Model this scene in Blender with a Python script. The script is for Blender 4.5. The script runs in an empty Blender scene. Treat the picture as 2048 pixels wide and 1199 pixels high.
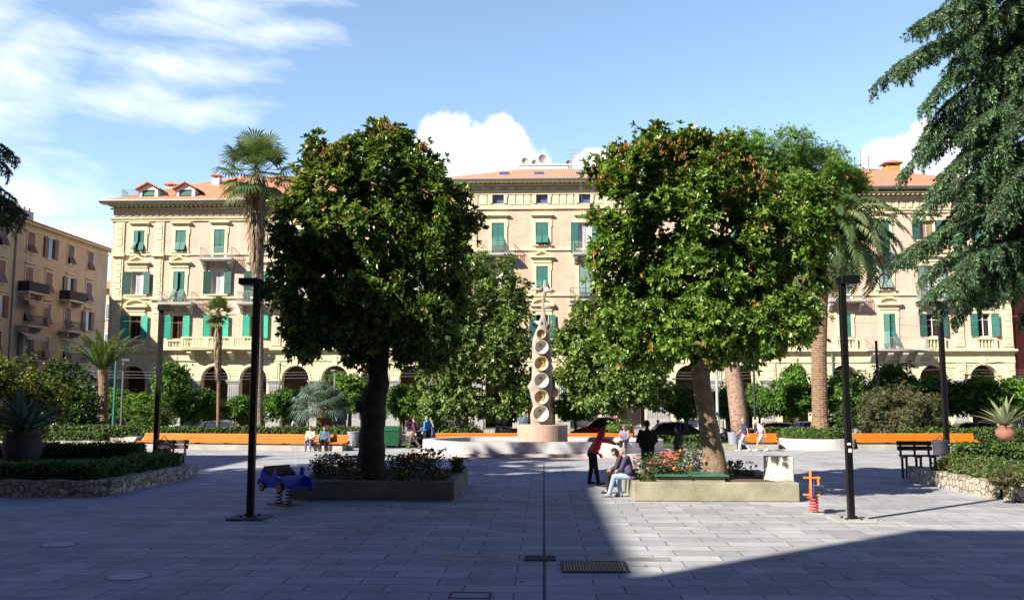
import bpy, math, random
import numpy as np
from mathutils import Vector, Matrix
sc = bpy.context.scene
col = sc.collection
R = math.radians
rnd = random.Random(7)
nr = np.random.default_rng(11)

# ---------------------------------------------------------------- camera
CAM_H, FPX, YAW, PITCH = 2.7, 1800.0, R(2.0), math.atan(198.0 / 1800.0)
cam_d = bpy.data.cameras.new("camera")
cam = bpy.data.objects.new("camera", cam_d)
col.objects.link(cam)
cam.location = (0, 0, CAM_H)
cam.rotation_euler = (R(90) + PITCH, 0, YAW)
cam_d.sensor_width = 36.0
cam_d.lens = FPX / 2048.0 * 36.0
cam_d.clip_end = 3000.0
sc.camera = cam
# ---------------------------------------------------------------- sun direction
AZX, AZY, ELEV = 0.768, 0.640, R(36.3)
sdir = Vector((AZX * math.cos(ELEV), AZY * math.cos(ELEV), -math.sin(ELEV)))
sun_d = bpy.data.lights.new("sun", 'SUN')
sun_d.energy = 5.0
sun_d.angle = R(0.5)
sun_d.color = (1.0, 0.93, 0.80)
sun = bpy.data.objects.new("sun", sun_d)
col.objects.link(sun)
sun.location = (-30, -30, 60)
sun.rotation_euler = sdir.to_track_quat('-Z', 'Y').to_euler()
# ---------------------------------------------------------------- exposure
sc.view_settings.view_transform = 'Standard'
sc.view_settings.look = 'None'
sc.view_settings.gamma = 1.0
sc.view_settings.use_curve_mapping = False
sc.view_settings.exposure = 1.0
sc.cycles.max_bounces = 6
sc.cycles.transparent_max_bounces = 8
sc.cycles.sample_clamp_indirect = 6.0

# ------------------------------------------------ measured positions in the world
def ray(px, py):
    cx, cy = (px - 1024.0) / FPX, (599.5 - py) / FPX
    x, y, z = cx, math.cos(PITCH) - cy * math.sin(PITCH), math.sin(PITCH) + cy * math.cos(PITCH)
    return Vector((x * math.cos(YAW) - y * math.sin(YAW), x * math.sin(YAW) + y * math.cos(YAW), z))
def G(px, py, z=0.0):
    d = ray(px, py); t = (z - CAM_H) / d.z
    return Vector((d.x * t, d.y * t, z))
def PT(px, py, Y):
    d = ray(px, py); t = Y / d.y
    return Vector((d.x * t, Y, CAM_H + d.z * t))

# ---------------------------------------------------------------- sky
world = bpy.data.worlds.new("World")
sc.world = world
world.use_nodes = True
nt = world.node_tree
nt.nodes.clear()
class NG:
    """small helper for node trees"""
    def __init__(s, nt): s.nt = nt
    def n(s, t, **kw):
        x = s.nt.nodes.new(t)
        for k, v in kw.items():
            if k.startswith('i_'):
                x.inputs[k[2:].replace('_', ' ')].default_value = v
            else: setattr(x, k, v)
        return x
    def link(s, a, b): s.nt.links.new(a, b)
    def math(s, op, a, b=None, c=None, clamp=False):
        x = s.n('ShaderNodeMath', operation=op, use_clamp=clamp)
        for i, v in enumerate((a, b, c)):
            if v is None: continue
            if isinstance(v, (int, float)): x.inputs[i].default_value = v
            else: s.link(v, x.inputs[i])
        return x.outputs[0]
    def vmath(s, op, a, b=None):
        x = s.n('ShaderNodeVectorMath', operation=op)
        for i, v in enumerate((a, b)):
            if v is None: continue
            if isinstance(v, tuple): x.inputs[i].default_value = v
            else: s.link(v, x.inputs[i])
        return x.outputs['Value'] if op in ('LENGTH', 'DOT_PRODUCT') else x.outputs[0]
    def ramp(s, f, stops, interp='LINEAR'):
        x = s.n('ShaderNodeValToRGB'); x.color_ramp.interpolation = interp
        el = x.color_ramp.elements
        while len(el) < len(stops): el.new(0.5)
        for e, (p, c) in zip(el, stops): e.position = p; e.color = c if len(c) == 4 else (*c, 1)
        s.link(f, x.inputs[0]); return x.outputs[0]
    def noise(s, v, scale, detail=4.0, rough=0.55, out='Fac', dist=0.0):
        x = s.n('ShaderNodeTexNoise'); x.inputs['Scale'].default_value = scale
        x.inputs['Detail'].default_value = detail; x.inputs['Roughness'].default_value = rough
        x.inputs['Distortion'].default_value = dist
        if v is not None: s.link(v, x.inputs['Vector'])
        return x.outputs[out]
    def mixc(s, f, a, b, mode='MIX'):
        x = s.n('ShaderNodeMix', data_type='RGBA', blend_type=mode)
        for i, v in ((0, f), (6, a), (7, b)):
            if isinstance(v, (int, float)): x.inputs[i].default_value = v
            elif isinstance(v, tuple): x.inputs[i].default_value = v if len(v) == 4 else (*v, 1)
            else: s.link(v, x.inputs[i])
        return x.outputs[2]
g = NG(nt)
sky = g.n('ShaderNodeTexSky', sky_type='NISHITA', sun_disc=False)
sky.sun_elevation = ELEV
sky.sun_rotation = math.atan2(-AZX, -AZY)
sky.air_density = 1.0; sky.dust_density = 0.6; sky.ozone_density = 1.6; sky.altitude = 0
tc = g.n('ShaderNodeTexCoord')
sep = g.n('ShaderNodeSeparateXYZ'); g.link(tc.outputs['Generated'], sep.inputs[0])
ysafe = g.math('MAXIMUM', sep.outputs[1], 0.05)
u = g.math('DIVIDE', sep.outputs[0], ysafe); v = g.math('DIVIDE', sep.outputs[2], ysafe)
uv = g.n('ShaderNodeCombineXYZ'); g.link(u, uv.inputs[0]); g.link(v, uv.inputs[1])
UV = uv.outputs[0]
def blobs(lst):
    acc = None
    for px, py, rx, ry in lst:
        d = ray(px, py); c = (d.x / d.y, d.z / d.y, 0)
        w = g.vmath('SUBTRACT', UV, c)
        w = g.vmath('MULTIPLY', w, (FPX / rx, FPX / ry, 0))
        m = g.math('SUBTRACT', 1.0, g.vmath('LENGTH', w))
        acc = m if acc is None else g.math('MAXIMUM', acc, m)
    return acc
cum = blobs([(890, 285, 75, 85), (955, 320, 95, 90), (1000, 285, 62, 66), (1048, 345, 80, 62), (860, 350, 70, 70), (920, 380, 160, 60),
             (1198, 330, 62, 42), (1250, 350, 60, 40), (1800, 325, 90, 60), (1870, 285, 65, 60), (1930, 330, 90, 70)])
nz1 = g.noise(UV, 16.0, 8.0, 0.62)
cumf = g.math('MULTIPLY_ADD', g.math('SUBTRACT', nz1, 0.5), 1.5, cum)
cumf = g.ramp(cumf, [(0.02, (0, 0, 0)), (0.30, (.75, .75, .75)), (0.6, (1, 1, 1))], 'EASE')
cir = blobs([(40, 130, 210, 170), (-60, 40, 200, 150), (260, 190, 230, 80), (390, 225, 190, 50), (430, 20, 300, 90), (560, 60, 190, 60),
             (340, 130, 260, 80), (-20, 220, 200, 60), (60, 400, 260, 110), (150, 470, 200, 80)])
rot_ = g.n('ShaderNodeVectorRotate', rotation_type='Z_AXIS'); g.link(UV, rot_.inputs['Vector']); rot_.inputs['Angle'].default_value = 0.22
mp = g.vmath('MULTIPLY', rot_.outputs[0], (1.0, 3.4, 1.0))
nz2 = g.noise(mp, 6.5, 12.0, 0.62, dist=0.25)
cirf = g.math('MULTIPLY_ADD', g.math('SUBTRACT', nz2, 0.54), 2.6, g.math('MULTIPLY', cir, 1.1))
cirf = g.math('MULTIPLY', g.ramp(cirf, [(-0.0, (0, 0, 0)), (1.0, (1, 1, 1))], 'LINEAR'), 0.50)
cloud = g.math('MAXIMUM', cumf, cirf)
front = g.math('GREATER_THAN', sep.outputs[1], 0.1)
cloud = g.math('MULTIPLY', cloud, front)
nz3 = g.noise(UV, 30.0, 5.0, 0.6)
ccol = g.ramp(nz3, [(0.3, (6.6, 7.1, 7.9)), (0.62, (8.3, 8.3, 8.3))])
# paler, brighter air low in the sky, deep blue overhead
grad = g.ramp(sep.outputs[2], [(0.0, (.60, .60, .60)), (0.10, (.66, .66, .66)), (0.30, (.62, .62, .62)), (0.46, (.62, .62, .60)), (0.62, (.13, .20, .46)), (1.0, (.07, .14, .42))])
grad = g.vmath('SCALE', grad); grad.node.inputs['Scale'].default_value = 2.1
back = g.ramp(g.math('MULTIPLY_ADD', sep.outputs[1], .5, .5), [(0.42, (.16, .20, .30)), (0.62, (1, 1, 1))])
tint = g.mixc(1.0, sky.outputs[0], grad, 'MULTIPLY')
tint = g.mixc(1.0, tint, back, 'MULTIPLY')
mixed = g.mixc(cloud, tint, ccol)
bg = g.n('ShaderNodeBackground'); g.link(mixed, bg.inputs[0]); bg.inputs[1].default_value = 0.1
wo = g.n('ShaderNodeOutputWorld'); g.link(bg.outputs[0], wo.inputs[0])

# ---------------------------------------------------------------- materials
MATS = {}
def mat(name, color, rough=0.8, metal=0.0, spec=0.4, var=0.0, vscale=3.0, bump=0.0, bscale=20.0, trans=0.0, tcol=None, coat=0.0, detail=4, dark=None):
    """plain surface with colour variation from noise in object space"""
    if name in MATS: return MATS[name]
    m = bpy.data.materials.new(name); m.use_nodes = True; g = NG(m.node_tree)
    b = m.node_tree.nodes['Principled BSDF']; out = m.node_tree.nodes['Material Output']
    b.inputs['Roughness'].default_value = rough; b.inputs['Metallic'].default_value = metal
    b.inputs['Specular IOR Level'].default_value = spec
    b.inputs['Coat Weight'].default_value = coat
    b.inputs['Base Color'].default_value = (*color, 1)
    if var or bump:
        tc = g.n('ShaderNodeTexCoord')
        if var:
            f = g.noise(tc.outputs['Object'], vscale, detail, 0.6)
            lo = dark or tuple(c * (1 - var) for c in color); hi = tuple(min(1, c * (1 + var)) for c in color)
            c = g.ramp(f, [(0.3, lo), (0.7, hi)])
            g.link(c, b.inputs['Base Color'])
        if bump:
            f = g.noise(tc.outputs['Object'], bscale, 4, 0.6)
            bn = g.n('ShaderNodeBump'); bn.inputs['Strength'].default_value = bump; bn.inputs['Distance'].default_value = 0.05
            g.link(f, bn.inputs['Height']); g.link(bn.outputs[0], b.inputs['Normal'])
    if trans:
        t = g.n('ShaderNodeBsdfTranslucent'); t.inputs[0].default_value = (*(tcol or color), 1)
        mx = g.n('ShaderNodeMixShader'); mx.inputs[0].default_value = trans
        g.link(b.outputs[0], mx.inputs[1]); g.link(t.outputs[0], mx.inputs[2]); g.link(mx.outputs[0], out.inputs[0])
    MATS[name] = m; return m
def leafmat(name, c, rough=0.35, trans=0.25, t=None, spec=0.5):
    return mat(name, c, rough=rough, spec=spec, trans=trans, tcol=t or (c[0] * 2.2 + .02, c[1] * 2.0 + .03, c[2] * .8), var=0.25, vscale=1.3, detail=2)

def brickmat(name, c1, c2, mortar, bw, bh, ms, plane='xy', rough=0.85, var=0.15, vscale=0.6, bump=0.3, off=0.5, mscale=1.0, stain=None, squash=1.0):
    m = bpy.data.materials.new(name); m.use_nodes = True; g = NG(m.node_tree)
    b = m.node_tree.nodes['Principled BSDF']; b.inputs['Roughness'].default_value = rough
    b.inputs['Specular IOR Level'].default_value = 0.3
    tc = g.n('ShaderNodeTexCoord'); s = g.n('ShaderNodeSeparateXYZ'); g.link(tc.outputs['Object'], s.inputs[0])
    cb = g.n('ShaderNodeCombineXYZ')
    ax = {'xy': (0, 1), 'xz': (0, 2), 'yz': (1, 2)}[plane]
    g.link(s.outputs[ax[0]], cb.inputs[0]); g.link(s.outputs[ax[1]], cb.inputs[1])
    br = g.n('ShaderNodeTexBrick'); g.link(cb.outputs[0], br.inputs['Vector'])
    br.offset = off; br.squash = squash
    for k, v in (('Color1', c1), ('Color2', c2), ('Mortar', mortar)): br.inputs[k].default_value = (*v, 1)
    for k, v in (('Scale', 1.0), ('Mortar Size', ms), ('Mortar Smooth', 0.1), ('Brick Width', bw), ('Row Height', bh)): br.inputs[k].default_value = v
    f = g.noise(tc.outputs['Object'], vscale, 6, 0.65)
    f = g.ramp(f, [(0.3, (1 - var,) * 3), (0.7, (1 + var,) * 3)])
    c = g.mixc(1.0, br.outputs['Color'], f, 'MULTIPLY')
    if plane == 'xz':
        fs = g.noise(g.vmath('MULTIPLY', tc.outputs['Object'], (1.6, 1.6, .14)), 1.0, 6, .7)
        c = g.mixc(1.0, c, g.ramp(fs, [(.3, (.84, .83, .82)), (.6, (1.04,) * 3)]), 'MULTIPLY')
    else:
        fv = g.n('ShaderNodeTexVoronoi'); fv.inputs['Scale'].default_value = 2.3; g.link(tc.outputs['Object'], fv.inputs['Vector'])
        fd = g.ramp(fv.outputs['Distance'], [(.035, (.62,) * 3), (.06, (1,) * 3)])
        c = g.mixc(1.0, c, fd, 'MULTIPLY')
        fb = g.noise(tc.outputs['Object'], 1.7, 7, .7)
        c = g.mixc(1.0, c, g.ramp(fb, [(.32, (.80, .80, .81)), (.5, (1,) * 3), (.72, (1.10, 1.09, 1.07))]), 'MULTIPLY')
        fw = g.noise(g.vmath('MULTIPLY', tc.outputs['Object'], (.9, .08, 1)), 1.2, 5, .6)
        c = g.mixc(1.0, c, g.ramp(fw, [(.4, (.93,) * 3), (.62, (1.04,) * 3)]), 'MULTIPLY')
    f2 = g.noise(tc.outputs['Object'], 22.0, 3, 0.7)
    f2 = g.ramp(f2, [(0.3, (.92,) * 3), (0.7, (1.06,) * 3)])
    c = g.mixc(1.0, c, f2, 'MULTIPLY')
    if stain:
        f3 = g.noise(tc.outputs['Object'], stain[1], 5, 0.6)
        f3 = g.ramp(f3, [(0.56, (0, 0, 0)), (0.68, (1, 1, 1))])
        c = g.mixc(g.math('MULTIPLY', f3, stain[2]), c, stain[0])
    g.link(c, b.inputs['Base Color'])
    if bump:
        bn = g.n('ShaderNodeBump'); bn.inputs['Strength'].default_value = bump; bn.inputs['Distance'].default_value = 0.02
        h = g.math('MULTIPLY_ADD', g.noise(tc.outputs['Object'], 35, 3, 0.6), 0.35, g.math('SUBTRACT', 1.0, br.outputs['Fac']))
        g.link(h, bn.inputs['Height']); g.link(bn.outputs[0], b.inputs['Normal'])
    MATS[name] = m; return m

# ---------------------------------------------------------------- mesh building
ORIGIN = {}
class MB:
    def __init__(s): s.v = []; s.f = []; s.m = []
    def add(s, vs, fs, m=0):
        o = len(s.v); s.v += [tuple(p) for p in vs]
        s.f += [tuple(i + o for i in f) for f in fs]; s.m += [m] * len(fs)
    def box(s, x0, x1, y0, y1, z0, z1, m=0):
        s.add([(x0, y0, z0), (x1, y0, z0), (x1, y1, z0), (x0, y1, z0), (x0, y0, z1), (x1, y0, z1), (x1, y1, z1), (x0, y1, z1)],
              [(0, 3, 2, 1), (4, 5, 6, 7), (0, 1, 5, 4), (1, 2, 6, 5), (2, 3, 7, 6), (3, 0, 4, 7)], m)
    def bbox(s, x0, x1, y0, y1, z0, z1, c=0.02, m=0):
        """box with chamfered edges"""
        P = lambda a, b, d: (a, b, d)
        vs = []
        for sx, (xa, xb) in ((0, (x0, x0 + c)), (1, (x1, x1 - c))):
            for sy, (ya, yb) in ((0, (y0, y0 + c)), (1, (y1, y1 - c))):
                for sz, (za, zb) in ((0, (z0, z0 + c)), (1, (z1, z1 - c))):
                    vs += [P(xa, yb, zb), P(xb, ya, zb), P(xb, yb, za)]
        i = lambda sx, sy, sz, k: ((sx * 2 + sy) * 2 + sz) * 3 + k
        fs = []
        for sx in (0, 1): fs.append([i(sx, 0, 0, 0), i(sx, 1, 0, 0), i(sx, 1, 1, 0), i(sx, 0, 1, 0)])
        for sy in (0, 1): fs.append([i(0, sy, 0, 1), i(1, sy, 0, 1), i(1, sy, 1, 1), i(0, sy, 1, 1)])
        for sz in (0, 1): fs.append([i(0, 0, sz, 2), i(1, 0, sz, 2), i(1, 1, sz, 2), i(0, 1, sz, 2)])
        for sy in (0, 1):
            for sz in (0, 1): fs.append([i(0, sy, sz, 1), i(1, sy, sz, 1), i(1, sy, sz, 2), i(0, sy, sz, 2)])
        for sx in (0, 1):
            for sz in (0, 1): fs.append([i(sx, 0, sz, 0), i(sx, 1, sz, 0), i(sx, 1, sz, 2), i(sx, 0, sz, 2)])
            for sy in (0, 1): fs.append([i(sx, sy, 0, 0), i(sx, sy, 1, 0), i(sx, sy, 1, 1), i(sx, sy, 0, 1)])
        for sx in (0, 1):
            for sy in (0, 1):
                for sz in (0, 1): fs.append([i(sx, sy, sz, 0), i(sx, sy, sz, 1), i(sx, sy, sz, 2)])
        s.add(vs, fs, m)
    def quad(s, a, b, c, d, m=0): s.add([a, b, c, d], [(0, 1, 2, 3)], m)
    def prism(s, poly, z0, z1, m=0, cap=True):
        n = len(poly)
        vs = [(p[0], p[1], z0) for p in poly] + [(p[0], p[1], z1) for p in poly]
        fs = [(i, (i + 1) % n, n + (i + 1) % n, n + i) for i in range(n)]
        if cap: fs += [tuple(range(n, 2 * n)), tuple(range(n - 1, -1, -1))]
        s.add(vs, fs, m)
    def yprism(s, poly, y0, y1, m=0):
        """poly in x,z extruded along y"""
        n = len(poly)
        vs = [(p[0], y0, p[1]) for p in poly] + [(p[0], y1, p[1]) for p in poly]
        fs = [(i, (i + 1) % n, n + (i + 1) % n, n + i) for i in range(n)] + [tuple(range(n)), tuple(range(2 * n - 1, n - 1, -1))]
        s.add(vs, fs, m)
    def xprism(s, poly, x0, x1, m=0):
        n = len(poly)
        vs = [(x0, p[0], p[1]) for p in poly] + [(x1, p[0], p[1]) for p in poly]
        fs = [(i, (i + 1) % n, n + (i + 1) % n, n + i) for i in range(n)] + [tuple(range(n)), tuple(range(2 * n - 1, n - 1, -1))]
        s.add(vs, fs, m)
    def tube(s, path, rad, n=8, m=0, cap=True, jit=0.0):
        path = [Vector(p) for p in path]
        if isinstance(rad, (int, float)): rad = [rad] * len(path)
        up = Vector((0.13, 0.27, 1)); o = len(s.v); prev = None
        for i, p in enumerate(path):
            d = (path[min(i + 1, len(path) - 1)] - path[max(i - 1, 0)]).normalized()
            if prev is None:
                a = d.orthogonal().normalized()
            else:
                a = (prev - d * prev.dot(d)).normalized()
            prev = a; b = d.cross(a)
            for k in range(n):
                t = 2 * math.pi * k / n
                r = rad[i] * (1 + (rnd.uniform(-jit, jit) if jit else 0))
                s.v.append(tuple(p + (a * math.cos(t) + b * math.sin(t)) * r))
        for i in range(len(path) - 1):
            for k in range(n):
                k2 = (k + 1) % n
                s.f.append((o + i * n + k, o + i * n + k2, o + (i + 1) * n + k2, o + (i + 1) * n + k)); s.m.append(m)
        if cap:
            s.f.append(tuple(o + k for k in range(n - 1, -1, -1))); s.m.append(m)
            e = o + (len(path) - 1) * n
            s.f.append(tuple(e + k for k in range(n))); s.m.append(m)
    def lathe(s, prof, c=(0, 0, 0), n=24, m=0, axis='z', sy=1.0):
        o = len(s.v)
        for r, z in prof:
            for k in range(n):
                t = 2 * math.pi * k / n
                x, y = r * math.cos(t), r * math.sin(t) * sy
                if axis == 'z': s.v.append((c[0] + x, c[1] + y, c[2] + z))
                elif axis == 'y': s.v.append((c[0] + x, c[1] + z, c[2] + y))
                else: s.v.append((c[0] + z, c[1] + x, c[2] + y))
        for i in range(len(prof) - 1):
            for k in range(n):
                k2 = (k + 1) % n
                s.f.append((o + i * n + k, o + i * n + k2, o + (i + 1) * n + k2, o + (i + 1) * n + k)); s.m.append(m)
        s.f.append(tuple(o + k for k in range(n - 1, -1, -1))); s.m.append(m)
        e = o + (len(prof) - 1) * n
        s.f.append(tuple(e + k for k in range(n))); s.m.append(m)
    def xf(s, start, M):
        for i in range(start, len(s.v)): s.v[i] = tuple(M @ Vector(s.v[i]))
    def build(s, name, mats, parent=None, smooth=False, origin=None):
        me = bpy.data.meshes.new(name)
        org = ORIGIN.get(parent.name, Vector()) if parent else (Vector(origin) if origin else Vector())
        vs = [(p[0] - org.x, p[1] - org.y, p[2] - org.z) for p in s.v]
        me.from_pydata(vs, [], s.f)
        if not isinstance(mats, (list, tuple)): mats = [mats]
        for mm in mats: me.materials.append(mm)
        if len(mats) > 1: me.polygons.foreach_set('material_index', s.m)
        if smooth: me.polygons.foreach_set('use_smooth', [True] * len(me.polygons))
        me.update()
        o = bpy.data.objects.new(name, me); col.objects.link(o)
        if parent: o.parent = parent; ORIGIN[o.name] = org
        else: o.location = org; ORIGIN[o.name] = org
        return o
def thing(name, label, cat, loc=(0, 0, 0), group=None):
    o = bpy.data.objects.new(name, None); col.objects.link(o)
    o.location = loc; o.empty_display_size = 0.2
    o['label'] = label; o['category'] = cat
    if group: o['group'] = group
    ORIGIN[o.name] = Vector(loc)
    return o
def tag(o, label, cat, group=None):
    o['label'] = label; o['category'] = cat
    if group: o['group'] = group
    return o
def kids(o): return [c for c in bpy.data.objects if c.parent == o]
def copy_tree(o, loc=None, rz=None, label=None, scale=None):
    ch = {}
    for c in bpy.data.objects:
        if c.parent: ch.setdefault(c.parent.name, []).append(c)
    def rec(x, par):
        c = x.copy(); col.objects.link(c)
        if par: c.parent = par
        for k in ch.get(x.name, []): rec(k, c)
        return c
    r = rec(o, None)
    if loc is not None: r.location = loc
    if rz is not None: r.rotation_euler = (0, 0, rz)
    if scale is not None: r.scale = scale if isinstance(scale, tuple) else (scale,) * 3
    if label: r['label'] = label
    ORIGIN[r.name] = Vector(r.location)
    return r
def structure(o): o['kind'] = 'structure'; return o

def npmesh(name, V, F4, mi, mats, parent=None, smooth=False):
    """fast mesh of quads from numpy arrays"""
    org = ORIGIN.get(parent.name, Vector()) if parent else Vector()
    V = np.asarray(V, dtype=np.float32) - np.array(org, dtype=np.float32)
    me = bpy.data.meshes.new(name)
    me.vertices.add(len(V)); me.vertices.foreach_set('co', V.ravel())
    nf = len(F4); me.loops.add(nf * 4); me.loops.foreach_set('vertex_index', F4.astype(np.int32).ravel())
    me.polygons.add(nf); me.polygons.foreach_set('loop_start', np.arange(0, nf * 4, 4, dtype=np.int32))
    try: me.polygons.foreach_set('loop_total', np.full(nf, 4, dtype=np.int32))
    except Exception: pass
    for m in mats: me.materials.append(m)
    me.polygons.foreach_set('material_index', np.asarray(mi, dtype=np.int32))
    if smooth: me.polygons.foreach_set('use_smooth', np.ones(nf, dtype=bool))
    me.update(calc_edges=True); me.validate()
    o = bpy.data.objects.new(name, me); col.objects.link(o)
    if parent: o.parent = parent; ORIGIN[o.name] = org
    return o
def norm(a): return a / np.maximum(1e-9, np.linalg.norm(a, axis=1, keepdims=True))
def leafset(C, U, k, L, W, t0=35, t1=85, droop=0.12, fold=0.25, mats_p=(1.0,), jit=0.3, shape=True):
    """k leaves round each centre C with axis U; returns V,F,mi"""
    n = len(C)
    U = norm(U)
    ref = np.tile([0.0, 0.0, 1.0], (n, 1)); bad = np.abs(U[:, 2]) > 0.9; ref[bad] = [1, 0, 0]
    A = norm(np.cross(U, ref)); B = np.cross(U, A)
    ph = nr.uniform(0, 2 * np.pi, (n, 1)) + np.arange(k)[None, :] * 2.399 + nr.uniform(-jit, jit, (n, k))
    th = np.radians(nr.uniform(t0, t1, (n, k)))
    d = np.cos(th)[..., None] * U[:, None] + np.sin(th)[..., None] * (np.cos(ph)[..., None] * A[:, None] + np.sin(ph)[..., None] * B[:, None])
    d = d.reshape(-1, 3); Ux = np.repeat(U, k, 0); Cx = np.repeat(C, k, 0)
    s = norm(np.cross(d, Ux) + 1e-6); nn = np.cross(s, d)
    Ls = (L * nr.uniform(0.7, 1.25, (len(d), 1))); Ws = W * nr.uniform(0.75, 1.2, (len(d), 1))
    dr = np.zeros_like(d); dr[:, 2] = -1
    if shape:
        a_, b_ = Cx + d * Ls * .30 + dr * Ls * droop * .1, Cx + d * Ls * .72 + dr * Ls * droop * .5
        V = np.stack([Cx, a_ + s * Ws * .46 + nn * Ws * fold, b_ + s * Ws * .42 + nn * Ws * fold, Cx + d * Ls + dr * Ls * droop, b_ - s * Ws * .42 + nn * Ws * fold, a_ - s * Ws * .46 + nn * Ws * fold], 1).reshape(-1, 3)
        F = (np.arange(len(d))[:, None, None] * 6 + np.array([[0, 1, 2, 3], [0, 3, 4, 5]])[None]).reshape(-1, 4)
    else:
        mid = Cx + d * Ls * 0.5
        V = np.stack([Cx, mid + s * Ws * .5 + nn * Ws * fold, Cx + d * Ls + dr * Ls * droop, mid - s * Ws * .5 + nn * Ws * fold], 1).reshape(-1, 3)
        F = np.arange(len(d) * 4).reshape(-1, 4)
    p = np.array(mats_p, float); p /= p.sum()
    if len(p) > 1:
        mi = np.repeat(nr.choice(len(p), n, p=p), k)
        sw = nr.random(len(mi)) < 0.25
        mi[sw] = nr.choice(len(p), sw.sum(), p=p)
    else: mi = np.zeros(len(d), int)
    if shape: mi = np.repeat(mi, 2)
    return V, F, mi
def join(parts):
    Vs, Fs, Ms, o = [], [], [], 0
    for V, F, M in parts:
        Vs.append(V); Fs.append(F + o); Ms.append(M); o += len(V)
    return np.concatenate(Vs), np.concatenate(Fs), np.concatenate(Ms)
def in_blobs(bl, n, shell=0.6):
    """sample points in ellipsoids (cx,cy,cz,rx,ry,rz); returns points, outward dirs"""
    bl = np.array(bl, float); vol = (bl[:, 3] * bl[:, 4] * bl[:, 5]) ** (2 / 3.)
    idx = nr.choice(len(bl), n, p=vol / vol.sum()); b = bl[idx]
    d = norm(nr.normal(size=(n, 3))); r = shell + (1 - shell) * nr.random((n, 1)) ** 0.6
    P = b[:, :3] + d * r * b[:, 3:]
    return P, d
# ================================================================ MATERIALS IN USE
PAV = brickmat('grey_stone_slabs', (.44, .44, .45), (.30, .305, .325), (.15, .15, .16), 1.15, .52, .014, 'xy', rough=.75, var=.13, vscale=.35, bump=.35, stain=((.30, .29, .28), .8, .45), off=0.37)
ASPH = mat('asphalt', (.06, .06, .065), .9, var=.2, vscale=1.5, bump=.2, bscale=60)
SOIL = mat('soil', (.11, .075, .05), .95, var=.35, vscale=3, bump=.6, bscale=12)
LAWN = mat('lawn_ground', (.05, .085, .025), .95, var=.4, vscale=2.5, bump=.5, bscale=18)
BRICK_PINK = brickmat('pink_brick', (.75, .53, .42), (.71, .49, .385), (.73, .54, .43), .62, .2, .02, 'xz', var=.09, vscale=.8, bump=0)
BRICK_SALMON = brickmat('salmon_brick', (.74, .515, .395), (.65, .44, .335), (.69, .50, .39), .62, .2, .02, 'xz', var=.12, vscale=.8, bump=0)
STONE_CREAM = brickmat('cream_ashlar', (.75, .67, .46), (.71, .63, .43), (.50, .44, .30), 1.3, .48, .022, 'xz', var=.08, vscale=.5, bump=0)
CREAM = mat('cream_trim', (.78, .69, .455), .85, var=.10, vscale=1.2)
CREAM_DARK = mat('darker_cream_trim', (.58, .51, .34), .85, var=.18, vscale=1.5)  # darker cream, used on the cornices
GREYST = mat('grey_pietra_stone', (.36, .36, .36), .8, var=.15, vscale=2)
TILE = None
def tilemat(name, c1, c2):
    m = bpy.data.materials.new(name); m.use_nodes = True; g = NG(m.node_tree)
    b = m.node_tree.nodes['Principled BSDF']; b.inputs['Roughness'].default_value = .9
    tc = g.n('ShaderNodeTexCoord')
    w = g.n('ShaderNodeTexWave', wave_type='BANDS', bands_direction='X'); w.inputs['Scale'].default_value = 1.6
    w.inputs['Distortion'].default_value = 0.4
    g.link(tc.outputs['Object'], w.inputs[0])
    w2 = g.n('ShaderNodeTexWave', wave_type='BANDS', bands_direction='Y'); w2.inputs['Scale'].default_value = 1.1
    g.link(tc.outputs['Object'], w2.inputs[0])
    f = g.noise(tc.outputs['Object'], 2.5, 5, .7)
    c = g.ramp(f, [(.3, c1), (.7, c2)])
    sh = g.ramp(w.outputs['Fac'], [(0, (.72,) * 3), (.6, (1.05,) * 3)])
    c = g.mixc(1, c, sh, 'MULTIPLY')
    sh = g.ramp(w2.outputs['Fac'], [(0, (.8,) * 3), (.5, (1.03,) * 3)])
    c = g.mixc(1, c, sh, 'MULTIPLY')
    g.link(c, b.inputs['Base Color'])
    bn = g.n('ShaderNodeBump'); bn.inputs['Strength'].default_value = .5; bn.inputs['Distance'].default_value = .06
    g.link(w.outputs['Fac'], bn.inputs['Height']); g.link(bn.outputs[0], b.inputs['Normal'])
    MATS[name] = m; return m
TILE = tilemat('terracotta_tiles', (.50, .22, .13), (.68, .36, .23))
TILE_RED = tilemat('red_terracotta_tiles', (.55, .20, .11), (.70, .32, .20))
def shutmat(name, c):
    m = bpy.data.materials.new(name); m.use_nodes = True; g = NG(m.node_tree)
    b = m.node_tree.nodes['Principled BSDF']; b.inputs['Roughness'].default_value = .55
    tc = g.n('ShaderNodeTexCoord')
    w = g.n('ShaderNodeTexWave', wave_type='BANDS', bands_direction='Z'); w.inputs['Scale'].default_value = 2.4
    g.link(tc.outputs['Object'], w.inputs[0])
    sh = g.ramp(w.outputs['Fac'], [(0.15, tuple(x * .62 for x in c)), (.6, c)])
    f = g.noise(tc.outputs['Object'], 1.2, 3)
    sh = g.mixc(1, sh, g.ramp(f, [(.3, (.85,) * 3), (.7, (1.15,) * 3)]), 'MULTIPLY')
    g.link(sh, b.inputs['Base Color']); MATS[name] = m; return m
SH_GREEN = shutmat('green_louvres', (.045, .20, .17))
SH_DARK = shutmat('dark_green_louvres', (.035, .13, .11))
SH_TURQ = shutmat('turquoise_louvres', (.03, .50, .34))
SH_GREY = shutmat('grey_green_louvres', (.22, .32, .30))
SH_RED = shutmat('red_brown_louvres', (.09, .03, .03))
GLASS = mat('window_glass', (.03, .04, .07), .06, spec=.9)
GLASSB = mat('blue_window_glass', (.10, .12, .25), .08, spec=.9)
DARKIN = mat('dark_interior', (.02, .018, .018), .9)
CURT = mat('white_curtain', (.62, .60, .68), .9, var=.15, vscale=5)
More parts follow.
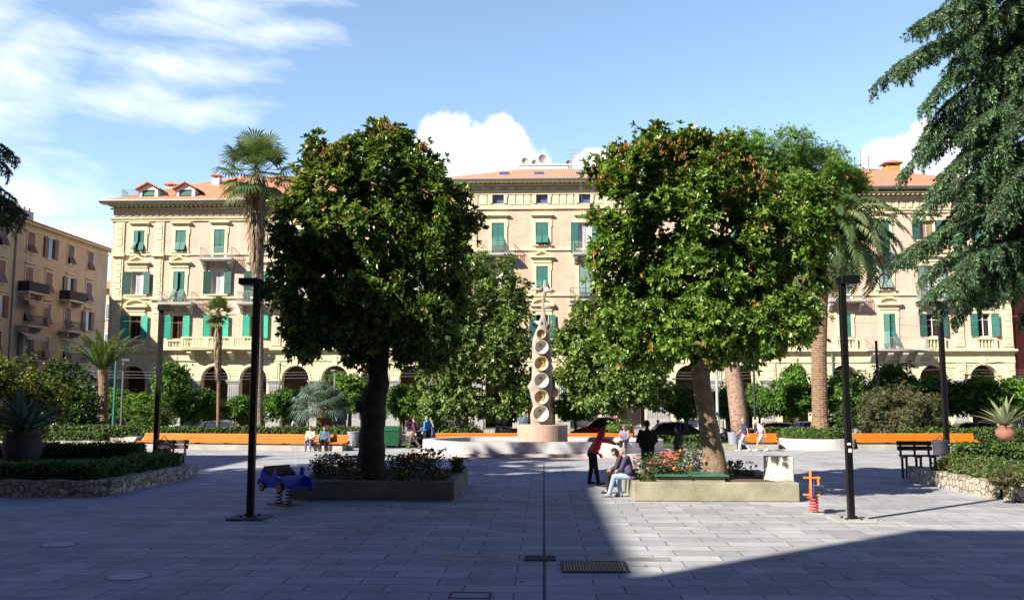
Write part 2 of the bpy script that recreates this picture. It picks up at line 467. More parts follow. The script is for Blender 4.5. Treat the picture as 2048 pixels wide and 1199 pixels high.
CURTB = mat('brown_curtain', (.30, .20, .13), .9, var=.2, vscale=6)
REDWOOD = mat('red_brown_frame', (.25, .05, .04), .5)
IRON = mat('dark_iron', (.05, .05, .055), .5, metal=.3)
IRONP = mat('pale_painted_iron', (.38, .37, .37), .6)
SLAB = mat('balcony_stone', (.50, .48, .45), .8, var=.15, vscale=2)
BLACKM = mat('black_powder_coat', (.0035, .0035, .005), .38, spec=.5, var=.2, vscale=2)
LEAD = mat('gutter_metal', (.30, .31, .32), .5, metal=.4)
PLASTER_BR = mat('brown_plaster', (.42, .39, .29), .9, var=.16, vscale=.5, detail=6)
PLASTER_BR2 = mat('brown_trim_plaster', (.52, .48, .35), .9, var=.12, vscale=1)
WHITEP = mat('white_plaster', (.75, .74, .72), .8, var=.06, vscale=2)
OCHRE = mat('ochre_plaster', (.42, .28, .10), .9, var=.1)

# ================================================================ GROUND
def sheet(name, x0, x1, y0, y1, z, m):
    b = MB(); b.quad((x0, y0, z), (x1, y0, z), (x1, y1, z), (x0, y1, z)); return structure(b.build(name, m))
sheet('ground', -1500, 1500, -1500, 1500, -0.42, mat('far_ground', (.20, .19, .17), .95, var=.2, vscale=.05))
sheet('plaza_pavement', -60, 60, -25, 61.0, 0.0, PAV)
# central joint line of the paving, drainage channel and gratings
b = MB(); b.quad((-.022, 5, .004), (.022, 5, .004), (.022, 38.3, .004), (-.022, 38.3, .004)); structure(b.build('paving_joint', mat('joint_dark', (.07, .07, .08), .9)))
sheet('street', -140, 140, 61.3, 75.5, -0.35, ASPH)
b = MB(); b.box(-140, 140, 61.0, 61.3, -0.36, 0.0); structure(b.build('near_kerb', GREYST))
b = MB(); b.box(-140, 140, 75.5, 75.8, -0.36, 0.13); structure(b.build('far_kerb', GREYST))
b = MB(); b.quad((-140, 75.8, .12), (140, 75.8, .12), (140, 92, .12), (-140, 92, .12)); structure(b.build('arcade_pavement', mat('arcade_paving', (.22, .21, .20), .8, var=.15)))
b = MB()
for k in range(-34, 34):
    b.quad((k * 4.0, 68.2, -.345), (k * 4.0 + 2.2, 68.2, -.345), (k * 4.0 + 2.2, 68.35, -.345), (k * 4.0, 68.35, -.345))
structure(b.build('lane_marking', WHITEP))
def grate(px0, px1, py0, py1, label, n, fr, rust, light=False):
    a, c = G(px0, py1), G(px1, py0)
    x0, x1, y0, y1 = a.x, c.x, a.y, c.y
    t = thing('drain_grate', label, 'grate', ((x0 + x1) / 2, (y0 + y1) / 2, 0))
    b = MB(); b.quad((x0, y0, .004), (x1, y0, .004), (x1, y1, .004), (x0, y1, .004)); b.build('pit', DARKIN, t)
    b = MB()
    b.box(x0, x1, y0, y0 + fr, .006, .02); b.box(x0, x1, y1 - fr, y1, .006, .02); b.box(x0, x0 + fr, y0 + fr, y1 - fr, .006, .02); b.box(x1 - fr, x1, y0 + fr, y1 - fr, .006, .02)
    b.build('frame', mat('grate_frame', (.05, .045, .045), .7), t)
    b = MB(); w = (x1 - x0 - 2 * fr) / n
    for i in range(n): b.box(x0 + fr + i * w + w * .2, x0 + fr + (i + 1) * w - w * .25, y0 + fr, y1 - fr, .006, .018)
    if light:
        hh = (y1 - y0 - 2 * fr) / 6
        for j in range(1, 6): b.box(x0 + fr, x1 - fr, y0 + fr + j * hh - .015, y0 + fr + j * hh + .015, .019, .022)
    b.build('bars', rust, t)
grate(1048, 1111, 1112, 1121, 'narrow dark iron drain grate across the central paving joint', 14, .02, mat('grate_iron', (.09, .075, .07), .7))
grate(1123, 1250, 1124, 1144, 'wide yellowish metal grate panel beside the central paving joint', 20, .04, mat('grate_brass', (.30, .27, .17), .55, metal=.3), True)
b = MB()
for x0, x1, y0, y1 in ((880, 1030, 1112, 1120), (1190, 1340, 1114, 1121)):
    a, c = G(x0, y1), G(x1, y0); b.box(a.x, c.x, a.y, c.y, -.01, .004)
tagm = b.build('drain_channel', mat('wet_channel_stone', (.24, .23, .22), .55, var=.5, vscale=1.6)); structure(tagm)
for px, py, l in ((257, 1152, 'pale round manhole cover low in the shaded paving'), (118, 1040 + 48, 'pale round manhole cover near the shaded stone bed')):
    c = G(px, py); t = thing('manhole_cover', l, 'manhole cover', c)
    b = MB(); b.lathe([(.34, .002), (.34, .008)], c, 28); b.build('rim', mat('cover_rim', (.22, .22, .23), .7), t)
    b = MB(); b.lathe([(.29, .0085), (.28, .012)], c, 28); b.build('lid', mat('cover_lid', (.50, .50, .52), .7, var=.1, bump=.4, bscale=40), t)
c = G(922, 1190); a, d = G(895, 1196), G(985, 1185)
b = MB()
for q in ((a.x, d.x, a.y, a.y + .05), (a.x, d.x, d.y, d.y + .05), (a.x, a.x + .04, a.y, d.y), (d.x - .04, d.x, a.y, d.y)): b.box(*q, -.01, .006)
tag(b.build('inspection_frame', mat('rust_frame', (.14, .09, .07), .8)), 'thin rusty square frame set in the paving at the bottom of the picture', 'access cover')

# ================================================================ BUILDINGS
def wall_holes(b, x0, x1, z0, z1, holes, y, dep, m=0, mr=0):
    """wall sheet at y facing -y with rectangular holes and reveals"""
    xs = sorted({x0, x1, *[h[0] for h in holes], *[h[1] for h in holes]}); zs = sorted({z0, z1, *[h[2] for h in holes], *[h[3] for h in holes]})
    xs = [x for x in xs if x0 <= x <= x1]; zs = [z for z in zs if z0 <= z <= z1]
    for i in range(len(xs) - 1):
        for j in range(len(zs) - 1):
            cx, cz = (xs[i] + xs[i + 1]) / 2, (zs[j] + zs[j + 1]) / 2
            if any(h[0] < cx < h[1] and h[2] < cz < h[3] for h in holes): continue
            b.quad((xs[i], y, zs[j]), (xs[i + 1], y, zs[j]), (xs[i + 1], y, zs[j + 1]), (xs[i], y, zs[j + 1]), m)
    for h in holes:
        a, c, d, e = h
        b.quad((a, y, d), (a, y, e), (a, y + dep, e), (a, y + dep, d), mr); b.quad((c, y, e), (c, y, d), (c, y + dep, d), (c, y + dep, e), mr)
        b.quad((a, y, e), (c, y, e), (c, y + dep, e), (a, y + dep, e), mr); b.quad((a, y, d), (c, y, d), (c, y + dep, d), (a, y + dep, d), mr)
def shutter_leaf(b, x0, x1, z0, z1, y, flap=None):
    w = .05
    if flap:
        zf = z0 + (z1 - z0) * flap
        b.box(x0, x1, y, y + .04, zf, z1)
        n0 = len(b.v); b.box(x0 + .02, x1 - .02, -.02, .02, -(zf - z0), 0)
        b.xf(n0, Matrix.Translation((0, y, zf)) @ Matrix.Rotation(R(-rnd.uniform(24, 34)), 4, 'X'))
    else:
        b.box(x0, x1, y, y + .04, z0, z1)
        b.box(x0, x1, y - .012, y, z0, z0 + .07); b.box(x0, x1, y - .012, y, z1 - .07, z1)
        zm = (z0 + z1) / 2; b.box(x0, x1, y - .012, y, zm - .04, zm + .04)
        b.box(x0, x0 + w, y - .012, y, z0, z1); b.box(x1 - w, x1, y - .012, y, z0, z1)
def balustrade(b, x0, x1, z0, z1, y, th=.22):
    b.box(x0, x1, y - th, y, z1 - .13, z1); b.box(x0, x1, y - th, y, z0, z0 + .1)
    b.box(x0, x0 + .22, y - th, y, z0 + .1, z1 - .13); b.box(x1 - .22, x1, y - th, y, z0 + .1, z1 - .13)
    n = max(2, int((x1 - x0 - .5) / .24)); w = (x1 - x0 - .44) / n
    zh = z1 - .13 - z0 - .1
    for i in range(n):
        b.lathe([(.05, 0), (.075, zh * .3), (.04, zh * .75), (.06, zh)], (x0 + .22 + w * (i + .5), y - th / 2, z0 + .1), 6)
def iron_rail(b, x0, x1, z0, z1, y0, y1, st=.13, t=.022):
    """bars along the front (y0) and both sides back to y1"""
    for z in (z0 + .06, z1 - .02): 
        b.box(x0, x1, y0, y0 + .035, z - .02, z + .02)
        b.box(x0, x0 + .035, y0 + .035, y1, z - .02, z + .02); b.box(x1 - .035, x1, y0 + .035, y1, z - .02, z + .02)
    n = int((x1 - x0) / st)
    for i in range(n + 1):
        x = x0 + .01 + (x1 - x0 - .04) * i / n; b.box(x, x + t, y0 + .006, y0 + .006 + t, z0, z1 - .04)
    n = max(2, int((y1 - y0) / st))
    for i in range(1, n):
        y = y0 + (y1 - y0) * i / n
        b.box(x0 + .006, x0 + .006 + t, y, y + t, z0, z1 - .04); b.box(x1 - .03, x1 - .03 + t, y, y + t, z0, z1 - .04)
YF = 80.0
def window(root, cx, z0, z1, w, hood, shut, kind='window', smat=SH_GREEN, glass=GLASS, curtain=None, fcol=WHITEP, trim=CREAM, flap=None, sill=True, door=False, Y=YF, oneleaf=False):
    """a window part with frame, shutters, pane ; hood: flat, tri, seg, None"""
    x0, x1 = cx - w / 2, cx + w / 2
    s = .26
    b = MB()
    b.box(x0 - s, x0, Y - .09, Y + .02, z0, z1 + s); b.box(x1, x1 + s, Y - .09, Y + .02, z0, z1 + s); b.box(x0, x1, Y - .09, Y + .02, z1, z1 + s)
    b.box(x0 - s - .1, x0 - s, Y - .07, Y + .02, z1 - .35, z1 + s); b.box(x1 + s, x1 + s + .1, Y - .07, Y + .02, z1 - .35, z1 + s)
    if hood == 'flat':
        b.box(x0 - s - .18, x1 + s + .18, Y - .30, Y + .02, z1 + .62, z1 + .74); b.box(x0 - s - .1, x1 + s + .1, Y - .2, Y + .02, z1 + .52, z1 + .62)
        b.box(x0 - s, x1 + s, Y - .06, Y + .02, z1 + s, z1 + .52)
    elif hood in ('tri', 'seg'):
        b.box(x0 - s - .06, x1 + s + .06, Y - .14, Y + .02, z1 + s + .08, z1 + s + .22)
        b.box(x0 - s, x1 + s, Y - .06, Y + .02, z1 + s + .22, z1 + .76)
        zb = z1 + .76; xa, xb = x0 - s - .28, x1 + s + .28
        b.box(xa, xb, Y - .34, Y + .02, zb, zb + .11)
        if hood == 'tri':
            n = [(xa, zb + .11), (xb, zb + .11), (cx, zb + .72)]
            ni = [(xa + .35, zb + .16), (xb - .35, zb + .16), (cx, zb + .55)]
        else:
            n = [(xa, zb + .11)] + [(cx - (xb - xa) / 2 * math.cos(a), zb + .11 + .6 * math.sin(a)) for a in np.linspace(0.15, math.pi - .15, 12)] + [(xb, zb + .11)]
            n = n[::-1]
            ni = [(cx + (x - cx) * .76, zb + .16 + (z - zb - .11) * .72) for x, z in n]
        # raked moulding: outer ring proud, tympanum recessed
        m_ = len(n)
        cxn = sum(p[0] for p in n) / m_
        for i in range(m_):
            a, c2, ai, ci = n[i], n[(i + 1) % m_], ni[i], ni[(i + 1) % m_]
            b.quad((a[0], Y - .33, a[1]), (c2[0], Y - .33, c2[1]), (ci[0], Y - .33, ci[1]), (ai[0], Y - .33, ai[1]))
            b.quad((a[0], Y - .33, a[1]), (c2[0], Y - .33, c2[1]), (c2[0], Y, c2[1]), (a[0], Y, a[1]))
            b.quad((ai[0], Y - .33, ai[1]), (ci[0], Y - .33, ci[1]), (ci[0], Y - .1, ci[1]), (ai[0], Y - .1, ai[1]))
        b.add([(p[0], Y - .1, p[1]) for p in ni], [tuple(range(m_))])
    if sill and not door:
        b.box(x0 - s - .12, x1 + s + .12, Y - .2, Y + .02, z0 - .12, z0)
        b.box(x0 - s, x0 - .02, Y - .12, Y + .02, z0 - .42, z0 - .12); b.box(x1 + .02, x1 + s, Y - .12, Y + .02, z0 - .42, z0 - .12)
    wn = b.build(kind, trim, root)
    # glazing behind
    b = MB(); b.quad((x0, Y + .26, z0), (x1, Y + .26, z0), (x1, Y + .26, z1), (x0, Y + .26, z1)); b.build('pane', glass, wn)
    if shut in ('open', 'half'):
        b = MB()
        for xx in (x0, cx - .035, x1 - .06): b.box(xx, xx + .06, Y + .2, Y + .25, z0, z1)
        for zz in (z0, z0 + (z1 - z0) * .72, z1 - .06): b.box(x0 + .06, cx - .035, Y + .203, Y + .25, zz, zz + .06); b.box(cx + .025, x1 - .06, Y + .203, Y + .25, zz, zz + .06)
        b.build('sash', fcol, wn)
        if curtain:
            b = MB(); n = 14
            for side in (0, 1):
                xa, xb = (x0 + .04, cx - .08) if side == 0 else (cx + .08, x1 - .04)
                for i in range(n):
                    p, q = xa + (xb - xa) * i / n, xa + (xb - xa) * (i + 1) / n
                    b.quad((p, Y + .195 - .012 * (i % 2), z0 + .05), (q, Y + .195 - .012 * ((i + 1) % 2), z0 + .05), (q, Y + .195 - .012 * ((i + 1) % 2), z1 - .05), (p, Y + .195 - .012 * (i % 2), z1 - .05))
            b.build('curtain', curtain, wn)
    if shut == 'closed':
        for side in (0, 1):
            b = MB(); xa, xb = (x0 + .01, cx - .008) if side == 0 else (cx + .008, x1 - .01)
            shutter_leaf(b, xa, xb, z0 + .02, z1 - .02, Y - .03, flap); b.build('shutter', smat, wn)
    elif shut == 'open':
        lw = w / 2 + .08
        for side in (0, 1):
            b = MB(); a = rnd.uniform(4, 16)
            shutter_leaf(b, 0, lw, z0 + .02, z1 - .02, 0)
            M = Matrix.Translation((x1 + .04, Y - .13, 0)) @ Matrix.Rotation(R(-a), 4, 'Z')
            if side == 0: M = Matrix.Translation((x0 - .04, Y - .13, 0)) @ Matrix.Scale(-1, 4, (1, 0, 0)) @ Matrix.Rotation(R(-a), 4, 'Z')
            b.xf(0, M); b.build('shutter', smat, wn)
    elif shut == 'half':
        for side in (0, 1):
            b = MB(); xa, xb = (x0 + .01, cx - .008) if side == 0 else (cx + .008, x1 - .01)
            shutter_leaf(b, 0, xb - xa, z0 + .02, z1 - .02, 0, flap)
            a = 25 if side == 0 else 8
            M = Matrix.Translation((xa, Y - .03, 0)) @ Matrix.Rotation(R(-a), 4, 'Z') if side == 0 else Matrix.Translation((xb, Y - .03, 0)) @ Matrix.Rotation(R(a), 4, 'Z') @ Matrix.Translation((-(xb - xa), 0, 0))
            b.xf(0, M); b.build('shutter', smat, wn)
    return wn
def balcony(root, x0, x1, z, h, dep=1.0, rail=IRONP, Y=YF, corb=2, pots=False):
    b = MB(); b.box(x0, x1, Y - dep, Y + .02, z - .16, z); b.box(x0 + .06, x1 - .06, Y - dep + .06, Y + .02, z - .24, z - .16)
    for i in range(corb):
        cx = x0 + .3 + (x1 - x0 - .6) * i / max(1, corb - 1)
        b.xprism([(Y + .02, z - .24), (Y - dep + .18, z - .24), (Y - dep + .18, z - .42), (Y - dep * .45, z - .55), (Y - dep * .25, z - .85), (Y + .02, z - .95)], cx - .14, cx + .14)
    o = b.build('balcony', SLAB, root)
    b = MB(); iron_rail(b, x0 + .06, x1 - .06, z, z + h, Y - dep + .05, Y); b.build('railing', rail, o)
    if pots:
        b = MB(); b.box(x0 + .3, x0 + 1.1, Y - dep - .16, Y - dep + .02, z + h - .28, z + h - .1); b.build('flower_box', mat('terracotta_pot', (.42, .18, .10), .85), o)
        C = np.stack([nr.uniform(x0 + .3, x0 + 1.1, 90), nr.uniform(Y - dep - .2, Y - dep + .05, 90), nr.uniform(z + h - .1, z + h + .12, 90)], 1)
        V, F, mi = leafset(C, nr.normal(size=(90, 3)) + [0, 0, 1], 4, .1, .05, mats_p=(.6, .4))
        npmesh('flowers', V, F, mi, [leafmat('bal_leaf', (.06, .13, .03)), mat('red_geranium', (.55, .06, .03), .6)], o)
    return o
def arcade(b, x0, x1, ztop, arches, r, zs, y, dep, m=0):
    """wall sheet from 0 to ztop with round-headed openings"""
    N = 14; cur = x0
    for cx in sorted(arches):
        a, c = cx - r, cx + r
        b.quad((cur, y, 0), (a, y, 0), (a, y, ztop), (cur, y, ztop), m)
        pts = [(cx - r * math.cos(t), zs + r * math.sin(t)) for t in np.linspace(0, math.pi, N + 1)]
        for i in range(N):
            p, q = pts[i], pts[i + 1]
            b.quad((p[0], y, p[1]), (q[0], y, q[1]), (q[0], y, ztop), (p[0], y, ztop), m)
            b.quad((q[0], y, q[1]), (p[0], y, p[1]), (p[0], y + dep, p[1]), (q[0], y + dep, q[1]), m)
            # archivolt
            po, qo = (cx - (r + .2) * math.cos(math.pi * i / N), zs + (r + .2) * math.sin(math.pi * i / N)), (cx - (r + .2) * math.cos(math.pi * (i + 1) / N), zs + (r + .2) * math.sin(math.pi * (i + 1) / N))
            b.quad((p[0], y - .05, p[1]), (q[0], y - .05, q[1]), (qo[0], y - .05, qo[1]), (po[0], y - .05, po[1]), 1)
            b.quad((po[0], y - .05, po[1]), (qo[0], y - .05, qo[1]), (qo[0], y, qo[1]), (po[0], y, po[1]), 1)
            b.quad((p[0], y - .05, p[1]), (q[0], y - .05, q[1]), (q[0], y, q[1]), (p[0], y, p[1]), 1)
        b.quad((a, y, 0), (a, y, zs), (a, y + dep, zs), (a, y + dep, 0), m); b.quad((c, y, zs), (c, y, 0), (c, y + dep, 0), (c, y + dep, zs), m)
        b.yprism([(cx - .17, zs + r - .02), (cx + .17, zs + r - .02), (cx + .24, zs + r + .62), (cx - .24, zs + r + .62)], y - .11, y - .002, 1)
        cur = c
    b.quad((cur, y, 0), (x1, y, 0), (x1, y, ztop), (cur, y, ztop), m)
def rust_pilaster(b, cx, z0, z1, y, w=.62, m=0, blocks=True):
    b.box(cx - w / 2 - .1, cx + w / 2 + .1, y - .10, y - .001, z0, z1, m)
    if blocks:
        n = max(1, int((z1 - z0 - .3) / .48)); h = (z1 - z0 - .3) / n
        for i in range(n): b.bbox(cx - w / 2 + .04, cx + w / 2 - .04, y - .15, y - .099, z0 + .15 + i * h + .04, z0 + .15 + (i + 1) * h - .04, .02, m)
def cornice(b, x0, x1, zb, ze, y, ov=.95, m=0, ms=1, panels=True, ends=(False, False)):
    """frieze with panels, dentils and eave moulding"""
    H = ze - zb
    b.box(x0 - .12, x1 + .12, y - .12, y - .001, zb - .22, zb, m)
    b.box(x0 - .22, x1 + .22, y - .2, y - .001, zb, zb + .1, m)
    zt = zb + H * .58
    if panels:
        n = int((x1 - x0) / .62); w = (x1 - x0) / n
        for i in range(n):
            b.bbox(x0 + i * w + .09, x0 + (i + 1) * w - .09, y - .07, y - .001, zb + .24, zt - .12, .03, ms if i % 2 else m)
    b.box(x0 - .2, x1 + .2, y - .28, y - .001, zt, zt + .1, m)
    n = int((x1 - x0) / .42); w = (x1 - x0) / n
    for i in range(n): b.box(x0 + i * w + .1, x0 + (i + 1) * w - .12, y - .62, y - .001, zt + .16, zt + .34, m)
    b.box(x0 - .3, x1 + .3, y - .72, y - .001, zt + .35, zt + .45, m)
    b.box(x0 - ov, x1 + ov, y - ov, y - .001, ze - .2, ze - .06, m)
def hip_roof(b, x0, x1, y0, y1, ze, zr, ov, hipl, hipr, m=0):
    x0 -= ov; x1 += ov; y0 -= ov; y1 += ov; ym = (y0 + y1) / 2
    a, c = (x0 + hipl, ym, zr), (x1 - hipr, ym, zr)
    b.quad((x0, y0, ze), (x1, y0, ze), c, a, m); b.quad((x1, y1, ze), (x0, y1, ze), a, c, m)
    b.add([(x0, y1, ze), (x0, y0, ze), a], [(0, 1, 2)], m); b.add([(x1, y0, ze), (x1, y1, ze), c], [(0, 1, 2)], m)
    b.quad((x0, y0, ze - .05), (x0, y1, ze - .05), (x1, y1, ze - .05), (x1, y0, ze - .05), m)
def zF(px, py): return PT(px, py, YF).z
def xF(px, py=650): return PT(px, py, YF).x

def shopfronts(root, x0, x1, piers, y, zc):
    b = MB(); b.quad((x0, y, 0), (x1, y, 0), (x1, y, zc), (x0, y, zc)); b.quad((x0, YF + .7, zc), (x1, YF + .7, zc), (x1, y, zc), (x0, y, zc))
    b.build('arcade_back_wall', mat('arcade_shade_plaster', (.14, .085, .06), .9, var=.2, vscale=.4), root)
    xs = sorted(piers)
    cols = [mat('shop_blue', (.06, .09, .16), .4), mat('shop_ochre', (.40, .27, .09), .7), mat('shop_grey', (.25, .25, .27), .6), DARKIN, mat('shop_poster', (.55, .55, .58), .7, var=.5, vscale=1.2)]
    for i in range(len(xs) - 1):
        a, c = xs[i] + .55, xs[i + 1] - .55
        if c - a < 1: continue
        b = MB(); b.box(a, c, y - .06, y - .01, .15, 2.7, 0); b.box(a - .1, c + .1, y - .12, y - .01, 2.71, 3.2, 1)
        b.box(a - .08, a, y - .1, y - .01, .12, 2.7, 1); b.box(c, c + .08, y - .1, y - .01, .12, 2.7, 1)
        b.build('shopfront', [cols[(i * 3) % 5], cols[(i * 2 + 1) % 5]], root)

def quoins(b, x, z0, z1, y, m=0): rust_pilaster(b, x, z0, z1, y, .7, m)

# ---- left wing
def wing(label, x0, x1, brick, cols, arches, pil, z_led, z4, z3, z_fr, z_eave, z_ridge, hip, spec, roofm, attic=None, depth=16.0, crown_y=730):
    root = thing('apartment_building', label, 'building', ((x0 + x1) / 2, YF, 0))
    H = z_eave
    holes, wins = [], []
    for sp in spec:
        wins.append(sp)
        holes.append((sp['cx'] - sp['w'] / 2, sp['cx'] + sp['w'] / 2, sp['z0'], sp['z1']))
    b = MB()
    wall_holes(b, x0, x1, z_led, H - .1, holes, YF, .28, 0, 1)
    b.quad((x0, YF, 0), (x0, YF, H), (x0, YF + depth, H), (x0, YF + depth, 0), 0); b.quad((x1, YF, 0), (x1, YF, H), (x1, YF + depth, H), (x1, YF + depth, 0), 0)
    b.quad((x0, YF + depth, 0), (x1, YF + depth, 0), (x1, YF + depth, H), (x0, YF + depth, H), 0)
    b.build('wall', [brick, CREAM], root)
    b = MB(); arcade(b, x0, x1, z_led, arches, 1.22, PT(1024, crown_y, YF).z - 1.22, YF - .02, .75)
    b.build('arcade_wall', [STONE_CREAM, CREAM], root)
    # piers
    zs = PT(1024, crown_y, YF).z - 1.22
    ar = sorted(arches); piers = [x0 + .5] + [(ar[i] + ar[i + 1]) / 2 for i in range(len(ar) - 1)] + [x1 - .5]
    for p in piers:
        b = MB(); b.box(p - .62, p + .62, YF - .14, YF - .022, 0, .9); b.box(p - .5, p + .5, YF - .1, YF - .022, .9, zs - .35)
        for k in range(5): b.box(p - .42 + k * .19, p - .42 + k * .19 + .09, YF - .13, YF - .1, 1.1, zs - .6)
        b.box(p - .6, p + .6, YF - .16, YF - .022, zs - .35, zs - .2); b.box(p - .68, p + .68, YF - .22, YF - .022, zs - .2, zs - .08)
        b.build('pier', GREYST, root)
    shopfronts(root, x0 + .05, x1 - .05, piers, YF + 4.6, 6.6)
    # string courses
    b = MB()
    for z, p in ((z3, .14), (z4, .14)):
        b.box(x0, x1, YF - p, YF - .001, z - .16, z); 
    for p in pil:
        rust_pilaster(b, p, z_led + .3, z3 - .35, YF); rust_pilaster(b, p, z3 + .02, z4 - .35, YF); rust_pilaster(b, p, z4 + .02, z_fr - .3, YF)
        for z in (z3, z4): b.box(p - .55, p + .55, YF - .34, YF - .142, z - .28, z + .0); b.box(p - .48, p + .48, YF - .22, YF - .145, z - .42, z - .281)
    for p in pil: rust_pilaster(b, p, zs - .1, z_led - 1.2, YF - .02)
    b.build('string_course', CREAM, root)
    b = MB(); b.box(x0 - .1, x1 + .1, YF - .42, YF - .021, z_led - .14, z_led + .04); b.box(x0 - .06, x1 + .06, YF - .28, YF - .021, z_led - .3, z_led - .14)
    for a in ar: 
        b.lathe([(.17, 0), (.17, .05), (.1, .07)], (a, YF - .09, z_led - .75), 10, axis='y')
    b.box(x0, x1, YF - .1, YF - .021, z_led - 1.12, z_led - 1.02)
    b.build('ledge', CREAM, root)
    b = MB(); cornice(b, x0, x1, z_fr, z_eave, YF, .95, 0, 1, panels=True); b.build('cornice', [CREAM_DARK if attic is None else CREAM, CREAM_DARK], root)
    b = MB(); b.tube([(x0 - .95, YF - 1.0, z_eave - .02), (x1 + .95, YF - 1.0, z_eave - .02)], .09, 8); 
    b.build('gutter', LEAD, root)
    b = MB(); hip_roof(b, x0, x1, YF, YF + depth, z_eave, z_ridge, 1.0, hip[0], hip[1]); rf = b.build('roof', roofm, root)
    for sp in wins:
        k = {q: sp[q] for q in sp if q not in ('bal', 'balu', 'balh', 'corb', 'pots', 'rail')}
        window(root, **k)
        if 'bal' in sp:
            hw = sp['bal'] / 2; balcony(root, sp['cx'] - hw, sp['cx'] + hw, sp['z0'], sp.get('balh', 1.0), corb=sp.get('corb', 2), pots=sp.get('pots', False), rail=sp.get('rail', IRONP))
        if sp.get('balu'):
            b = MB(); balustrade(b, sp['cx'] - .95, sp['cx'] + .95, z_led + .04, sp['z0'] - .13, YF - .02); b.build('balustrade', CREAM, root)
    return root, rf
def dormer(root_roof, cx, y0, z0, w, h, L=2.6):
    b = MB(); x0, x1 = cx - w / 2, cx + w / 2
    b.box(x0, x0 + .22, y0, y0 + L, z0, z0 + h); b.box(x1 - .22, x1, y0, y0 + L, z0, z0 + h)
    b.yprism([(x0, z0 + h), (x1, z0 + h), (cx, z0 + h + .5)], y0, y0 + L)
    d = b.build('dormer', WHITEP, root_roof)
    return d
def dormer_full(root, cx, y0, z0, w, h):
    x0, x1 = cx - w / 2, cx + w / 2
    b = MB(); b.box(x0, x0 + .28, y0, y0 + 3, z0, z0 + h); b.box(x1 - .28, x1, y0, y0 + 3, z0, z0 + h)
    b.yprism([(x0, z0 + h), (x1, z0 + h), (cx, z0 + h + .55)], y0, y0 + 3); b.quad((x0 + .28, y0 + .2, z0), (x1 - .28, y0 + .2, z0), (x1 - .28, y0 + .2, z0 + h), (x0 + .28, y0 + .2, z0 + h), 1)
    for xx in (x0 + .3, cx - .03, x1 - .36): b.box(xx, xx + .06, y0 + .12, y0 + .19, z0, z0 + h, 2)
    b.box(x0 + .3, x1 - .3, y0 + .1, y0 + .119, z0 + h * .55, z0 + h, 2)
    for sgn in (-1, 1):
        a = (cx, z0 + h + .62); e = (cx + sgn * (w / 2 + .3), z0 + h - .02)
        b.add([(a[0], y0 - .3, a[1]), (e[0], y0 - .3, e[1]), (e[0], y0 + 3.2, e[1]), (a[0], y0 + 3.2, a[1]), (a[0], y0 - .3, a[1] + .12), (e[0], y0 - .3, e[1] + .1), (e[0], y0 + 3.2, e[1] + .1), (a[0], y0 + 3.2, a[1] + .12)],
              [(0, 1, 2, 3), (4, 5, 6, 7), (0, 1, 5, 4), (1, 2, 6, 5), (2, 3, 7, 6)], 3)
    b.build('dormer', [WHITEP, GLASS, SH_GREEN, TILE_RED], root)
    b = MB(); iron_rail(b, x0 - 1.6, x0 - .05, z0 + .05, z0 + 1.15, y0 - .1, y0 + 1.2, st=.16); b.build('dormer_railing', mat('green_iron', (.08, .2, .15), .6), root)
def chimney(root, cx, cy, z0, z1, w=.7, m=WHITEP, cap=True):
    b = MB(); b.bbox(cx - w / 2, cx + w / 2, cy - w / 2, cy + w / 2, z0, z1, .03, 0)
    if cap:
        for sx in (-1, 1):
            for sy in (-1, 1): b.box(cx + sx * w * .35 - .06, cx + sx * w * .35 + .06, cy + sy * w * .35 - .06, cy + sy * w * .35 + .06, z1, z1 + .25, 0)
        b.yprism([(cx - w * .75, z1 + .25), (cx + w * .75, z1 + .25), (cx, z1 + .5)], cy - w * .7, cy + w * .7, 1)
    b.build('chimney', [m, TILE], root)

# columns on the left wing
LX = [xF(p) for p in (271, 355, 433, 512, 597, 676, 752, 826)]
LX0, LX1 = xF(216), xF(876)
zl2a, zl2b = zF(271, 677), zF(271, 631)
zl3a, zl3b = zF(275, 589), zF(275, 543)
zl4a, zl4b = zF(277, 503), zF(277, 461)
zlL, zl3s, zl4s = zF(300, 697), zF(300, 594), zF(300, 507)
W1 = 1.05
sp = []
def S(**k): sp.append(k)
# piano nobile: turquoise open shutters, red frames
for i, x in enumerate(LX):
    S(cx=x, z0=zl2a, z1=zl2b, w=W1, hood='seg' if i in (0, 4) else None, shut='open', smat=SH_TURQ, fcol=REDWOOD, glass=DARKIN, balu=(i not in (2, 3)), sill=False)
S(cx=LX[0], z0=zl3a, z1=zl3b, w=1.15, hood='tri', shut='open', smat=SH_DARK, curtain=CURT)
S(cx=LX[1], z0=zF(358, 607) + .02, z1=zl3b, w=W1, hood='tri', shut='half', smat=SH_GREEN, door=True, bal=3.1, flap=.45)
S(cx=LX[2], z0=zl3a, z1=zl3b, w=1.15, hood=None, shut='open', smat=SH_DARK, curtain=CURT)
S(cx=LX[3], z0=zF(358, 607) + .02, z1=zl3b, w=W1, hood='tri', shut='open', smat=SH_GREEN, curtain=CURT, door=True, bal=3.1)
for x in LX[4:]: S(cx=x, z0=zl3a, z1=zl3b, w=W1, hood='tri', shut='open', smat=SH_GREEN, curtain=CURT)
S(cx=LX[0], z0=zl4a, z1=zl4b, w=.98, hood='flat', shut='half', smat=SH_GREEN, flap=.45)
S(cx=LX[1], z0=zl4a, z1=zl4b, w=.98, hood='flat', shut='closed', smat=SH_GREEN, flap=.42)
S(cx=LX[2], z0=zF(438, 519) + .02, z1=zl4b + .05, w=.98, hood='flat', shut='closed', smat=SH_GREEN, door=True, bal=3.0)
for x in LX[3:]: S(cx=x, z0=zl4a, z1=zl4b, w=.98, hood='flat', shut='closed', smat=SH_GREEN, flap=.4)
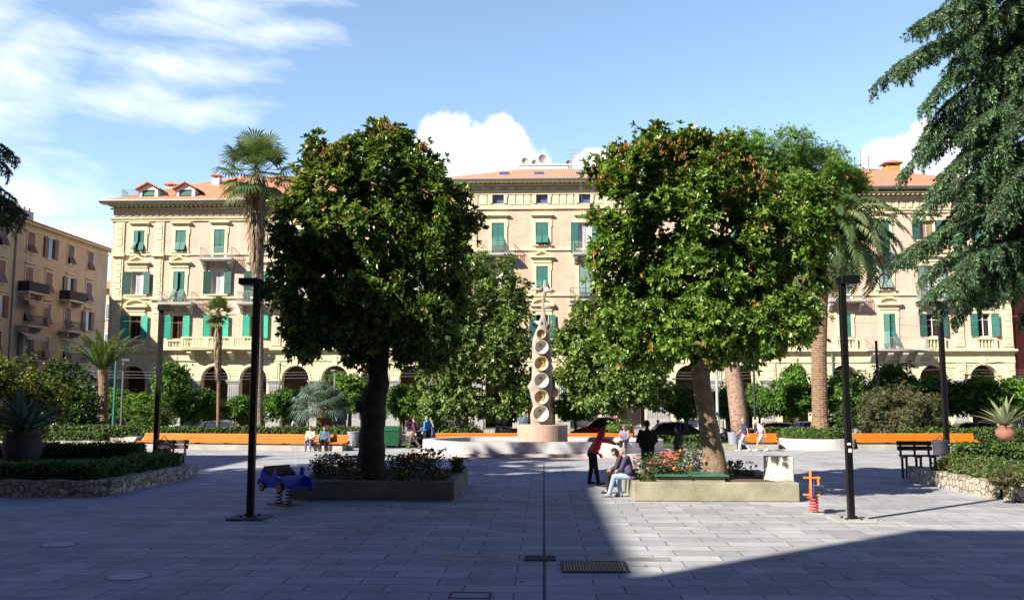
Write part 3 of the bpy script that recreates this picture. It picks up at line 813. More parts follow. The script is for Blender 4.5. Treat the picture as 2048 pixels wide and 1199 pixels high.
lw, lroof = wing('pink brick apartment building with roof dormers and turquoise shutters, behind the tall fan palm', LX0, LX1, BRICK_PINK, LX,
     [xF(p, 740) for p in (265, 350, 430, 507, 591, 670, 748, 826)], [xF(232), xF(312), xF(553), xF(860)], zlL, zl4s, zl3s, zF(300, 438), zF(300, 405), PT(600, 352, YF + 8).z, (9.5, 3.0), sp, TILE_RED)
# long stone balcony on corbels
b = MB(); xa, xb = xF(371, 697), xF(522, 697)
b.box(xa, xb, YF - 1.15, YF - .43, zlL - .14, zlL + .04)
for i in range(4):
    c = xa + .7 + (xb - xa - 1.4) * i / 3
    b.xprism([(YF - .03, zlL - .31), (YF - 1.0, zlL - .15), (YF - 1.0, zlL - .42), (YF - .5, zlL - .62), (YF - .03, zlL - 1.1)], c - .2, c + .2)
balustrade(b, xa, xa + (xb - xa) / 3, zlL + .04, zlL + 1.0, YF - .93); balustrade(b, xa + (xb - xa) / 3, xb - (xb - xa) / 3, zlL + .04, zlL + 1.0, YF - .93); balustrade(b, xb - (xb - xa) / 3, xb, zlL + .04, zlL + 1.0, YF - .93)
b.build('long_balcony', CREAM, lw)
zd = zF(296, 402)
for px in (297, 371): dormer_full(lw, PT(px, 385, YF + .2).x, YF + .2, zF(297, 403), 1.75, 1.15)
chimney(lw, PT(434, 365, YF + 5).x, YF + 5, zF(434, 400), PT(434, 358, YF + 5).z, .75)
chimney(lw, PT(345, 372, YF + 6).x, YF + 6, zF(345, 400), PT(345, 376, YF + 6).z, .95)
chimney(lw, PT(598, 372, YF + 4).x, YF + 4, zF(598, 400), PT(598, 362, YF + 4).z, .9)

# ---- centre block
CX = [PT(p, 470, YF).x for p in (900, 996, 1084, 1170, 1262)]
zc2a, zc2b = zF(1084, 677), zF(1084, 629); zc3a, zc3b = zF(1084, 577), zF(1084, 532); zc4a, zc4b = zF(1084, 489), zF(1084, 445)
zcL = zF(1084, 697)
sp = []
for i, x in enumerate(CX):
    S(cx=x, z0=zF(1000, 407), z1=zF(1000, 387), w=1.05, hood=None, shut='open' if False else 'none', glass=GLASSB, sill=False, trim=CREAM)
for i, x in enumerate(CX):
    S(cx=x, z0=zc2a, z1=zc2b, w=W1, hood='seg' if i in (0, 2, 4) else None, shut='open', smat=SH_GREEN, glass=DARKIN, fcol=REDWOOD if i == 2 else WHITEP, sill=False, balu=(i in (0, 4)), **({'bal': 3.0, 'rail': IRON} if i == 2 else {}))
dr = zF(1084, 600) + .02; dr4 = zF(1084, 509) + .02
S(cx=CX[0], z0=zc3a, z1=zc3b, w=W1, hood='tri', shut='open', smat=SH_GREEN)
S(cx=CX[1], z0=dr, z1=zc3b, w=W1, hood=None, shut='open', smat=SH_GREEN, curtain=CURT, glass=GLASSB, door=True, bal=3.0)
S(cx=CX[2], z0=zc3a, z1=zc3b, w=W1, hood='tri', shut='closed', smat=SH_GREEN, flap=.35)
S(cx=CX[3], z0=dr, z1=zc3b, w=1.15, hood=None, shut='closed', smat=SH_GREY, flap=.5, door=True, bal=2.9, rail=IRON)
S(cx=CX[4], z0=zc3a, z1=zc3b, w=W1, hood='tri', shut='closed', smat=SH_GREEN)
S(cx=CX[0], z0=zc4a, z1=zc4b, w=1.15, hood='flat', shut='closed', smat=SH_GREEN, flap=.4)
S(cx=CX[1], z0=dr4, z1=zc4b, w=1.15, hood='flat', shut='closed', smat=SH_GREEN, flap=.55, door=True, bal=3.0)
S(cx=CX[2], z0=zc4a, z1=zc4b, w=1.15, hood='flat', shut='closed', smat=SH_GREEN, flap=.42)
S(cx=CX[3], z0=dr4, z1=zc4b, w=1.15, hood='flat', shut='open', smat=SH_GREEN, glass=GLASSB, curtain=CURT, door=True, bal=2.3)
S(cx=CX[4], z0=zc4a, z1=zc4b, w=1.15, hood='flat', shut='closed', smat=SH_GREEN)
CX0, CX1 = LX1 + .02, xF(1312)
cw, croof = wing('taller salmon brick apartment block with attic windows, in the middle behind the fountain', CX0, CX1, BRICK_SALMON, CX,
     [xF(p, 740) for p in (908, 998, 1083, 1168, 1262)], [PT(944, 470, YF).x, PT(1218, 470, YF).x, CX0 + .6, CX1 - .6], zcL, zF(1084, 497), zF(1084, 588), zF(1084, 384), zF(1084, 362), PT(1084, 336, YF + 8).z, (9.0, 9.0), sp, TILE, attic=True)
b = MB(); zz = zF(1084, 415); b.box(CX0, CX1, YF - .16, YF - .001, zz - .14, zz + .1)
zt = zF(1084, 388)
xs = [CX0] + CX + [CX1]
for i in range(len(xs) - 1):
    a, c = xs[i] + (.95 if i else .2), xs[i + 1] - (.95 if i < len(xs) - 2 else .2)
    n = 3; w = (c - a) / n
    for k in range(n): b.bbox(a + k * w + .06, a + (k + 1) * w - .06, YF - .06, YF - .001, zz + .3, zt, .025)
b.build('attic_band', CREAM, cw)
b = MB()
for px in (1040, 1085):
    q = PT(px, 408, YF); b.box(q.x - .4, q.x + .4, YF - .15, YF - .02, q.z - .1, q.z + .02)
# ---- right wing
RX = [xF(p) for p in (1380, 1480, 1592, 1690, 1779, 1866, 1968)]
zr2a, zr2b = zF(1779, 673), zF(1779, 627); zr3a, zr3b = zF(1779, 578), zF(1779, 531); zr4a, zr4b = zF(1779, 482), zF(1779, 441)
zrL = zF(1779, 699)
sp = []
d3, d4 = zF(1690, 601) + .02, zF(1790, 508) + .02
for i, x in enumerate(RX):
    if i == 4: S(cx=x, z0=zrL + .06, z1=zr2b, w=W1, hood='seg', shut='half', smat=SH_GREEN, flap=.5, door=True)
    elif i == 3: S(cx=x, z0=zr2a, z1=zr2b, w=W1, hood=None, shut='closed', smat=SH_GREEN, sill=False, balu=True)
    else: S(cx=x, z0=zr2a, z1=zr2b, w=1.1, hood='seg' if i != 5 else None, shut='open', smat=SH_DARK if i == 5 else SH_GREEN, glass=DARKIN, sill=False, balu=True, **({'curtain': None}))
for i, x in enumerate(RX):
    if i == 3: S(cx=x, z0=d3, z1=zr3b, w=W1, hood='tri', shut='closed', smat=SH_DARK, door=True, bal=3.2, pots=True)
    elif i == 4: S(cx=x - .2, z0=zr3a, z1=zr3b, w=1.15, hood=None, shut='closed', smat=SH_GREY, flap=.42)
    elif i == 5: S(cx=x, z0=d3, z1=zr3b, w=1.1, hood='tri', shut='open', smat=SH_GREY, curtain=CURT, door=True, bal=2.8)
    else: S(cx=x, z0=zr3a, z1=zr3b, w=W1, hood='tri', shut='closed' if i % 2 else 'open', smat=SH_GREEN, curtain=CURT)
for i, x in enumerate(RX):
    if i == 4: S(cx=x - .25, z0=d4, z1=zr4b, w=1.2, hood='flat', shut='closed', smat=SH_DARK, door=True, bal=2.9)
    elif i == 5: S(cx=x - .1, z0=zr4a + .1, z1=zr4b, w=1.25, hood='flat', shut='open', smat=SH_DARK, glass=DARKIN, curtain=CURTB)
    else: S(cx=x, z0=zr4a, z1=zr4b, w=1.1, hood='flat', shut='closed', smat=SH_GREEN, flap=.4)
RX0, RX1 = CX1 + .02, xF(2026)
rw, rroof = wing('yellow trimmed apartment building with red roof and wide iron balcony, behind the cedar', RX0, RX1, BRICK_PINK, RX,
     [xF(p, 740) for p in (1378, 1478, 1590, 1689, 1779, 1867, 1968)], [xF(1430), xF(1538), xF(1917), xF(2014)], zrL, zF(1779, 502), zF(1779, 587), zF(1779, 421), zF(1779, 377), PT(1779, 337, YF + 8).z, (3.0, 9.5), sp, TILE_RED)
b = MB(); xa, xb = xF(1727, 697), xF(1848, 697)
b.box(xa, xb, YF - 1.2, YF - .43, zrL - .14, zrL + .04)
for i in range(4):
    c = xa + .7 + (xb - xa - 1.4) * i / 3
    b.xprism([(YF - .03, zrL - .31), (YF - 1.05, zrL - .15), (YF - 1.05, zrL - .45), (YF - .5, zrL - .65), (YF - .03, zrL - 1.2)], c - .22, c + .22)
wb = b.build('wide_balcony', SLAB, rw)
b = MB(); iron_rail(b, xa + .05, xb - .05, zrL + .04, zrL + 1.05, YF - 1.15, YF - .05); b.build('railing', IRONP, wb)
q = PT(1782, 345, YF + 7); chimney(rw, q.x, YF + 7, q.z - 2.5, PT(1782, 334, YF + 7).z, 1.3, OCHRE)
# rooftop things on the centre and right
def antenna(cx, y, z, h, label, n=5, base=None):
    t = thing('tv_antenna', label, 'antenna', (cx, y, z))
    b = MB(); b.tube([(cx, y, z - .8), (cx, y, z + h)], .035, 6); b.build('mast', LEAD, t)
    b = MB()
    for i in range(n):
        zz = z + h * (.35 + .62 * i / max(1, n - 1)); L = rnd.uniform(.7, 1.3)
        b.box(cx - L * .25, cx + L, y - .015, y + .015, zz, zz + .03)
        for k in range(6): b.box(cx - L * .2 + k * L * .22, cx - L * .2 + k * L * .22 + .02, y - .25, y + .25, zz + .03, zz + .05)
    b.build('aerials', IRONP, t)
for px, py, h, l in ((1143, 350, 2.6, 'tall tv antenna with stacked aerials on the middle roof'), (1722, 345, 2.2, 'taller of the two tv antennas on the right roof ridge'), (1738, 345, 1.7, 'shorter of the two tv antennas on the right roof ridge'), (1680, 345, 1.6, 'small tv antenna just above the stone pine on the right roof')):
    q = PT(px, py, YF + 7); antenna(q.x, YF + 7, q.z, h, l)
for px, py, r, l in ((1050, 322, .34, 'small satellite dish, leftmost on the middle roof ridge'), (1069, 325, .28, 'smallest satellite dish on the middle roof ridge'), (1086, 318, .46, 'largest satellite dish on the middle roof ridge'), (1138, 326, .30, 'satellite dish beside the tall antenna on the middle roof')):
    q = PT(px, py, YF + 8); t = thing('satellite_dish', l, 'satellite dish', (q.x, YF + 8, q.z - 1.2), 'satellite dishes on the middle roof')
    b = MB(); b.lathe([(.01, .18), (r * .6, .1), (r, -.02), (r, -.05), (r * .6, .06), (.01, .14)], (q.x, YF + 8, q.z), 20, axis='y'); b.build('reflector', mat('dish_grey', (.30, .27, .26), .6), t)
    b = MB(); b.tube([(q.x, YF + 8.2, q.z), (q.x, YF + 8.2, q.z - 1.4)], .04, 6); b.tube([(q.x, YF + 7.9, q.z - r), (q.x, YF + 7.4, q.z)], .015, 5); b.build('mount', LEAD, t)
q = PT(1088, 333, YF + 8); b = MB(); b.box(q.x - 2.4, q.x + 2.4, YF + 7.2, YF + 9.2, q.z - 1.4, q.z - .1); b.box(q.x - 2.5, q.x + 2.5, YF + 7.1, YF + 9.3, q.z - .1, q.z); b.build('roof_terrace', WHITEP, cw)
for px in (975, 1028, 1092):
    pass
b = MB()
for px in (1009, 1078, 1161):
    a, c = PT(px, 345 + (px % 3), YF + 3), PT(px + 7, 347 + (px % 3), YF + 3)
    zz = zF(px, 362) + 3.9 * (3.4 / 9.) * .92
    b.box(a.x - .45, a.x + .45, YF + 2.2, YF + 2.9, zz - .35, zz + .08)
b.build('skylight', GLASSB, cw)
# downpipes and gutters
for px, r_, rr in ((231, lw, 'x'), (1660, rw, 'x')):
    x = xF(px); b = MB(); b.tube([(x, YF - .22, .2), (x, YF - .22, zlL - .3)], .07, 6); b.build('downpipe', mat('green_pipe', (.10, .25, .2), .5), r_)

# ---- brown building in shade on the left, its front faces the plaza along y
def brown_building():
    Xb = PT(207, 700, 95).x; Y0, Y1 = 62.0, 95.0
    ze = PT(207, 508, 95).z + .25
    root = thing('brown_apartment_building', 'brown plastered apartment building with red louvred shutters, in shade at the left edge', 'building', (Xb, 80, 0))
    nb = MB(); nb.box(Xb - 14, Xb, Y0, Y1, 0, ze); nb.build('wall', PLASTER_BR, root)
    b = MB()
    for z in (ze - .5,): b.box(Xb, Xb + .12, Y0, Y1, z, z + .15)
    b.box(Xb, Xb + .7, Y0 - .6, Y1 + .6, ze - .05, ze + .15); b.build('cornice', PLASTER_BR2, root)
    b = MB(); b.add([(Xb + .9, Y0 - .9, ze + .16), (Xb + .9, Y1 + .9, ze + .16), (Xb - 7, Y1 - 6, ze + 3.0), (Xb - 7, Y0 + 6, ze + 3.0), (Xb - 15, Y0 - .9, ze + .16), (Xb - 15, Y1 + .9, ze + .16)], [(0, 1, 2, 3), (1, 5, 2), (5, 4, 3, 2), (4, 0, 3)])
    b.build('roof', TILE_RED, root)
    b = MB(); b.box(Xb - 1.6, Xb - .6, 77.5, 81.5, ze + .3, ze + 1.5)
    for k in range(5): b.box(Xb - 1.5, Xb - .7, 77.6 + k * .8, 77.9 + k * .8, ze + 1.5, ze + 1.8)
    b.build('chimney_stack', mat('grey_render', (.45, .45, .46), .8), root)
    b = MB(); b.tube([(Xb + .12, 77.9, .3), (Xb + .12, 77.9, ze - .9), (Xb + .5, 78.2, ze - .2)], .1, 8); b.build('downpipe', mat('pale_pipe', (.48, .40, .36), .6), root)
    cols = [70.0, 73.0, 76.0, 80.3, 83.6, 87.3, 91.2]
    rows = [PT(185, 545, 93).z, PT(172, 602, 91).z, PT(165, 660, 91).z, PT(165, 720, 91).z]
    for j, zz in enumerate(rows):
        for i, y in enumerate(cols):
            w, h = 1.1, 1.95
            if j == 3: h = 1.9
            dark = (i + j * 2) % 3
            b = MB(); b.box(Xb, Xb + .09, y - w / 2 - .16, y + w / 2 + .16, zz + h, zz + h + .14); b.box(Xb, Xb + .14, y - w / 2 - .18, y + w / 2 + .18, zz - .12, zz)
            if j in (1, 2): b.box(Xb, Xb + .22, y - w / 2 - .25, y + w / 2 + .25, zz + h + .3, zz + h + .42)
            b.box(Xb, Xb + .06, y - w / 2 - .16, y - w / 2, zz, zz + h); b.box(Xb, Xb + .06, y + w / 2, y + w / 2 + .16, zz, zz + h)
            wn = b.build('window', PLASTER_BR2, root)
            b = MB(); b.quad((Xb + .012, y - w / 2, zz), (Xb + .012, y + w / 2, zz), (Xb + .012, y + w / 2, zz + h), (Xb + .012, y - w / 2, zz + h)); b.build('pane', GLASS if dark else CURT, wn)
            b = MB()
            if (i * 5 + j * 3) % 4 == 0:
                b.box(Xb + .1, Xb + .15, y - w - .1, y - w / 2 + .02, zz, zz + h); b.build('shutter', SH_RED, wn); b = MB(); b.box(Xb + .1, Xb + .15, y + w / 2 - .02, y + w + .1, zz, zz + h)
            else:
                b.box(Xb + .03, Xb + .08, y - w / 2, y - .01, zz + h * .4, zz + h); b.box(Xb + .03, Xb + .08, y + .01, y + w / 2, zz + h * .4, zz + h)
                n0 = len(b.v); b.box(-.02, .02, y - w / 2, y + w / 2, -h * .42, 0); b.xf(n0, Matrix.Translation((Xb + .06, 0, zz + h * .4)) @ Matrix.Rotation(R(-22 - 6 * (i % 2)), 4, 'Y'))
            b.build('shutter', SH_RED, wn)
            bal = (j == 1 and i in (3, 5)) or (j == 2 and i in (3, 5)) or (j == 3 and i in (3, 5))
            if bal:
                o = MB(); o.box(Xb, Xb + 1.1, y - 1.7, y + 1.7, zz - .55, zz - .4); o.box(Xb, Xb + .8, y - 1.2, y - 1.0, zz - .95, zz - .55); o.box(Xb, Xb + .8, y + 1.0, y + 1.2, zz - .95, zz - .55)
                o = o.build('balcony', SLAB, root)
                r_ = MB()
                if j == 1: r_.box(Xb + 1.04, Xb + 1.07, y - 1.65, y + 1.65, zz - .35, zz + .5); r_.box(Xb, Xb + 1.04, y - 1.65, y - 1.62, zz - .35, zz + .5); r_.box(Xb, Xb + 1.04, y + 1.62, y + 1.65, zz - .35, zz + .5)
                else:
                    for k in range(24): r_.box(Xb + 1.03, Xb + 1.06, y - 1.65 + k * .143, y - 1.65 + k * .143 + .025, zz - .4, zz + .5)
                    r_.box(Xb + 1.02, Xb + 1.07, y - 1.66, y + 1.66, zz + .5, zz + .54)
                r_.build('railing', mat('balcony_cloth', (.03, .03, .035), .8) if j == 1 else IRON, o)
                if (j, i) in ((2, 3), (3, 3)):
                    a = MB(); n = 8
                    a.add([(Xb + .05, y - 1.6, zz + 2.2), (Xb + .05, y + 1.6, zz + 2.2), (Xb + 1.15, y + 1.6, zz + 1.6), (Xb + 1.15, y - 1.6, zz + 1.6), (Xb + 1.15, y + 1.6, zz + 1.35), (Xb + 1.15, y - 1.6, zz + 1.35)], [(0, 1, 2, 3), (3, 2, 4, 5)])
                    a.build('awning', mat('awning_%d' % j, (.45, .36, .27) if j == 2 else (.45, .43, .40), .9, var=.2, vscale=4), o)
brown_building()
# small houses closing the side streets
def far_house(label, x0, x1, y0, y1, h, wm, rm, floors, sm):
    root = thing('house', label, 'building', ((x0 + x1) / 2, y0, 0))
    b = MB(); b.box(x0, x1, y0, y1, 0, h); b.build('wall', wm, root)
    b = MB(); hip_roof(b, x0, x1, y0, y1, h, h + 2.2, .6, 4, 4); b.build('roof', rm, root)
    n = int((x1 - x0) / 3)
    for j in range(floors):
        for i in range(n):
            cx = x0 + (i + .5) * (x1 - x0) / n; z = 1.3 + j * (h - 1.2) / floors
            b = MB(); b.box(cx - .7, cx + .7, y0 - .1, y0 - .001, z - .12, z); b.box(cx - .7, cx + .7, y0 - .1, y0 - .001, z + 1.8, z + 1.95); b.box(cx - .7, cx - .55, y0 - .08, y0 - .001, z, z + 1.8); b.box(cx + .55, cx + .7, y0 - .08, y0 - .001, z, z + 1.8)
            w_ = b.build('window', WHITEP, root)
            b = MB(); b.box(cx - .55, cx + .55, y0 - .05, y0 - .002, z, z + 1.8); b.build('shutter', sm, w_)
    return root
q = PT(200, 560, 112)
far_house('small pale house with a red roof seen through the gap at the left street corner', -60, -46.5, 112, 124, PT(210, 578, 112).z, mat('pale_plaster', (.6, .5, .36), .9, var=.1), TILE_RED, 4, SH_GREY)
far_house('red painted building with green shutters at the far right edge', PT(2034, 700, 84).x, PT(2034, 700, 84).x + 14, 84, 96, 16.5, mat('red_plaster', (.48, .12, .09), .9, var=.12), TILE, 4, SH_GREEN)

# ---- the buildings behind the camera that shade the square
T = G(1835, 1058); t_ = math.tan(ELEV); HB = 27.0
bx, by = T.x - HB / t_ * AZX, T.y - HB / t_ * AZY
xa = 1.5 - HB / t_ * AZX; ya = G(600, 947).y - HB / t_ * AZY
def block(label, x0, x1, y0, y1, h):
    root = thing('apartment_building', label, 'building', ((x0 + x1) / 2, (y0 + y1) / 2, 0))
    b = MB(); b.box(x0, x1, y0, y1, 0, h); b.build('wall', OCHRE, root)
    b = MB(); b.box(x0 + .3, x1 - .3, y0 + .3, y1 - .3, h, h + .02); b.build('roof', TILE, root)
    for j in range(6):
        for i in range(int((x1 - x0) / 4)):
            cx = x0 + 2 + i * 4; z = 5 + j * 3.6
            if z > h - 2.5: continue
            b = MB(); b.box(cx - .55, cx + .55, y1 + .002, y1 + .05, z, z + 1.9); b.build('shutter', SH_GREEN, root)
block('tall ochre building standing behind the camera whose shadow covers the near paving', bx, bx + 62, by - 16, by, HB)
block('unseen ochre building added on the left to shade the big urn and left lawn', -72, -36, 8.6, 24.5, 22)  # block added out of view to throw shade over the left bed
block('tall ochre building behind and left of the camera whose shadow covers the left beds', xa - 34, xa, -22, ya, HB)
# ================================================================ VEGETATION
BARK = mat('grey_bark', (.17, .14, .11), .95, var=.35, vscale=5, bump=.8, bscale=14)
BARK_SHADE = mat('shaded_bark', (.045, .036, .03), .95, var=.35, vscale=5, bump=.8, bscale=14)  # shade on the left magnolia trunk is put into this bark colour
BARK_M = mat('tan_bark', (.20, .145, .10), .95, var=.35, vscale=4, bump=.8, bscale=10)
BARK_W = mat('pale_bark', (.34, .27, .19), .95, var=.3, vscale=4, bump=.7, bscale=10)
BARK_PINE = mat('pine_bark', (.33, .22, .17), .95, var=.45, vscale=6, bump=1.0, bscale=9)
PALMBARK = mat('palm_bark', (.26, .17, .11), .95, var=.4, vscale=8, bump=1, bscale=16)
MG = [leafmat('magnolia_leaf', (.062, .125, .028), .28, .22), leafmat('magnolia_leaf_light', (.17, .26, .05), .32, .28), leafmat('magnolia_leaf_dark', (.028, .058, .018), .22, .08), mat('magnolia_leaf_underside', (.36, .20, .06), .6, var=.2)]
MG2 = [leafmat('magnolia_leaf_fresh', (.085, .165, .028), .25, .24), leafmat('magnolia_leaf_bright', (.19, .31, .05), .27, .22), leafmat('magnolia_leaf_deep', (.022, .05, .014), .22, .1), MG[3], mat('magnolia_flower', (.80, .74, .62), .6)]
OR = [leafmat('orange_leaf', (.075, .18, .025), .35, .25), leafmat('orange_leaf_light', (.15, .29, .04), .35, .28), leafmat('orange_leaf_deep', (.02, .055, .015), .35, .12)]
OL = [leafmat('oleander_leaf', (.10, .13, .05), .45, .2), leafmat('oleander_leaf_brown', (.16, .12, .06), .5, .15), leafmat('oleander_leaf_deep', (.04, .06, .025), .45, .1)]
MID = [leafmat('holm_leaf', (.12, .21, .05), .35, .25), leafmat('holm_leaf_light', (.27, .37, .11), .35, .22), leafmat('holm_leaf_deep', (.02, .04, .014), .32, .1)]
CIT = [leafmat('yellowing_leaf', (.20, .24, .03), .4, .3), leafmat('yellow_green_leaf', (.11, .19, .03), .4, .25), mat('orange_tint_leaf', (.40, .16, .02), .6), leafmat('deep_leaf', (.03, .07, .015), .4, .1)]
PN = [leafmat('pine_needles', (.16, .30, .06), .5, .25), leafmat('pine_needles_light', (.27, .44, .10), .5, .2), leafmat('pine_needles_deep', (.02, .05, .015), .5, .1)]
CD = [leafmat('cedar_needles', (.085, .17, .08), .5, .15), leafmat('cedar_needles_light', (.16, .27, .12), .5, .15), leafmat('cedar_needles_deep', (.025, .055, .035), .5, .08)]
PF = [leafmat('palm_leaf', (.07, .12, .04), .4, .2), leafmat('palm_leaf_pale', (.16, .20, .09), .4, .2)]
BLUEP = [leafmat('blue_palm_leaf', (.17, .24, .19), .5, .15), leafmat('blue_palm_leaf_deep', (.09, .15, .11), .5, .15)]
DEAD = mat('dead_frond', (.36, .27, .18), .95, var=.3, vscale=6, trans=.1)
HG = [leafmat('hedge_leaf', (.07, .14, .025), .45, .2), leafmat('hedge_leaf_light', (.13, .20, .04), .45, .2), leafmat('hedge_leaf_deep', (.025, .06, .012), .45, .1)]
CORE = mat('hedge_core_shade', (.012, .022, .008), 1.0)  # near-black colour stands in for the shade inside hedges
def BLOBS(lst, Y, cx, R_, flat=1.0):
    out = []
    for px, py, rx, ry in lst:
        c = PT(px, py, Y); s = Y / FPX
        rd = min(2.0 * max(rx, ry), max(rx * .9, .8 * math.sqrt(max(0, R_ * R_ - (px - cx) ** 2)))) * s * flat
        out.append((c.x, c.y, c.z, rx * s, rd, ry * s))
    return out
def crown(root, name, bl, ncl, per, sig, k, L, W, mats, probs, shell=.55, up=.5, t0=20, t1=75, droop=.18, extra=None, axis_out=1.0, lshape=True):
    P, d = in_blobs(bl, ncl, shell)
    C = np.repeat(P, per, 0) + nr.normal(size=(ncl * per, 3)) * sig
    bl_ = np.array(bl)
    lo = (bl_[:, 2] - bl_[:, 5]).min()
    C = C[C[:, 2] > lo - .1]
    ctr = bl_[:, :3].mean(0)
    U = norm(C - ctr) * axis_out + nr.normal(size=C.shape) * .45; U[:, 2] += up
    parts = [leafset(C, U, k, L, W, t0, t1, droop, mats_p=probs, shape=lshape)]
    # one colour habit for every clump
    if extra: parts += extra
    V, F, mi = join(parts)
    o = npmesh(name, V, F, mi, mats, root)
    return o, P
def limbs(b, base, top, tips, r0, n=7, m=0):
    for t in tips:
        t = Vector(t); s = base.lerp(top, rnd.uniform(.55, 1.0)); mid = s.lerp(t, .5) + Vector((0, 0, .12 * (t - s).length))
        b.tube([s, mid, t], [r0 * rnd.uniform(.35, .55), r0 * .25, r0 * .06], n, m)

def magnolia(label, Y, blobs, cx, Rpx, trunk, rads, mats, probs, bark, N, flowers=0, group=None, seed=3, front=(), knob=None):
    rnd.seed(seed)
    base = PT(trunk[0][0], trunk[0][1], Y)
    root = thing('magnolia_tree', label, 'tree', (base.x, base.y, .45))
    bl = BLOBS(blobs, Y, cx, Rpx)
    for dx_, dy_, z_, r_ in front: bl.append((base.x + dx_, Y + dy_, z_, r_, r_, r_ * .6))
    pts = [PT(px, py, Y) for px, py in trunk]; pts[0].z = .40
    ex = []
    if flowers:
        P, d = in_blobs(bl, flowers, .97); keep = P[:, 1] < Y + .5; P = P[keep]; d = d[keep]
        V, F, mi = leafset(P + d * .1, d, 7, .15, .09, 20, 60, 0, 0.3); ex.append((V, F, np.full(len(mi), 4)))
    # upright reddish-brown shoots near the top
    P, d = in_blobs(bl[:len(bl) // 2], 900, .90); P = P[P[:, 1] < Y + 1.5]
    U = np.tile([0, 0, 1.], (len(P), 1)) + nr.normal(size=(len(P), 3)) * .25
    V, F, mi = leafset(P, U, 4, .12, .04, 10, 45, 0); ex.append((V, F, np.full(len(mi), 3)))
    o, P = crown(root, 'crown', bl, N, 28, .15, 7, .18, .075, mats, probs, shell=.5, up=.7, extra=ex)
    b = MB(); 
    sm = [pts[0]]
    for i in range(len(pts) - 1):
        for t in (.33, .66, 1): sm.append(pts[i].lerp(pts[i + 1], t) + Vector((rnd.uniform(-.02, .02), rnd.uniform(-.02, .02), 0)))
    rr = []
    for i in range(len(sm)):
        f = i / (len(sm) - 1) * (len(rads) - 1); a = int(min(f, len(rads) - 2)); rr.append(rads[a] + (rads[a + 1] - rads[a]) * (f - a))
    b.tube(sm, rr, 16, jit=.05)
    for t in range(22):
        q = Vector(P[rnd.randrange(len(P))]); q = pts[-1].lerp(q, .85)
        s = pts[-1].lerp(pts[-2], rnd.uniform(-.2, .9)); mid = s.lerp(q, .5) + Vector((rnd.uniform(-.2, .2), 0, .2))
        b.tube([s, mid, q], [.10, .055, .018], 7)
    if knob: k_ = PT(*knob, Y - .1); b.lathe([(.02, -.2), (.14, -.14), (.19, 0), (.13, .14), (.02, .18)], k_, 12)
    b.build('trunk', bark, root, smooth=True)
    return root
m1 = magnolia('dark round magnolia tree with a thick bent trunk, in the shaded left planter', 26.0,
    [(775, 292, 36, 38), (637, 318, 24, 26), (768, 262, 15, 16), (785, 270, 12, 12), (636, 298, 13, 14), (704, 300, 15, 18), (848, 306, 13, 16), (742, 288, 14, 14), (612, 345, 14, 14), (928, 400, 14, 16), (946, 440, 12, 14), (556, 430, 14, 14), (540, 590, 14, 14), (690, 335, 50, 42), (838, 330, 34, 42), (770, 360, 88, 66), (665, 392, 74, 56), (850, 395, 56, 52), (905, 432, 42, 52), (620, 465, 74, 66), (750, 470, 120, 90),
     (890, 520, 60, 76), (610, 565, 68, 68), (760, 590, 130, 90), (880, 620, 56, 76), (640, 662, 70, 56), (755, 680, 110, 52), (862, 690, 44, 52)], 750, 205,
    [(740, 968), (744, 900), (745, 850), (745, 805), (757, 765), (758, 700), (757, 640), (755, 560)], [.48, .37, .34, .38, .30, .27, .22, .16], MG, (.43, .40, .14, .03), BARK_SHADE, 600, knob=(722, 812))
m2 = magnolia('bright glossy magnolia tree with brown shoots and leaning pale trunk, in the sunlit right planter', 26.3,
    [(1306, 270, 13, 15), (1332, 292, 13, 12), (1395, 274, 14, 14), (1450, 288, 14, 14), (1240, 310, 14, 12), (1490, 330, 13, 13), (1545, 360, 13, 14), (1612, 372, 14, 14), (1200, 370, 14, 14), (1655, 385, 12, 12), (1305, 312, 36, 30), (1225, 340, 44, 40), (1385, 312, 50, 40), (1450, 318, 34, 30), (1290, 350, 90, 56), (1440, 378, 84, 56), (1570, 420, 66, 52), (1250, 430, 66, 66), (1370, 450, 110, 80), (1540, 480, 100, 66),
     (1610, 470, 42, 70), (1235, 530, 56, 66), (1400, 560, 130, 80), (1580, 570, 70, 66), (1265, 620, 70, 60), (1400, 650, 120, 56), (1560, 640, 74, 56), (1480, 690, 70, 30), (1320, 680, 70, 34)], 1415, 235,
    [(1433, 958), (1425, 900), (1415, 850), (1408, 790), (1398, 730), (1392, 670), (1385, 600)], [.37, .30, .28, .26, .25, .2, .16], MG2, (.42, .40, .15, .03), BARK_M, 700, flowers=14, seed=5, front=((-1.9, -1.6, 4.4, 1.3), (-.6, -2.4, 4.5, 1.3), (-2.6, -.3, 4.4, 1.1), (.8, -2.2, 4.6, 1.2)))

def broad_tree(name, label, Y, blobs, cx, Rpx, trunk_px, r, mats, probs, ncl, per, sig, k, L, W, bark=BARK, group=None, base_y=None, up=.5, z0=0.0, trunk_h=None, shell=.5, lshape=True):
    bx_ = PT(trunk_px[0][0], trunk_px[0][1], Y)
    root = thing(name, label, 'tree', (bx_.x, Y, z0), group)
    bl = BLOBS(blobs, Y, cx, Rpx)
    o, P = crown(root, 'crown', bl, ncl, per, sig, k, L, W, mats, probs, shell=shell, up=up, lshape=lshape)
    pts = [PT(px, py, Y) for px, py in trunk_px]; pts[0].z = z0 - .03
    b = MB(); b.tube(pts, [r * (1.25 - .5 * i / len(pts)) for i in range(len(pts))], 10, jit=.06)
    for t in range(14):
        q = pts[-1].lerp(Vector(P[rnd.randrange(len(P))]), .9); s = pts[-1].lerp(pts[-2], rnd.uniform(0, .6))
        b.tube([s, s.lerp(q, .5) + Vector((0, 0, .1)), q], [r * .5, r * .3, .012], 6)
    b.build('trunk', bark, root, smooth=True)
    return root
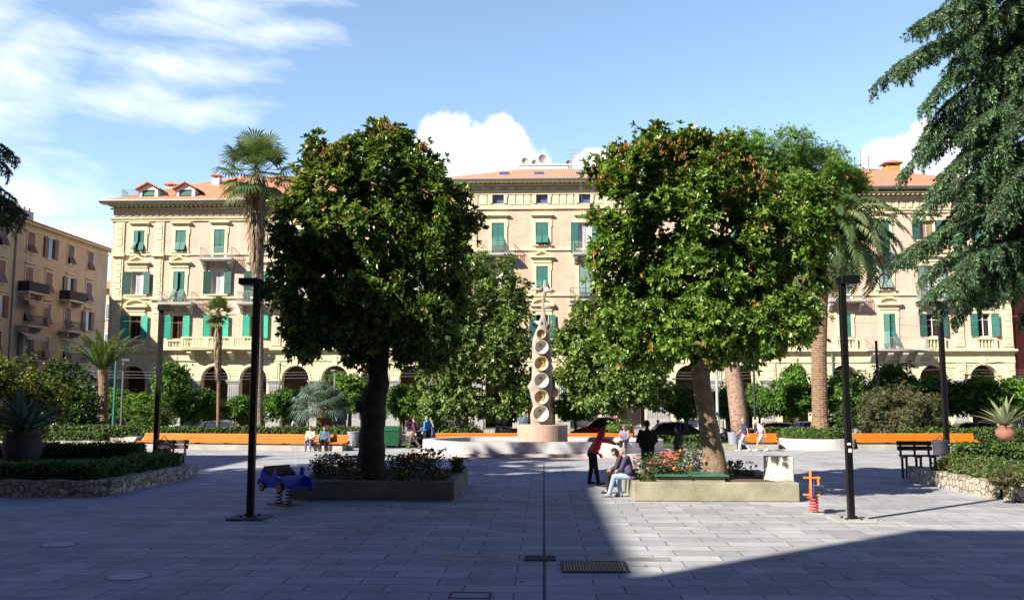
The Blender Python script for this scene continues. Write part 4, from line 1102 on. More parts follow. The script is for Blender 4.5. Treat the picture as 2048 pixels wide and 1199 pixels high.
broad_tree('evergreen_tree', 'large loose evergreen tree just left of the tall fountain sculpture', 57.0,
    [(985, 545, 50, 45), (930, 570, 60, 45), (1010, 590, 48, 45), (960, 620, 80, 50), (900, 640, 70, 60), (1020, 650, 45, 50), (950, 700, 105, 60), (1030, 720, 40, 45), (880, 740, 50, 60), (980, 780, 85, 50), (910, 800, 60, 40), (1030, 790, 32, 32)], 960, 110,
    [(925, 872), (922, 830), (928, 780), (940, 720), (950, 640)], .42, MID, (.4, .38, .22), 350, 28, .24, 6, .24, .10)
broad_tree('evergreen_tree', 'evergreen tree to the right of the fountain sculpture with a slim pale trunk', 56.0,
    [(1180, 640, 42, 36), (1240, 640, 50, 50), (1150, 690, 46, 42), (1210, 700, 66, 50), (1290, 720, 56, 50), (1330, 690, 40, 40), (1170, 750, 56, 40), (1250, 770, 75, 42), (1300, 775, 45, 36), (1200, 800, 50, 24)], 1235, 100,
    [(1245, 872), (1244, 830), (1241, 770), (1236, 700)], .26, MID, (.42, .40, .18), 330, 28, .22, 6, .22, .10, bark=BARK_W)
# stone pine
rootp = broad_tree('stone_pine', 'tall stone pine with a broad flat umbrella crown and leaning flaky trunk', 54.0,
    [(1400, 330, 60, 42), (1470, 310, 70, 36), (1550, 315, 80, 38), (1630, 345, 66, 46), (1380, 380, 40, 40), (1470, 370, 90, 50), (1580, 385, 90, 46), (1700, 365, 38, 40), (1715, 390, 22, 26), (1190, 515, 22, 24), (1660, 400, 40, 36)], 1530, 170,
    [(1483, 878), (1477, 830), (1470, 770), (1460, 710), (1468, 620), (1500, 500), (1520, 400)], .46, PN, (.45, .33, .22), 900, 26, .19, 11, .24, .034, bark=BARK_PINE, up=1.2, lshape=False, shell=.35)
# clipped orange trees along the street : three prototypes then copies
def orange_proto(seed, yellow=False):
    rnd.seed(seed)
    root = thing('orange_tree', 'x', 'tree', (0, 0, 0), 'clipped orange trees along the street')
    bl = [(rnd.uniform(-.35, .35), rnd.uniform(-.3, .3), 2.75 + rnd.uniform(-.35, .35), rnd.uniform(.85, 1.15), rnd.uniform(.85, 1.1), rnd.uniform(.7, .95)) for _ in range(7)]
    crown(root, 'crown', bl, 120, 20, .16, 6, .15, .065, OR, (.42, .40, .18), shell=.62, up=.2, droop=.35)
    b = MB(); b.tube([(0, 0, -.02), (.03, 0, .9), (0, .02, 1.6), (.05, 0, 2.4)], [.13, .10, .09, .05], 9, jit=.05)
    for a in range(5): t = a * 1.26; b.tube([(0, .02, 1.5), (.35 * math.cos(t), .35 * math.sin(t), 2.0), (.7 * math.cos(t), .7 * math.sin(t), 2.6)], [.06, .045, .02], 6)
    b.build('trunk', BARK, root, smooth=True)
    return root
protos = [orange_proto(s) for s in (1, 2, 3)]
# (px, crown centre py, crown radius px, Y, label)
otr = [(292, 812, 52, 60, 'clipped orange tree just right of the date palm trunk'),
       (388, 806, 46, 59, 'round clipped orange tree between the two left street poles, above the long bench'),
       (345, 765, 38, 64, 'taller orange tree rising in front of the second arch from the left'),
       (482, 815, 30, 60, 'small clipped orange tree beside the tall fan palm trunk'),
       (568, 806, 44, 59, 'clipped orange tree left of the blue grey palm'),
       (700, 786, 50, 61, 'orange tree half hidden between the blue grey palm and the bent magnolia trunk'),
       (806, 800, 40, 59, 'orange tree just right of the bent magnolia trunk'),
       (866, 818, 34, 58, 'low clipped orange tree left of the large loose evergreen'),
       (1150, 812, 42, 60, 'shaded orange tree directly right of the fountain sculpture'),
       (1372, 800, 52, 59, 'clipped orange tree left of the leaning magnolia trunk'),
       (1452, 800, 34, 61, 'orange tree between the magnolia trunk and the pine trunk'),
       (1518, 800, 32, 62, 'small orange tree behind the two walking men'),
       (1582, 796, 50, 59, 'round clipped orange tree left of the ringed palm trunk'),
       (1590, 762, 32, 63, 'orange tree top showing inside the arch left of the ringed palm'),
       (1692, 786, 50, 60, 'orange tree just right of the ringed palm trunk'),
       (1788, 762, 42, 63, 'tall orange tree rising above the brown oleander bush'),
       (1868, 786, 56, 61, 'orange tree left of the far right lamp post'),
       (1948, 792, 58, 60, 'dense orange tree right of the far right lamp post'),
       (2034, 790, 46, 59, 'orange tree cut by the right edge of the picture'),
       (1008, 812, 38, 61, 'shaded orange tree just left of the fountain sculpture'),
       (235, 806, 40, 62, 'orange tree directly behind the date palm trunk')]
for i, (px, py, rp, Y, l) in enumerate(otr):
    c = PT(px, py, Y); s = (rp * Y / FPX) / 1.3; 
    sz = min(1.35, max(.75, c.z / 2.75))
    o = protos[i] if i < 3 else copy_tree(protos[i % 3], rz=rnd.uniform(0, 6))
    o.location = (c.x, Y, 0); o.scale = (s, s, sz); o['label'] = l
    ORIGIN[o.name] = Vector(o.location)
# other shrubs & small trees
broad_tree('small_tree', 'dark small tree in front of the brown building, left of the date palm', 55.0,
    [(140, 770, 44, 36), (110, 800, 34, 34), (165, 800, 40, 40), (140, 830, 50, 26), (125, 745, 24, 20)], 140, 50, [(155, 872), (152, 840), (145, 800)], .14, OR, (.25, .10, .65), 110, 20, .24, 6, .18, .08)
broad_tree('citrus_tree', 'yellowing citrus tree speckled with orange at the left edge', 42.0,
    [(20, 750, 46, 40), (60, 780, 44, 36), (10, 800, 50, 46), (70, 820, 46, 40), (30, 850, 60, 30), (115, 800, 26, 26), (-30, 760, 50, 60)], 30, 70, [(30, 900), (30, 860), (30, 800)], .12, CIT, (.30, .40, .08, .22), 190, 22, .2, 6, .13, .06, bark=BARK)
def bush(name, label, Y, blobs, cx, Rpx, mats, probs, ncl, per, sig, k, L, W, group=None, z0=0.0, cat='bush', extra=None, up=.5, t1=80):
    c = PT(cx, 860, Y); root = thing(name, label, cat, (c.x, Y, z0), group)
    bl = BLOBS(blobs, Y, cx, Rpx)
    o, P = crown(root, 'foliage', bl, ncl, per, sig, k, L, W, mats, probs, shell=.45, up=up, extra=extra, t1=t1)
    b = MB()
    for i in range(7):
        q = Vector(P[rnd.randrange(len(P))]); b.tube([(c.x + rnd.uniform(-.15, .15), Y + rnd.uniform(-.15, .15), z0 - .02), Vector((c.x, Y, z0)).lerp(q, .55), Vector((c.x, Y, z0)).lerp(q, .95)], [.03, .022, .008], 5)
    b.build('stems_or_core', BARK, root)
    return root
bush('oleander_bush', 'wide brownish oleander bush behind the right orange bench', 53.0, [(1760, 820, 34, 40), (1810, 812, 46, 42), (1860, 826, 38, 40), (1790, 850, 50, 26), (1850, 855, 40, 22)], 1810, 70, OL, (.42, .34, .24), 200, 18, .2, 6, .2, .035, up=1.0)
bush('oleander_bush', 'dark narrow oleander bush left of the wide brownish one', 53.5, [(1735, 836, 22, 34), (1745, 810, 18, 22)], 1738, 25, OL, (.4, .2, .4), 70, 16, .18, 6, .2, .035, up=1.0)
bush('rounded_shrub', 'small rounded green shrub right of the ringed palm trunk', 52.5, [(1680, 840, 26, 28), (1668, 855, 22, 16)], 1678, 28, HG, (.5, .3, .2), 70, 16, .14, 6, .1, .05)
bush('tall_shrub', 'tall feathery light green shrub behind the left end of the long bench', 53.0, [(290, 835, 28, 36), (318, 826, 22, 38), (330, 850, 26, 22), (278, 855, 24, 18)], 305, 35, HG, (.35, .55, .1), 120, 18, .15, 6, .12, .035, up=1.0)
bush('rounded_shrub', 'dark shrub at the foot of the evergreen by the red car', 54.0, [(1238, 862, 22, 18), (1226, 870, 18, 12)], 1235, 22, MID, (.6, .3, .1), 50, 14, .14, 6, .12, .06)
bush('rounded_shrub', 'dark low shrub at the foot of the large loose evergreen', 54.5, [(935, 862, 26, 10), (900, 866, 20, 8)], 925, 24, MID, (.4, .1, .5), 50, 14, .14, 6, .12, .06)

# ---------- palms
def feather_frond(b, root, az, elev, length, mats_i, leaf=.45, arch=1.0, n=34, w=.03, droop=.6, rw=.025):
    """rachis curve with leaflets, b: dict of arrays"""
    pts = []; p = Vector(root); e = elev
    step = length / n
    for i in range(n + 1):
        pts.append(p.copy()); p = p + Vector((math.cos(az) * math.cos(e), math.sin(az) * math.cos(e), math.sin(e))) * step
        e -= arch * (1.6 / n) * (0.5 + i / n)
    b['tubes'].append((pts[::3] + [pts[-1]], rw))
    for i in range(3, n):
        f = i / n; L = leaf * (math.sin(math.pi * min(1, f * .9 + .12)) ** .6) * rnd.uniform(.85, 1.1)
        d = (pts[i + 1] - pts[i]).normalized(); s = d.cross(Vector((0, 0, 1)));
        if s.length < .05: s = Vector((1, 0, 0))
        s.normalize()
        for sg in (-1, 1):
            v = (s * sg * .8 + d * .55 + Vector((0, 0, rnd.uniform(-.05, .3)))).normalized()
            a = pts[i]; m_ = a + v * L * .5; tip = a + v * L + Vector((0, 0, -L * droop)); q = d * w
            b['q'].append((a - q * .5, a + q * .5, m_ + q, m_ - q)); b['q'].append((m_ - q, m_ + q, tip + q * .1, tip - q * .1)); b['m'] += [mats_i, mats_i]
def finish_fronds(b, root, mats, name='crown', stalk=None):
    V = np.array([[tuple(p) for p in q] for q in b['q']]).reshape(-1, 3); F = np.arange(len(V)).reshape(-1, 4)
    o = npmesh(name, V, F, np.array(b['m']), mats, root)
    m = MB()
    for pts, r in b['tubes']: m.tube(pts, [r * (1.2 - .9 * i / len(pts)) for i in range(len(pts))], 5)
    m.build('frond_stalks', stalk or mats[0], o)
    return o
def ringed_trunk(root, pts, r0, r1, m, step=.12, ring=.035, n=14, flare=1.5):
    b = MB(); P, Rr = [], []; tot = sum((Vector(pts[i + 1]) - Vector(pts[i])).length for i in range(len(pts) - 1)); cur = 0
    for i in range(len(pts) - 1):
        a, c = Vector(pts[i]), Vector(pts[i + 1]); k = max(1, int((c - a).length / step))
        for j in range(k):
            f = (cur + (c - a).length * j / k) / tot
            r = (r0 + (r1 - r0) * f) * (1 + (flare - 1) * max(0, 1 - f * 9))
            P.append(a.lerp(c, j / k)); Rr.append(r * (1 + ring)); P.append(a.lerp(c, (j + .75) / k)); Rr.append(r * (1 - ring))
        cur += (c - a).length
    P.append(Vector(pts[-1])); Rr.append(r1); b.tube(P, Rr, n, jit=.03); return b.build('trunk', m, root)
def feather_palm(name, label, Y, trunk_px, r0, r1, nf, L, leaf, elevs, mats, bark, arch=1.0, base_z=0.0, w=.03, droop=.6, deadn=0):
    pts = [PT(px, py, Y) for px, py in trunk_px]; pts[0].z = base_z
    root = thing(name, label, 'palm tree', (pts[0].x, Y, base_z))
    ringed_trunk(root, pts, r0, r1, bark)
    b = {'tubes': [], 'q': [], 'm': []}; top = pts[-1]
    for i in range(nf):
        az = i * 2.39996; e = R(elevs[0] + (elevs[1] - elevs[0]) * (i / nf) ** .8) + rnd.uniform(-.1, .1)
        feather_frond(b, top + Vector((math.cos(az) * r1 * .7, math.sin(az) * r1 * .7, .0)), az, e, L * rnd.uniform(.85, 1.1), 1 if rnd.random() < .35 else 0, leaf, arch, w=w, droop=droop)
    finish_fronds(b, root, mats)
    return root
feather_palm('canary_palm', 'canary palm with long arching fronds and thick ringed trunk in the round white planter', 52.0,
    [(1641, 868), (1639, 800), (1638, 700), (1641, 600), (1652, 520), (1660, 475)], .44, .40, 84, 5.0, .62, (80, -20), PF, PALMBARK, arch=1.45, base_z=.35, w=.075, droop=.5)
feather_palm('date_palm', 'date palm with upright feathery fronds, in front of the brown building corner', 55.0,
    [(207, 870), (206, 820), (207, 760), (205, 738)], .30, .28, 28, 2.8, .42, (88, 46), [PF[0], PF[1]], PALMBARK, arch=.62, w=.04, droop=.35)
def fan_palm(name, label, Y, trunk_px, r0, r1, nf, stalk, fan, elevs, mats, bark, base_z=0.0, skirt=None, nseg=22, w=.035, dr=.35):
    pts = [PT(px, py, Y) for px, py in trunk_px]; pts[0].z = base_z
    root = thing(name, label, 'palm tree', (pts[0].x, Y, base_z))
    ringed_trunk(root, pts, r0, r1, bark, flare=1.9)
    b = {'tubes': [], 'q': [], 'm': []}; top = pts[-1]
    for i in range(nf):
        az = i * 2.39996; e = R(elevs[0] + (elevs[1] - elevs[0]) * i / nf) + rnd.uniform(-.12, .12)
        d = Vector((math.cos(az) * math.cos(e), math.sin(az) * math.cos(e), math.sin(e))); Ls = stalk * rnd.uniform(.85, 1.15)
        hub = top + d * Ls + Vector((0, 0, -.08 * Ls)); b['tubes'].append(([top, top + d * Ls * .5, hub], .022))
        s = d.cross(Vector((0, 0, 1))).normalized(); up = s.cross(d).normalized(); mi = 1 if rnd.random() < .4 else 0
        for j in range(nseg):
            t = R(-115 + 230 * j / (nseg - 1)); v = (d * math.cos(t) + s * math.sin(t) + up * .18 * math.cos(t)).normalized()
            L = fan * rnd.uniform(.85, 1.1) * (1 - .2 * abs(t) / 2); q = v.cross(up).normalized() * w
            mid = hub + v * L * .6; tip = hub + v * L + Vector((0, 0, -L * dr))
            b['q'].append((hub - q * .2, hub + q * .2, mid + q, mid - q)); b['q'].append((mid - q, mid + q, tip + q * .05, tip - q * .05)); b['m'] += [mi, mi]
    o = finish_fronds(b, root, mats)
    if skirt:
        z0s, z1s, rs0, rs1, n = skirt; q_ = []
        for i in range(n):
            az = rnd.uniform(0, 6.283); zt = rnd.uniform(z1s, z0s); f = (zt - z1s) / (z0s - z1s); rr = rs1 + (rs0 - rs1) * f
            cx = top.x + (pts[0].x - top.x) * max(0, (top.z - zt) / top.z)
            a = Vector((cx + math.cos(az) * rr * .5, Y + math.sin(az) * rr * .5, zt)); L = rnd.uniform(.5, 1.3)
            e = a + Vector((math.cos(az) * rr * rnd.uniform(.1, .6), math.sin(az) * rr * rnd.uniform(.1, .6), -L)); t = Vector((-math.sin(az), math.cos(az), 0)) * rnd.uniform(.015, .05)
            m_ = a.lerp(e, .5) + Vector((math.cos(az), math.sin(az), 0)) * .08
            q_.append((a - t, a + t, m_ + t, m_ - t)); q_.append((m_ - t, m_ + t, e + t * .3, e - t * .3))
        V = np.array([[tuple(p) for p in q] for q in q_]).reshape(-1, 3)
        npmesh('dead_fronds', V, np.arange(len(V)).reshape(-1, 4), np.zeros(len(V) // 4, int), [DEAD], root)
    return root
fp = PT(513, 345, 52)
fan_palm('fan_palm', 'very tall fan palm with a shaggy skirt of dead fronds', 52.0,
    [(518, 872), (518, 820), (519, 700), (520, 560), (516, 440), (513, 340)], .24, .20, 42, 1.55, 1.3, (74, -58), [PF[0], PF[1]], mat('fan_palm_bark', (.27, .22, .18), .95, var=.3, vscale=7, bump=.8), skirt=(PT(513, 350, 52).z, PT(513, 560, 52).z, .95, .25, 1300), nseg=20, w=.055, dr=.22)
fan_palm('windmill_palm', 'slim short-crowned windmill palm in front of the long stone balcony', 55.0,
    [(436, 872), (437, 800), (439, 700), (437, 625)], .10, .13, 24, .62, .66, (85, -50), PF, PALMBARK, skirt=(PT(437, 640, 55).z, PT(437, 730, 55).z, .30, .16, 200), nseg=16, w=.045, dr=.15)
fan_palm('blue_fan_palm', 'short blue grey palm with arching silvery leaves behind the seated couple', 53.0,
    [(641, 872), (641, 845), (641, 812)], .26, .24, 44, 1.05, 1.0, (84, -22), BLUEP, PALMBARK, nseg=26, w=.026, dr=.5)
# ---------- agaves
def agave(label, Y, px, py, pot, n, L, lean, mats, potm, group=None, spike=True):
    c = PT(px, py, Y); rb, hb = pot
    root = thing('plant_pot', label[0], 'pot', (c.x, Y, c.z - hb))
    b = MB(); z = c.z - hb
    b.lathe([(rb * .62, z), (rb * .9, z + hb * .3), (rb, z + hb * .6), (rb * .82, z + hb * .88), (rb * .88, z + hb * .9), (rb * .88, z + hb), (rb * .7, z + hb), (rb * .68, z + hb * .9)], (c.x, Y, 0), 24); b.build('bowl', potm, root, smooth=True)
    root2 = thing('agave', label[1], 'plant', (c.x, Y, c.z))
    q_, m_ = [], []
    for i in range(n):
        az = i * 2.39996; e = R(82 - 62 * (i / n) ** .9); Ln = L * rnd.uniform(.8, 1.1); p = Vector((c.x + math.cos(az) * .06, Y + math.sin(az) * .06, c.z - .08)); K = 7; prev = None
        for k in range(K + 1):
            f = k / K; wd = .085 * (L / 1.2) * (1 - f ** 2.2) * (.8 + .5 * math.sin(math.pi * f)) + .004
            d = Vector((math.cos(az) * math.cos(e), math.sin(az) * math.cos(e), math.sin(e))); s = Vector((-math.sin(az), math.cos(az), 0)); u = s.cross(d)
            if u.z < 0: u = -u
            row = (p - s * wd + u * wd * .45, p, p + s * wd + u * wd * .45)
            if prev: q_.append((prev[0], prev[1], row[1], row[0])); q_.append((prev[1], prev[2], row[2], row[1])); m_ += [i % 2, i % 2]
            prev = row; p = p + d * Ln / K; e -= lean * (.05 + .12 * f)
    V = np.array([[tuple(p) for p in q] for q in q_]).reshape(-1, 3)
    npmesh('leaves', V, np.arange(len(V)).reshape(-1, 4), np.array(m_), mats, root2, smooth=True)
    return root
AG = [mat('agave_leaf', (.12, .19, .15), .55, trans=.08), mat('agave_leaf_deep', (.07, .12, .09), .55, trans=.08)]
AGP = [mat('agave_pale_leaf', (.35, .38, .20), .55, trans=.15), mat('agave_mid_leaf', (.20, .26, .13), .55, trans=.15)]
POTD = mat('weathered_stone_pot', (.08, .07, .065), .9, var=.25, vscale=3)
POTT = mat('terracotta_urn', (.30, .14, .10), .85, var=.15, vscale=3)

# ---------- hedges, beds, stone walls
def rubblemat():
    m = bpy.data.materials.new('rubble_stone'); m.use_nodes = True; g = NG(m.node_tree)
    b = m.node_tree.nodes['Principled BSDF']; b.inputs['Roughness'].default_value = .9
    tc = g.n('ShaderNodeTexCoord')
    v = g.n('ShaderNodeTexVoronoi', feature='DISTANCE_TO_EDGE'); v.inputs['Scale'].default_value = 5.2; v2 = g.n('ShaderNodeTexVoronoi'); v2.inputs['Scale'].default_value = 5.2
    d = g.vmath('ADD', tc.outputs['Object'], g.vmath('MULTIPLY', g.noise(tc.outputs['Object'], 5, 3, out='Color'), (.12, .12, .12)))
    g.link(d, v.inputs['Vector']); g.link(d, v2.inputs['Vector'])
    f = g.ramp(v.outputs['Distance'], [(.01, (.0,) * 3), (.07, (1,) * 3)])
    hs = g.n('ShaderNodeSeparateColor'); g.link(v2.outputs['Color'], hs.inputs[0])
    c = g.ramp(hs.outputs[0], [(.0, (.30, .24, .18)), (.4, (.50, .42, .33)), (.7, (.42, .37, .32)), (1, (.62, .56, .46))])
    c = g.mixc(1, c, g.ramp(g.noise(tc.outputs['Object'], 14, 5, .7), [(.3, (.75,) * 3), (.7, (1.15,) * 3)]), 'MULTIPLY')
    c = g.mixc(f, (.16, .15, .11), c)
    g.link(c, b.inputs['Base Color'])
    bn = g.n('ShaderNodeBump'); bn.inputs['Strength'].default_value = 1; bn.inputs['Distance'].default_value = .06
    g.link(f, bn.inputs['Height']); g.link(bn.outputs[0], b.inputs['Normal']); return m
RUB = rubblemat()
def hedge(label, x0, x1, y0, y1, z0, z1, dens=260, L=.07, W=.04, mats=HG, probs=(.5, .25, .25), name='box_hedge', rot=0, group='low clipped box hedges', cat='hedge', rough=.05):
    cx, cy = (x0 + x1) / 2, (y0 + y1) / 2
    root = thing(name, label, cat, (cx, cy, z0), group)
    b = MB(); b.bbox(x0 + .05, x1 - .05, y0 + .05, y1 - .05, z0 - .05, z1 - .07, .04); b.build('stems_or_core', CORE, root)  # solid dark core behind the leaves, painted as inner shade, no real stems
    A = [(x1 - x0) * (y1 - y0), (x1 - x0) * (z1 - z0), (x1 - x0) * (z1 - z0), (y1 - y0) * (z1 - z0), (y1 - y0) * (z1 - z0)]
    tot = sum(A); n = int(dens * tot); k = nr.choice(5, n, p=np.array(A) / tot)
    P = np.stack([nr.uniform(x0, x1, n), nr.uniform(y0, y1, n), nr.uniform(z0, z1, n)], 1)
    N_ = np.zeros((n, 3))
    wob = lambda: nr.normal(size=n) * rough
    P[k == 0, 2] = z1; N_[k == 0] = (0, 0, 1); P[k == 1, 1] = y0; N_[k == 1] = (0, -1, .3); P[k == 2, 1] = y1; N_[k == 2] = (0, 1, .3); P[k == 3, 0] = x0; N_[k == 3] = (-1, 0, .3); P[k == 4, 0] = x1; N_[k == 4] = (1, 0, .3)
    P += norm(N_) * (wob()[:, None] - .02); P[:, 2] += (k == 0) * (np.sin(P[:, 0] * 2.1) * .03)
    V, F, mi = leafset(P, N_ + nr.normal(size=(n, 3)) * .4, 5, L, W, 30, 85, .05, mats_p=probs)
    npmesh('foliage', V, F, mi, mats, root)
    return root
def stone_wall(label, pts, th, z0, z1, group='rubble stone bed walls'):
    """wall following points (x,y), thickness towards the left normal"""
    root_o = pts[0]
    b = MB()
    n = len(pts)
    inner = []
    for i in range(n):
        a = Vector(pts[max(i - 1, 0)]); c = Vector(pts[min(i + 1, n - 1)]); d = (c - a).normalized(); nn = Vector((-d.y, d.x)); inner.append((pts[i][0] + nn.x * th, pts[i][1] + nn.y * th))
    for i in range(n - 1):
        seg = max(1, int((Vector(pts[i + 1]) - Vector(pts[i])).length / .35))
        for j in range(seg):
            f0, f1 = j / seg, (j + 1) / seg
            L_ = lambda P, Q, f: (P[0] + (Q[0] - P[0]) * f, P[1] + (Q[1] - P[1]) * f)
            a, c = L_(pts[i], pts[i + 1], f0), L_(pts[i], pts[i + 1], f1); ai, ci = L_(inner[i], inner[i + 1], f0), L_(inner[i], inner[i + 1], f1)
            h0 = z1 + .025 * math.sin((i * 7 + j) * 1.7); h1 = z1 + .025 * math.sin((i * 7 + j + 1) * 1.7)
            b.add([(a[0], a[1], z0), (c[0], c[1], z0), (c[0], c[1], h1), (a[0], a[1], h0), (ai[0], ai[1], z0), (ci[0], ci[1], z0), (ci[0], ci[1], h1), (ai[0], ai[1], h0)],
                  [(0, 1, 2, 3), (3, 2, 6, 7), (5, 4, 7, 6), (0, 3, 7, 4), (1, 5, 6, 2)])
    o = b.build('stone_wall', RUB); return tag(o, label, 'wall', group)
def grass_patch(name, label, x0, x1, y0, y1, z, n, h=.09, mats=None, probs=(1,)):
    P = np.stack([nr.uniform(x0, x1, n), nr.uniform(y0, y1, n), np.full(n, z)], 1)
    U = nr.normal(size=(n, 3)) * .25; U[:, 2] = 1
    V, F, mi = leafset(P, U, 4, h, .012, 5, 45, .1, mats_p=probs, shape=False)
    o = npmesh(name, V, F, mi, mats); o['kind'] = 'stuff'; o['label'] = label; o['category'] = 'grass'; return o
GR = [leafmat('grass_blade', (.09, .15, .025), .6, .3), leafmat('dry_grass_blade', (.22, .20, .07), .7, .25)]
XL, XR = -12.2, 12.15
# left bed
stone_wall('rubble stone wall along the near edge of the shaded left bed', [(-40, 25.0), (XL - .4, 25.0), (XL, 25.4), (XL, 31.8), (XL - 3.2, 32.2), (XL - 3.2, 36.4), (-40, 36.6)], .35, -.02, .44)
b = MB(); b.quad((-40, 25.3, .36), (XL - .3, 25.3, .36), (XL - .3, 31.9, .36), (-40, 31.9, .36)); b.quad((-40, 31.9, .36), (XL - 3.4, 31.9, .36), (XL - 3.4, 36.4, .36), (-40, 36.4, .36)); structure(b.build('bed_soil', SOIL))
b = MB(); b.quad((-40, 26.4, .38), (XL - 1.5, 26.4, .38), (XL - 1.5, 31.2, .38), (-40, 31.2, .38)); b.quad((-40, 31.2, .38), (XL - 4.2, 31.2, .38), (XL - 4.2, 35.3, .38), (-40, 35.3, .38)); structure(b.build('lawn', LAWN))
grass_patch('grass', 'short grass on the shaded left bed', -24, XL - 1.4, 26.3, 31.0, .38, 4600, mats=GR, probs=(.9, .1))
hedge('low dark hedge right behind the near stone wall of the left bed', -26, XL - .5, 25.55, 26.3, .36, .80, L=.09, W=.045, dens=190)
hedge('low dark hedge along the paving side of the left bed', XL - 1.3, XL - .45, 26.4, 31.3, .36, .82, L=.09, W=.045, dens=190)
hedge('low hedge on the far side of the left bed lawn', -26, XL - 3.8, 35.4, 36.1, .36, .88, dens=150, L=.1, W=.05)
hedge('low clipped hedge beyond the big agave pot on the left', -34, -24.4, 49.4, 50.2, .2, .80, dens=120, L=.11, W=.05)
hedge('long low hedge below the date palm, ending at the long bench', -34, -22.3, 52.0, 53.2, .25, 1.05, dens=80, L=.12, W=.06)
hedge('long low hedge along the back of the long orange bench', -22.2, -9.0, 50.9, 51.8, .3, 1.05, dens=110, L=.11, W=.05)
hedge('low hedge behind the fountain along the street', -4.6, 9.5, 55.6, 56.5, .0, .42, dens=80, L=.12, W=.06)
hedge('low hedge between the walking men and the round white planter', 12.4, 15.2, 51.2, 52.0, .3, 1.0, dens=100, L=.11, W=.05)
hedge('long low hedge along the back of the right orange bench', 20.0, 34.0, 51.0, 51.9, .3, 1.02, dens=90, L=.11, W=.05)
hedge('low leafy hedge at the right edge in front of the pot with agave', 26.5, 36.0, 44.5, 45.5, .2, .85, dens=100, L=.12, W=.06)
stone_wall('low pale stone wall behind the left bed below the hedge', [(-36, 49.0), (-24.0, 49.0)], .35, -.02, .42)
stone_wall('short low stone wall at the left end of the long bench', [(-27, 51.4), (-21.8, 51.4)], .3, -.02, .5)
stone_wall('low shaded stone wall below the right hedge', [(25.6, 46.5), (38, 46.5)], .35, -.02, .5)
b = MB(); b.quad((-60, 50.2, .02), (60, 50.2, .02), (60, 60.8, .02), (-60, 60.8, .02)); structure(b.build('garden_soil', LAWN))
# right bed
q1 = G(1984, 998); q0 = G(1862, 971)
stone_wall('pale rubble stone wall of the sunlit right bed', [(42, 36.4), (XR + 3.2, 36.4), (XR + 3.2, 31.4), (XR, 31.0), (XR, q1.y + .3)], .35, -.02, .46)
stone_wall('short rubble stone wall at the right edge of the picture', [(XR + .25, q1.y - .05), (XR + .9, 22.6), (19, 22.4)], .35, -.02, .46)
b = MB(); b.quad((XR + .3, 22.9, .40), (42, 22.9, .40), (42, 31.1, .40), (XR + .3, 31.1, .40)); b.quad((XR + 3.5, 31.1, .40), (42, 31.1, .40), (42, 36.3, .40), (XR + 3.5, 36.3, .40)); structure(b.build('right_bed_lawn', LAWN))
grass_patch('grass', 'sunlit patchy grass on the right bed', XR + .3, 20, 23.2, 31, .40, 7500, h=.10, mats=GR, probs=(.72, .28))
hedge('ragged low hedge along the stone wall of the right bed', XR + .4, XR + 1.1, 24.6, 29.6, .38, .76, dens=170, L=.1, W=.03, rough=.10, mats=[HG[0], HG[1], OL[1]], probs=(.5, .3, .2))
hedge('dark low hedge at the far end of the right bed', XR + 3.7, 24, 35.2, 36.0, .4, .95, dens=120, L=.1, W=.05)
b_ = G(1893, 930, .4)
bush('bed_shrub', 'small yellow and green shrub at the corner of the right stone bed', 29.2, [(1895, 930, 16, 14), (1884, 936, 12, 9)], 1892, 14, CIT, (.3, .5, .1, .1), 40, 10, .06, 5, .08, .04, z0=.4)
bush('bed_shrub', 'dry brownish shrub at the right end of the right stone wall', 24.2, [(2010, 958, 20, 14), (1995, 964, 14, 10)], 2005, 16, OL, (.4, .4, .2), 40, 10, .06, 5, .09, .03, z0=.4)
# soil and plants in the tree planters come with the planters
agave(('big shaded urn holding the large agave on the left bed', 'large dark agave with drooping leaves in the big left urn'), 34.0, 47, 862, (.72, 1.25), 34, 1.9, 1.1, AG, POTD)
agave(('terracotta urn with a pale agave behind the right hedge', 'pale spiky agave in the terracotta urn on the right'), 48.5, 2010, 850, (.50, .75), 26, 1.7, .7, AGP, POTT)

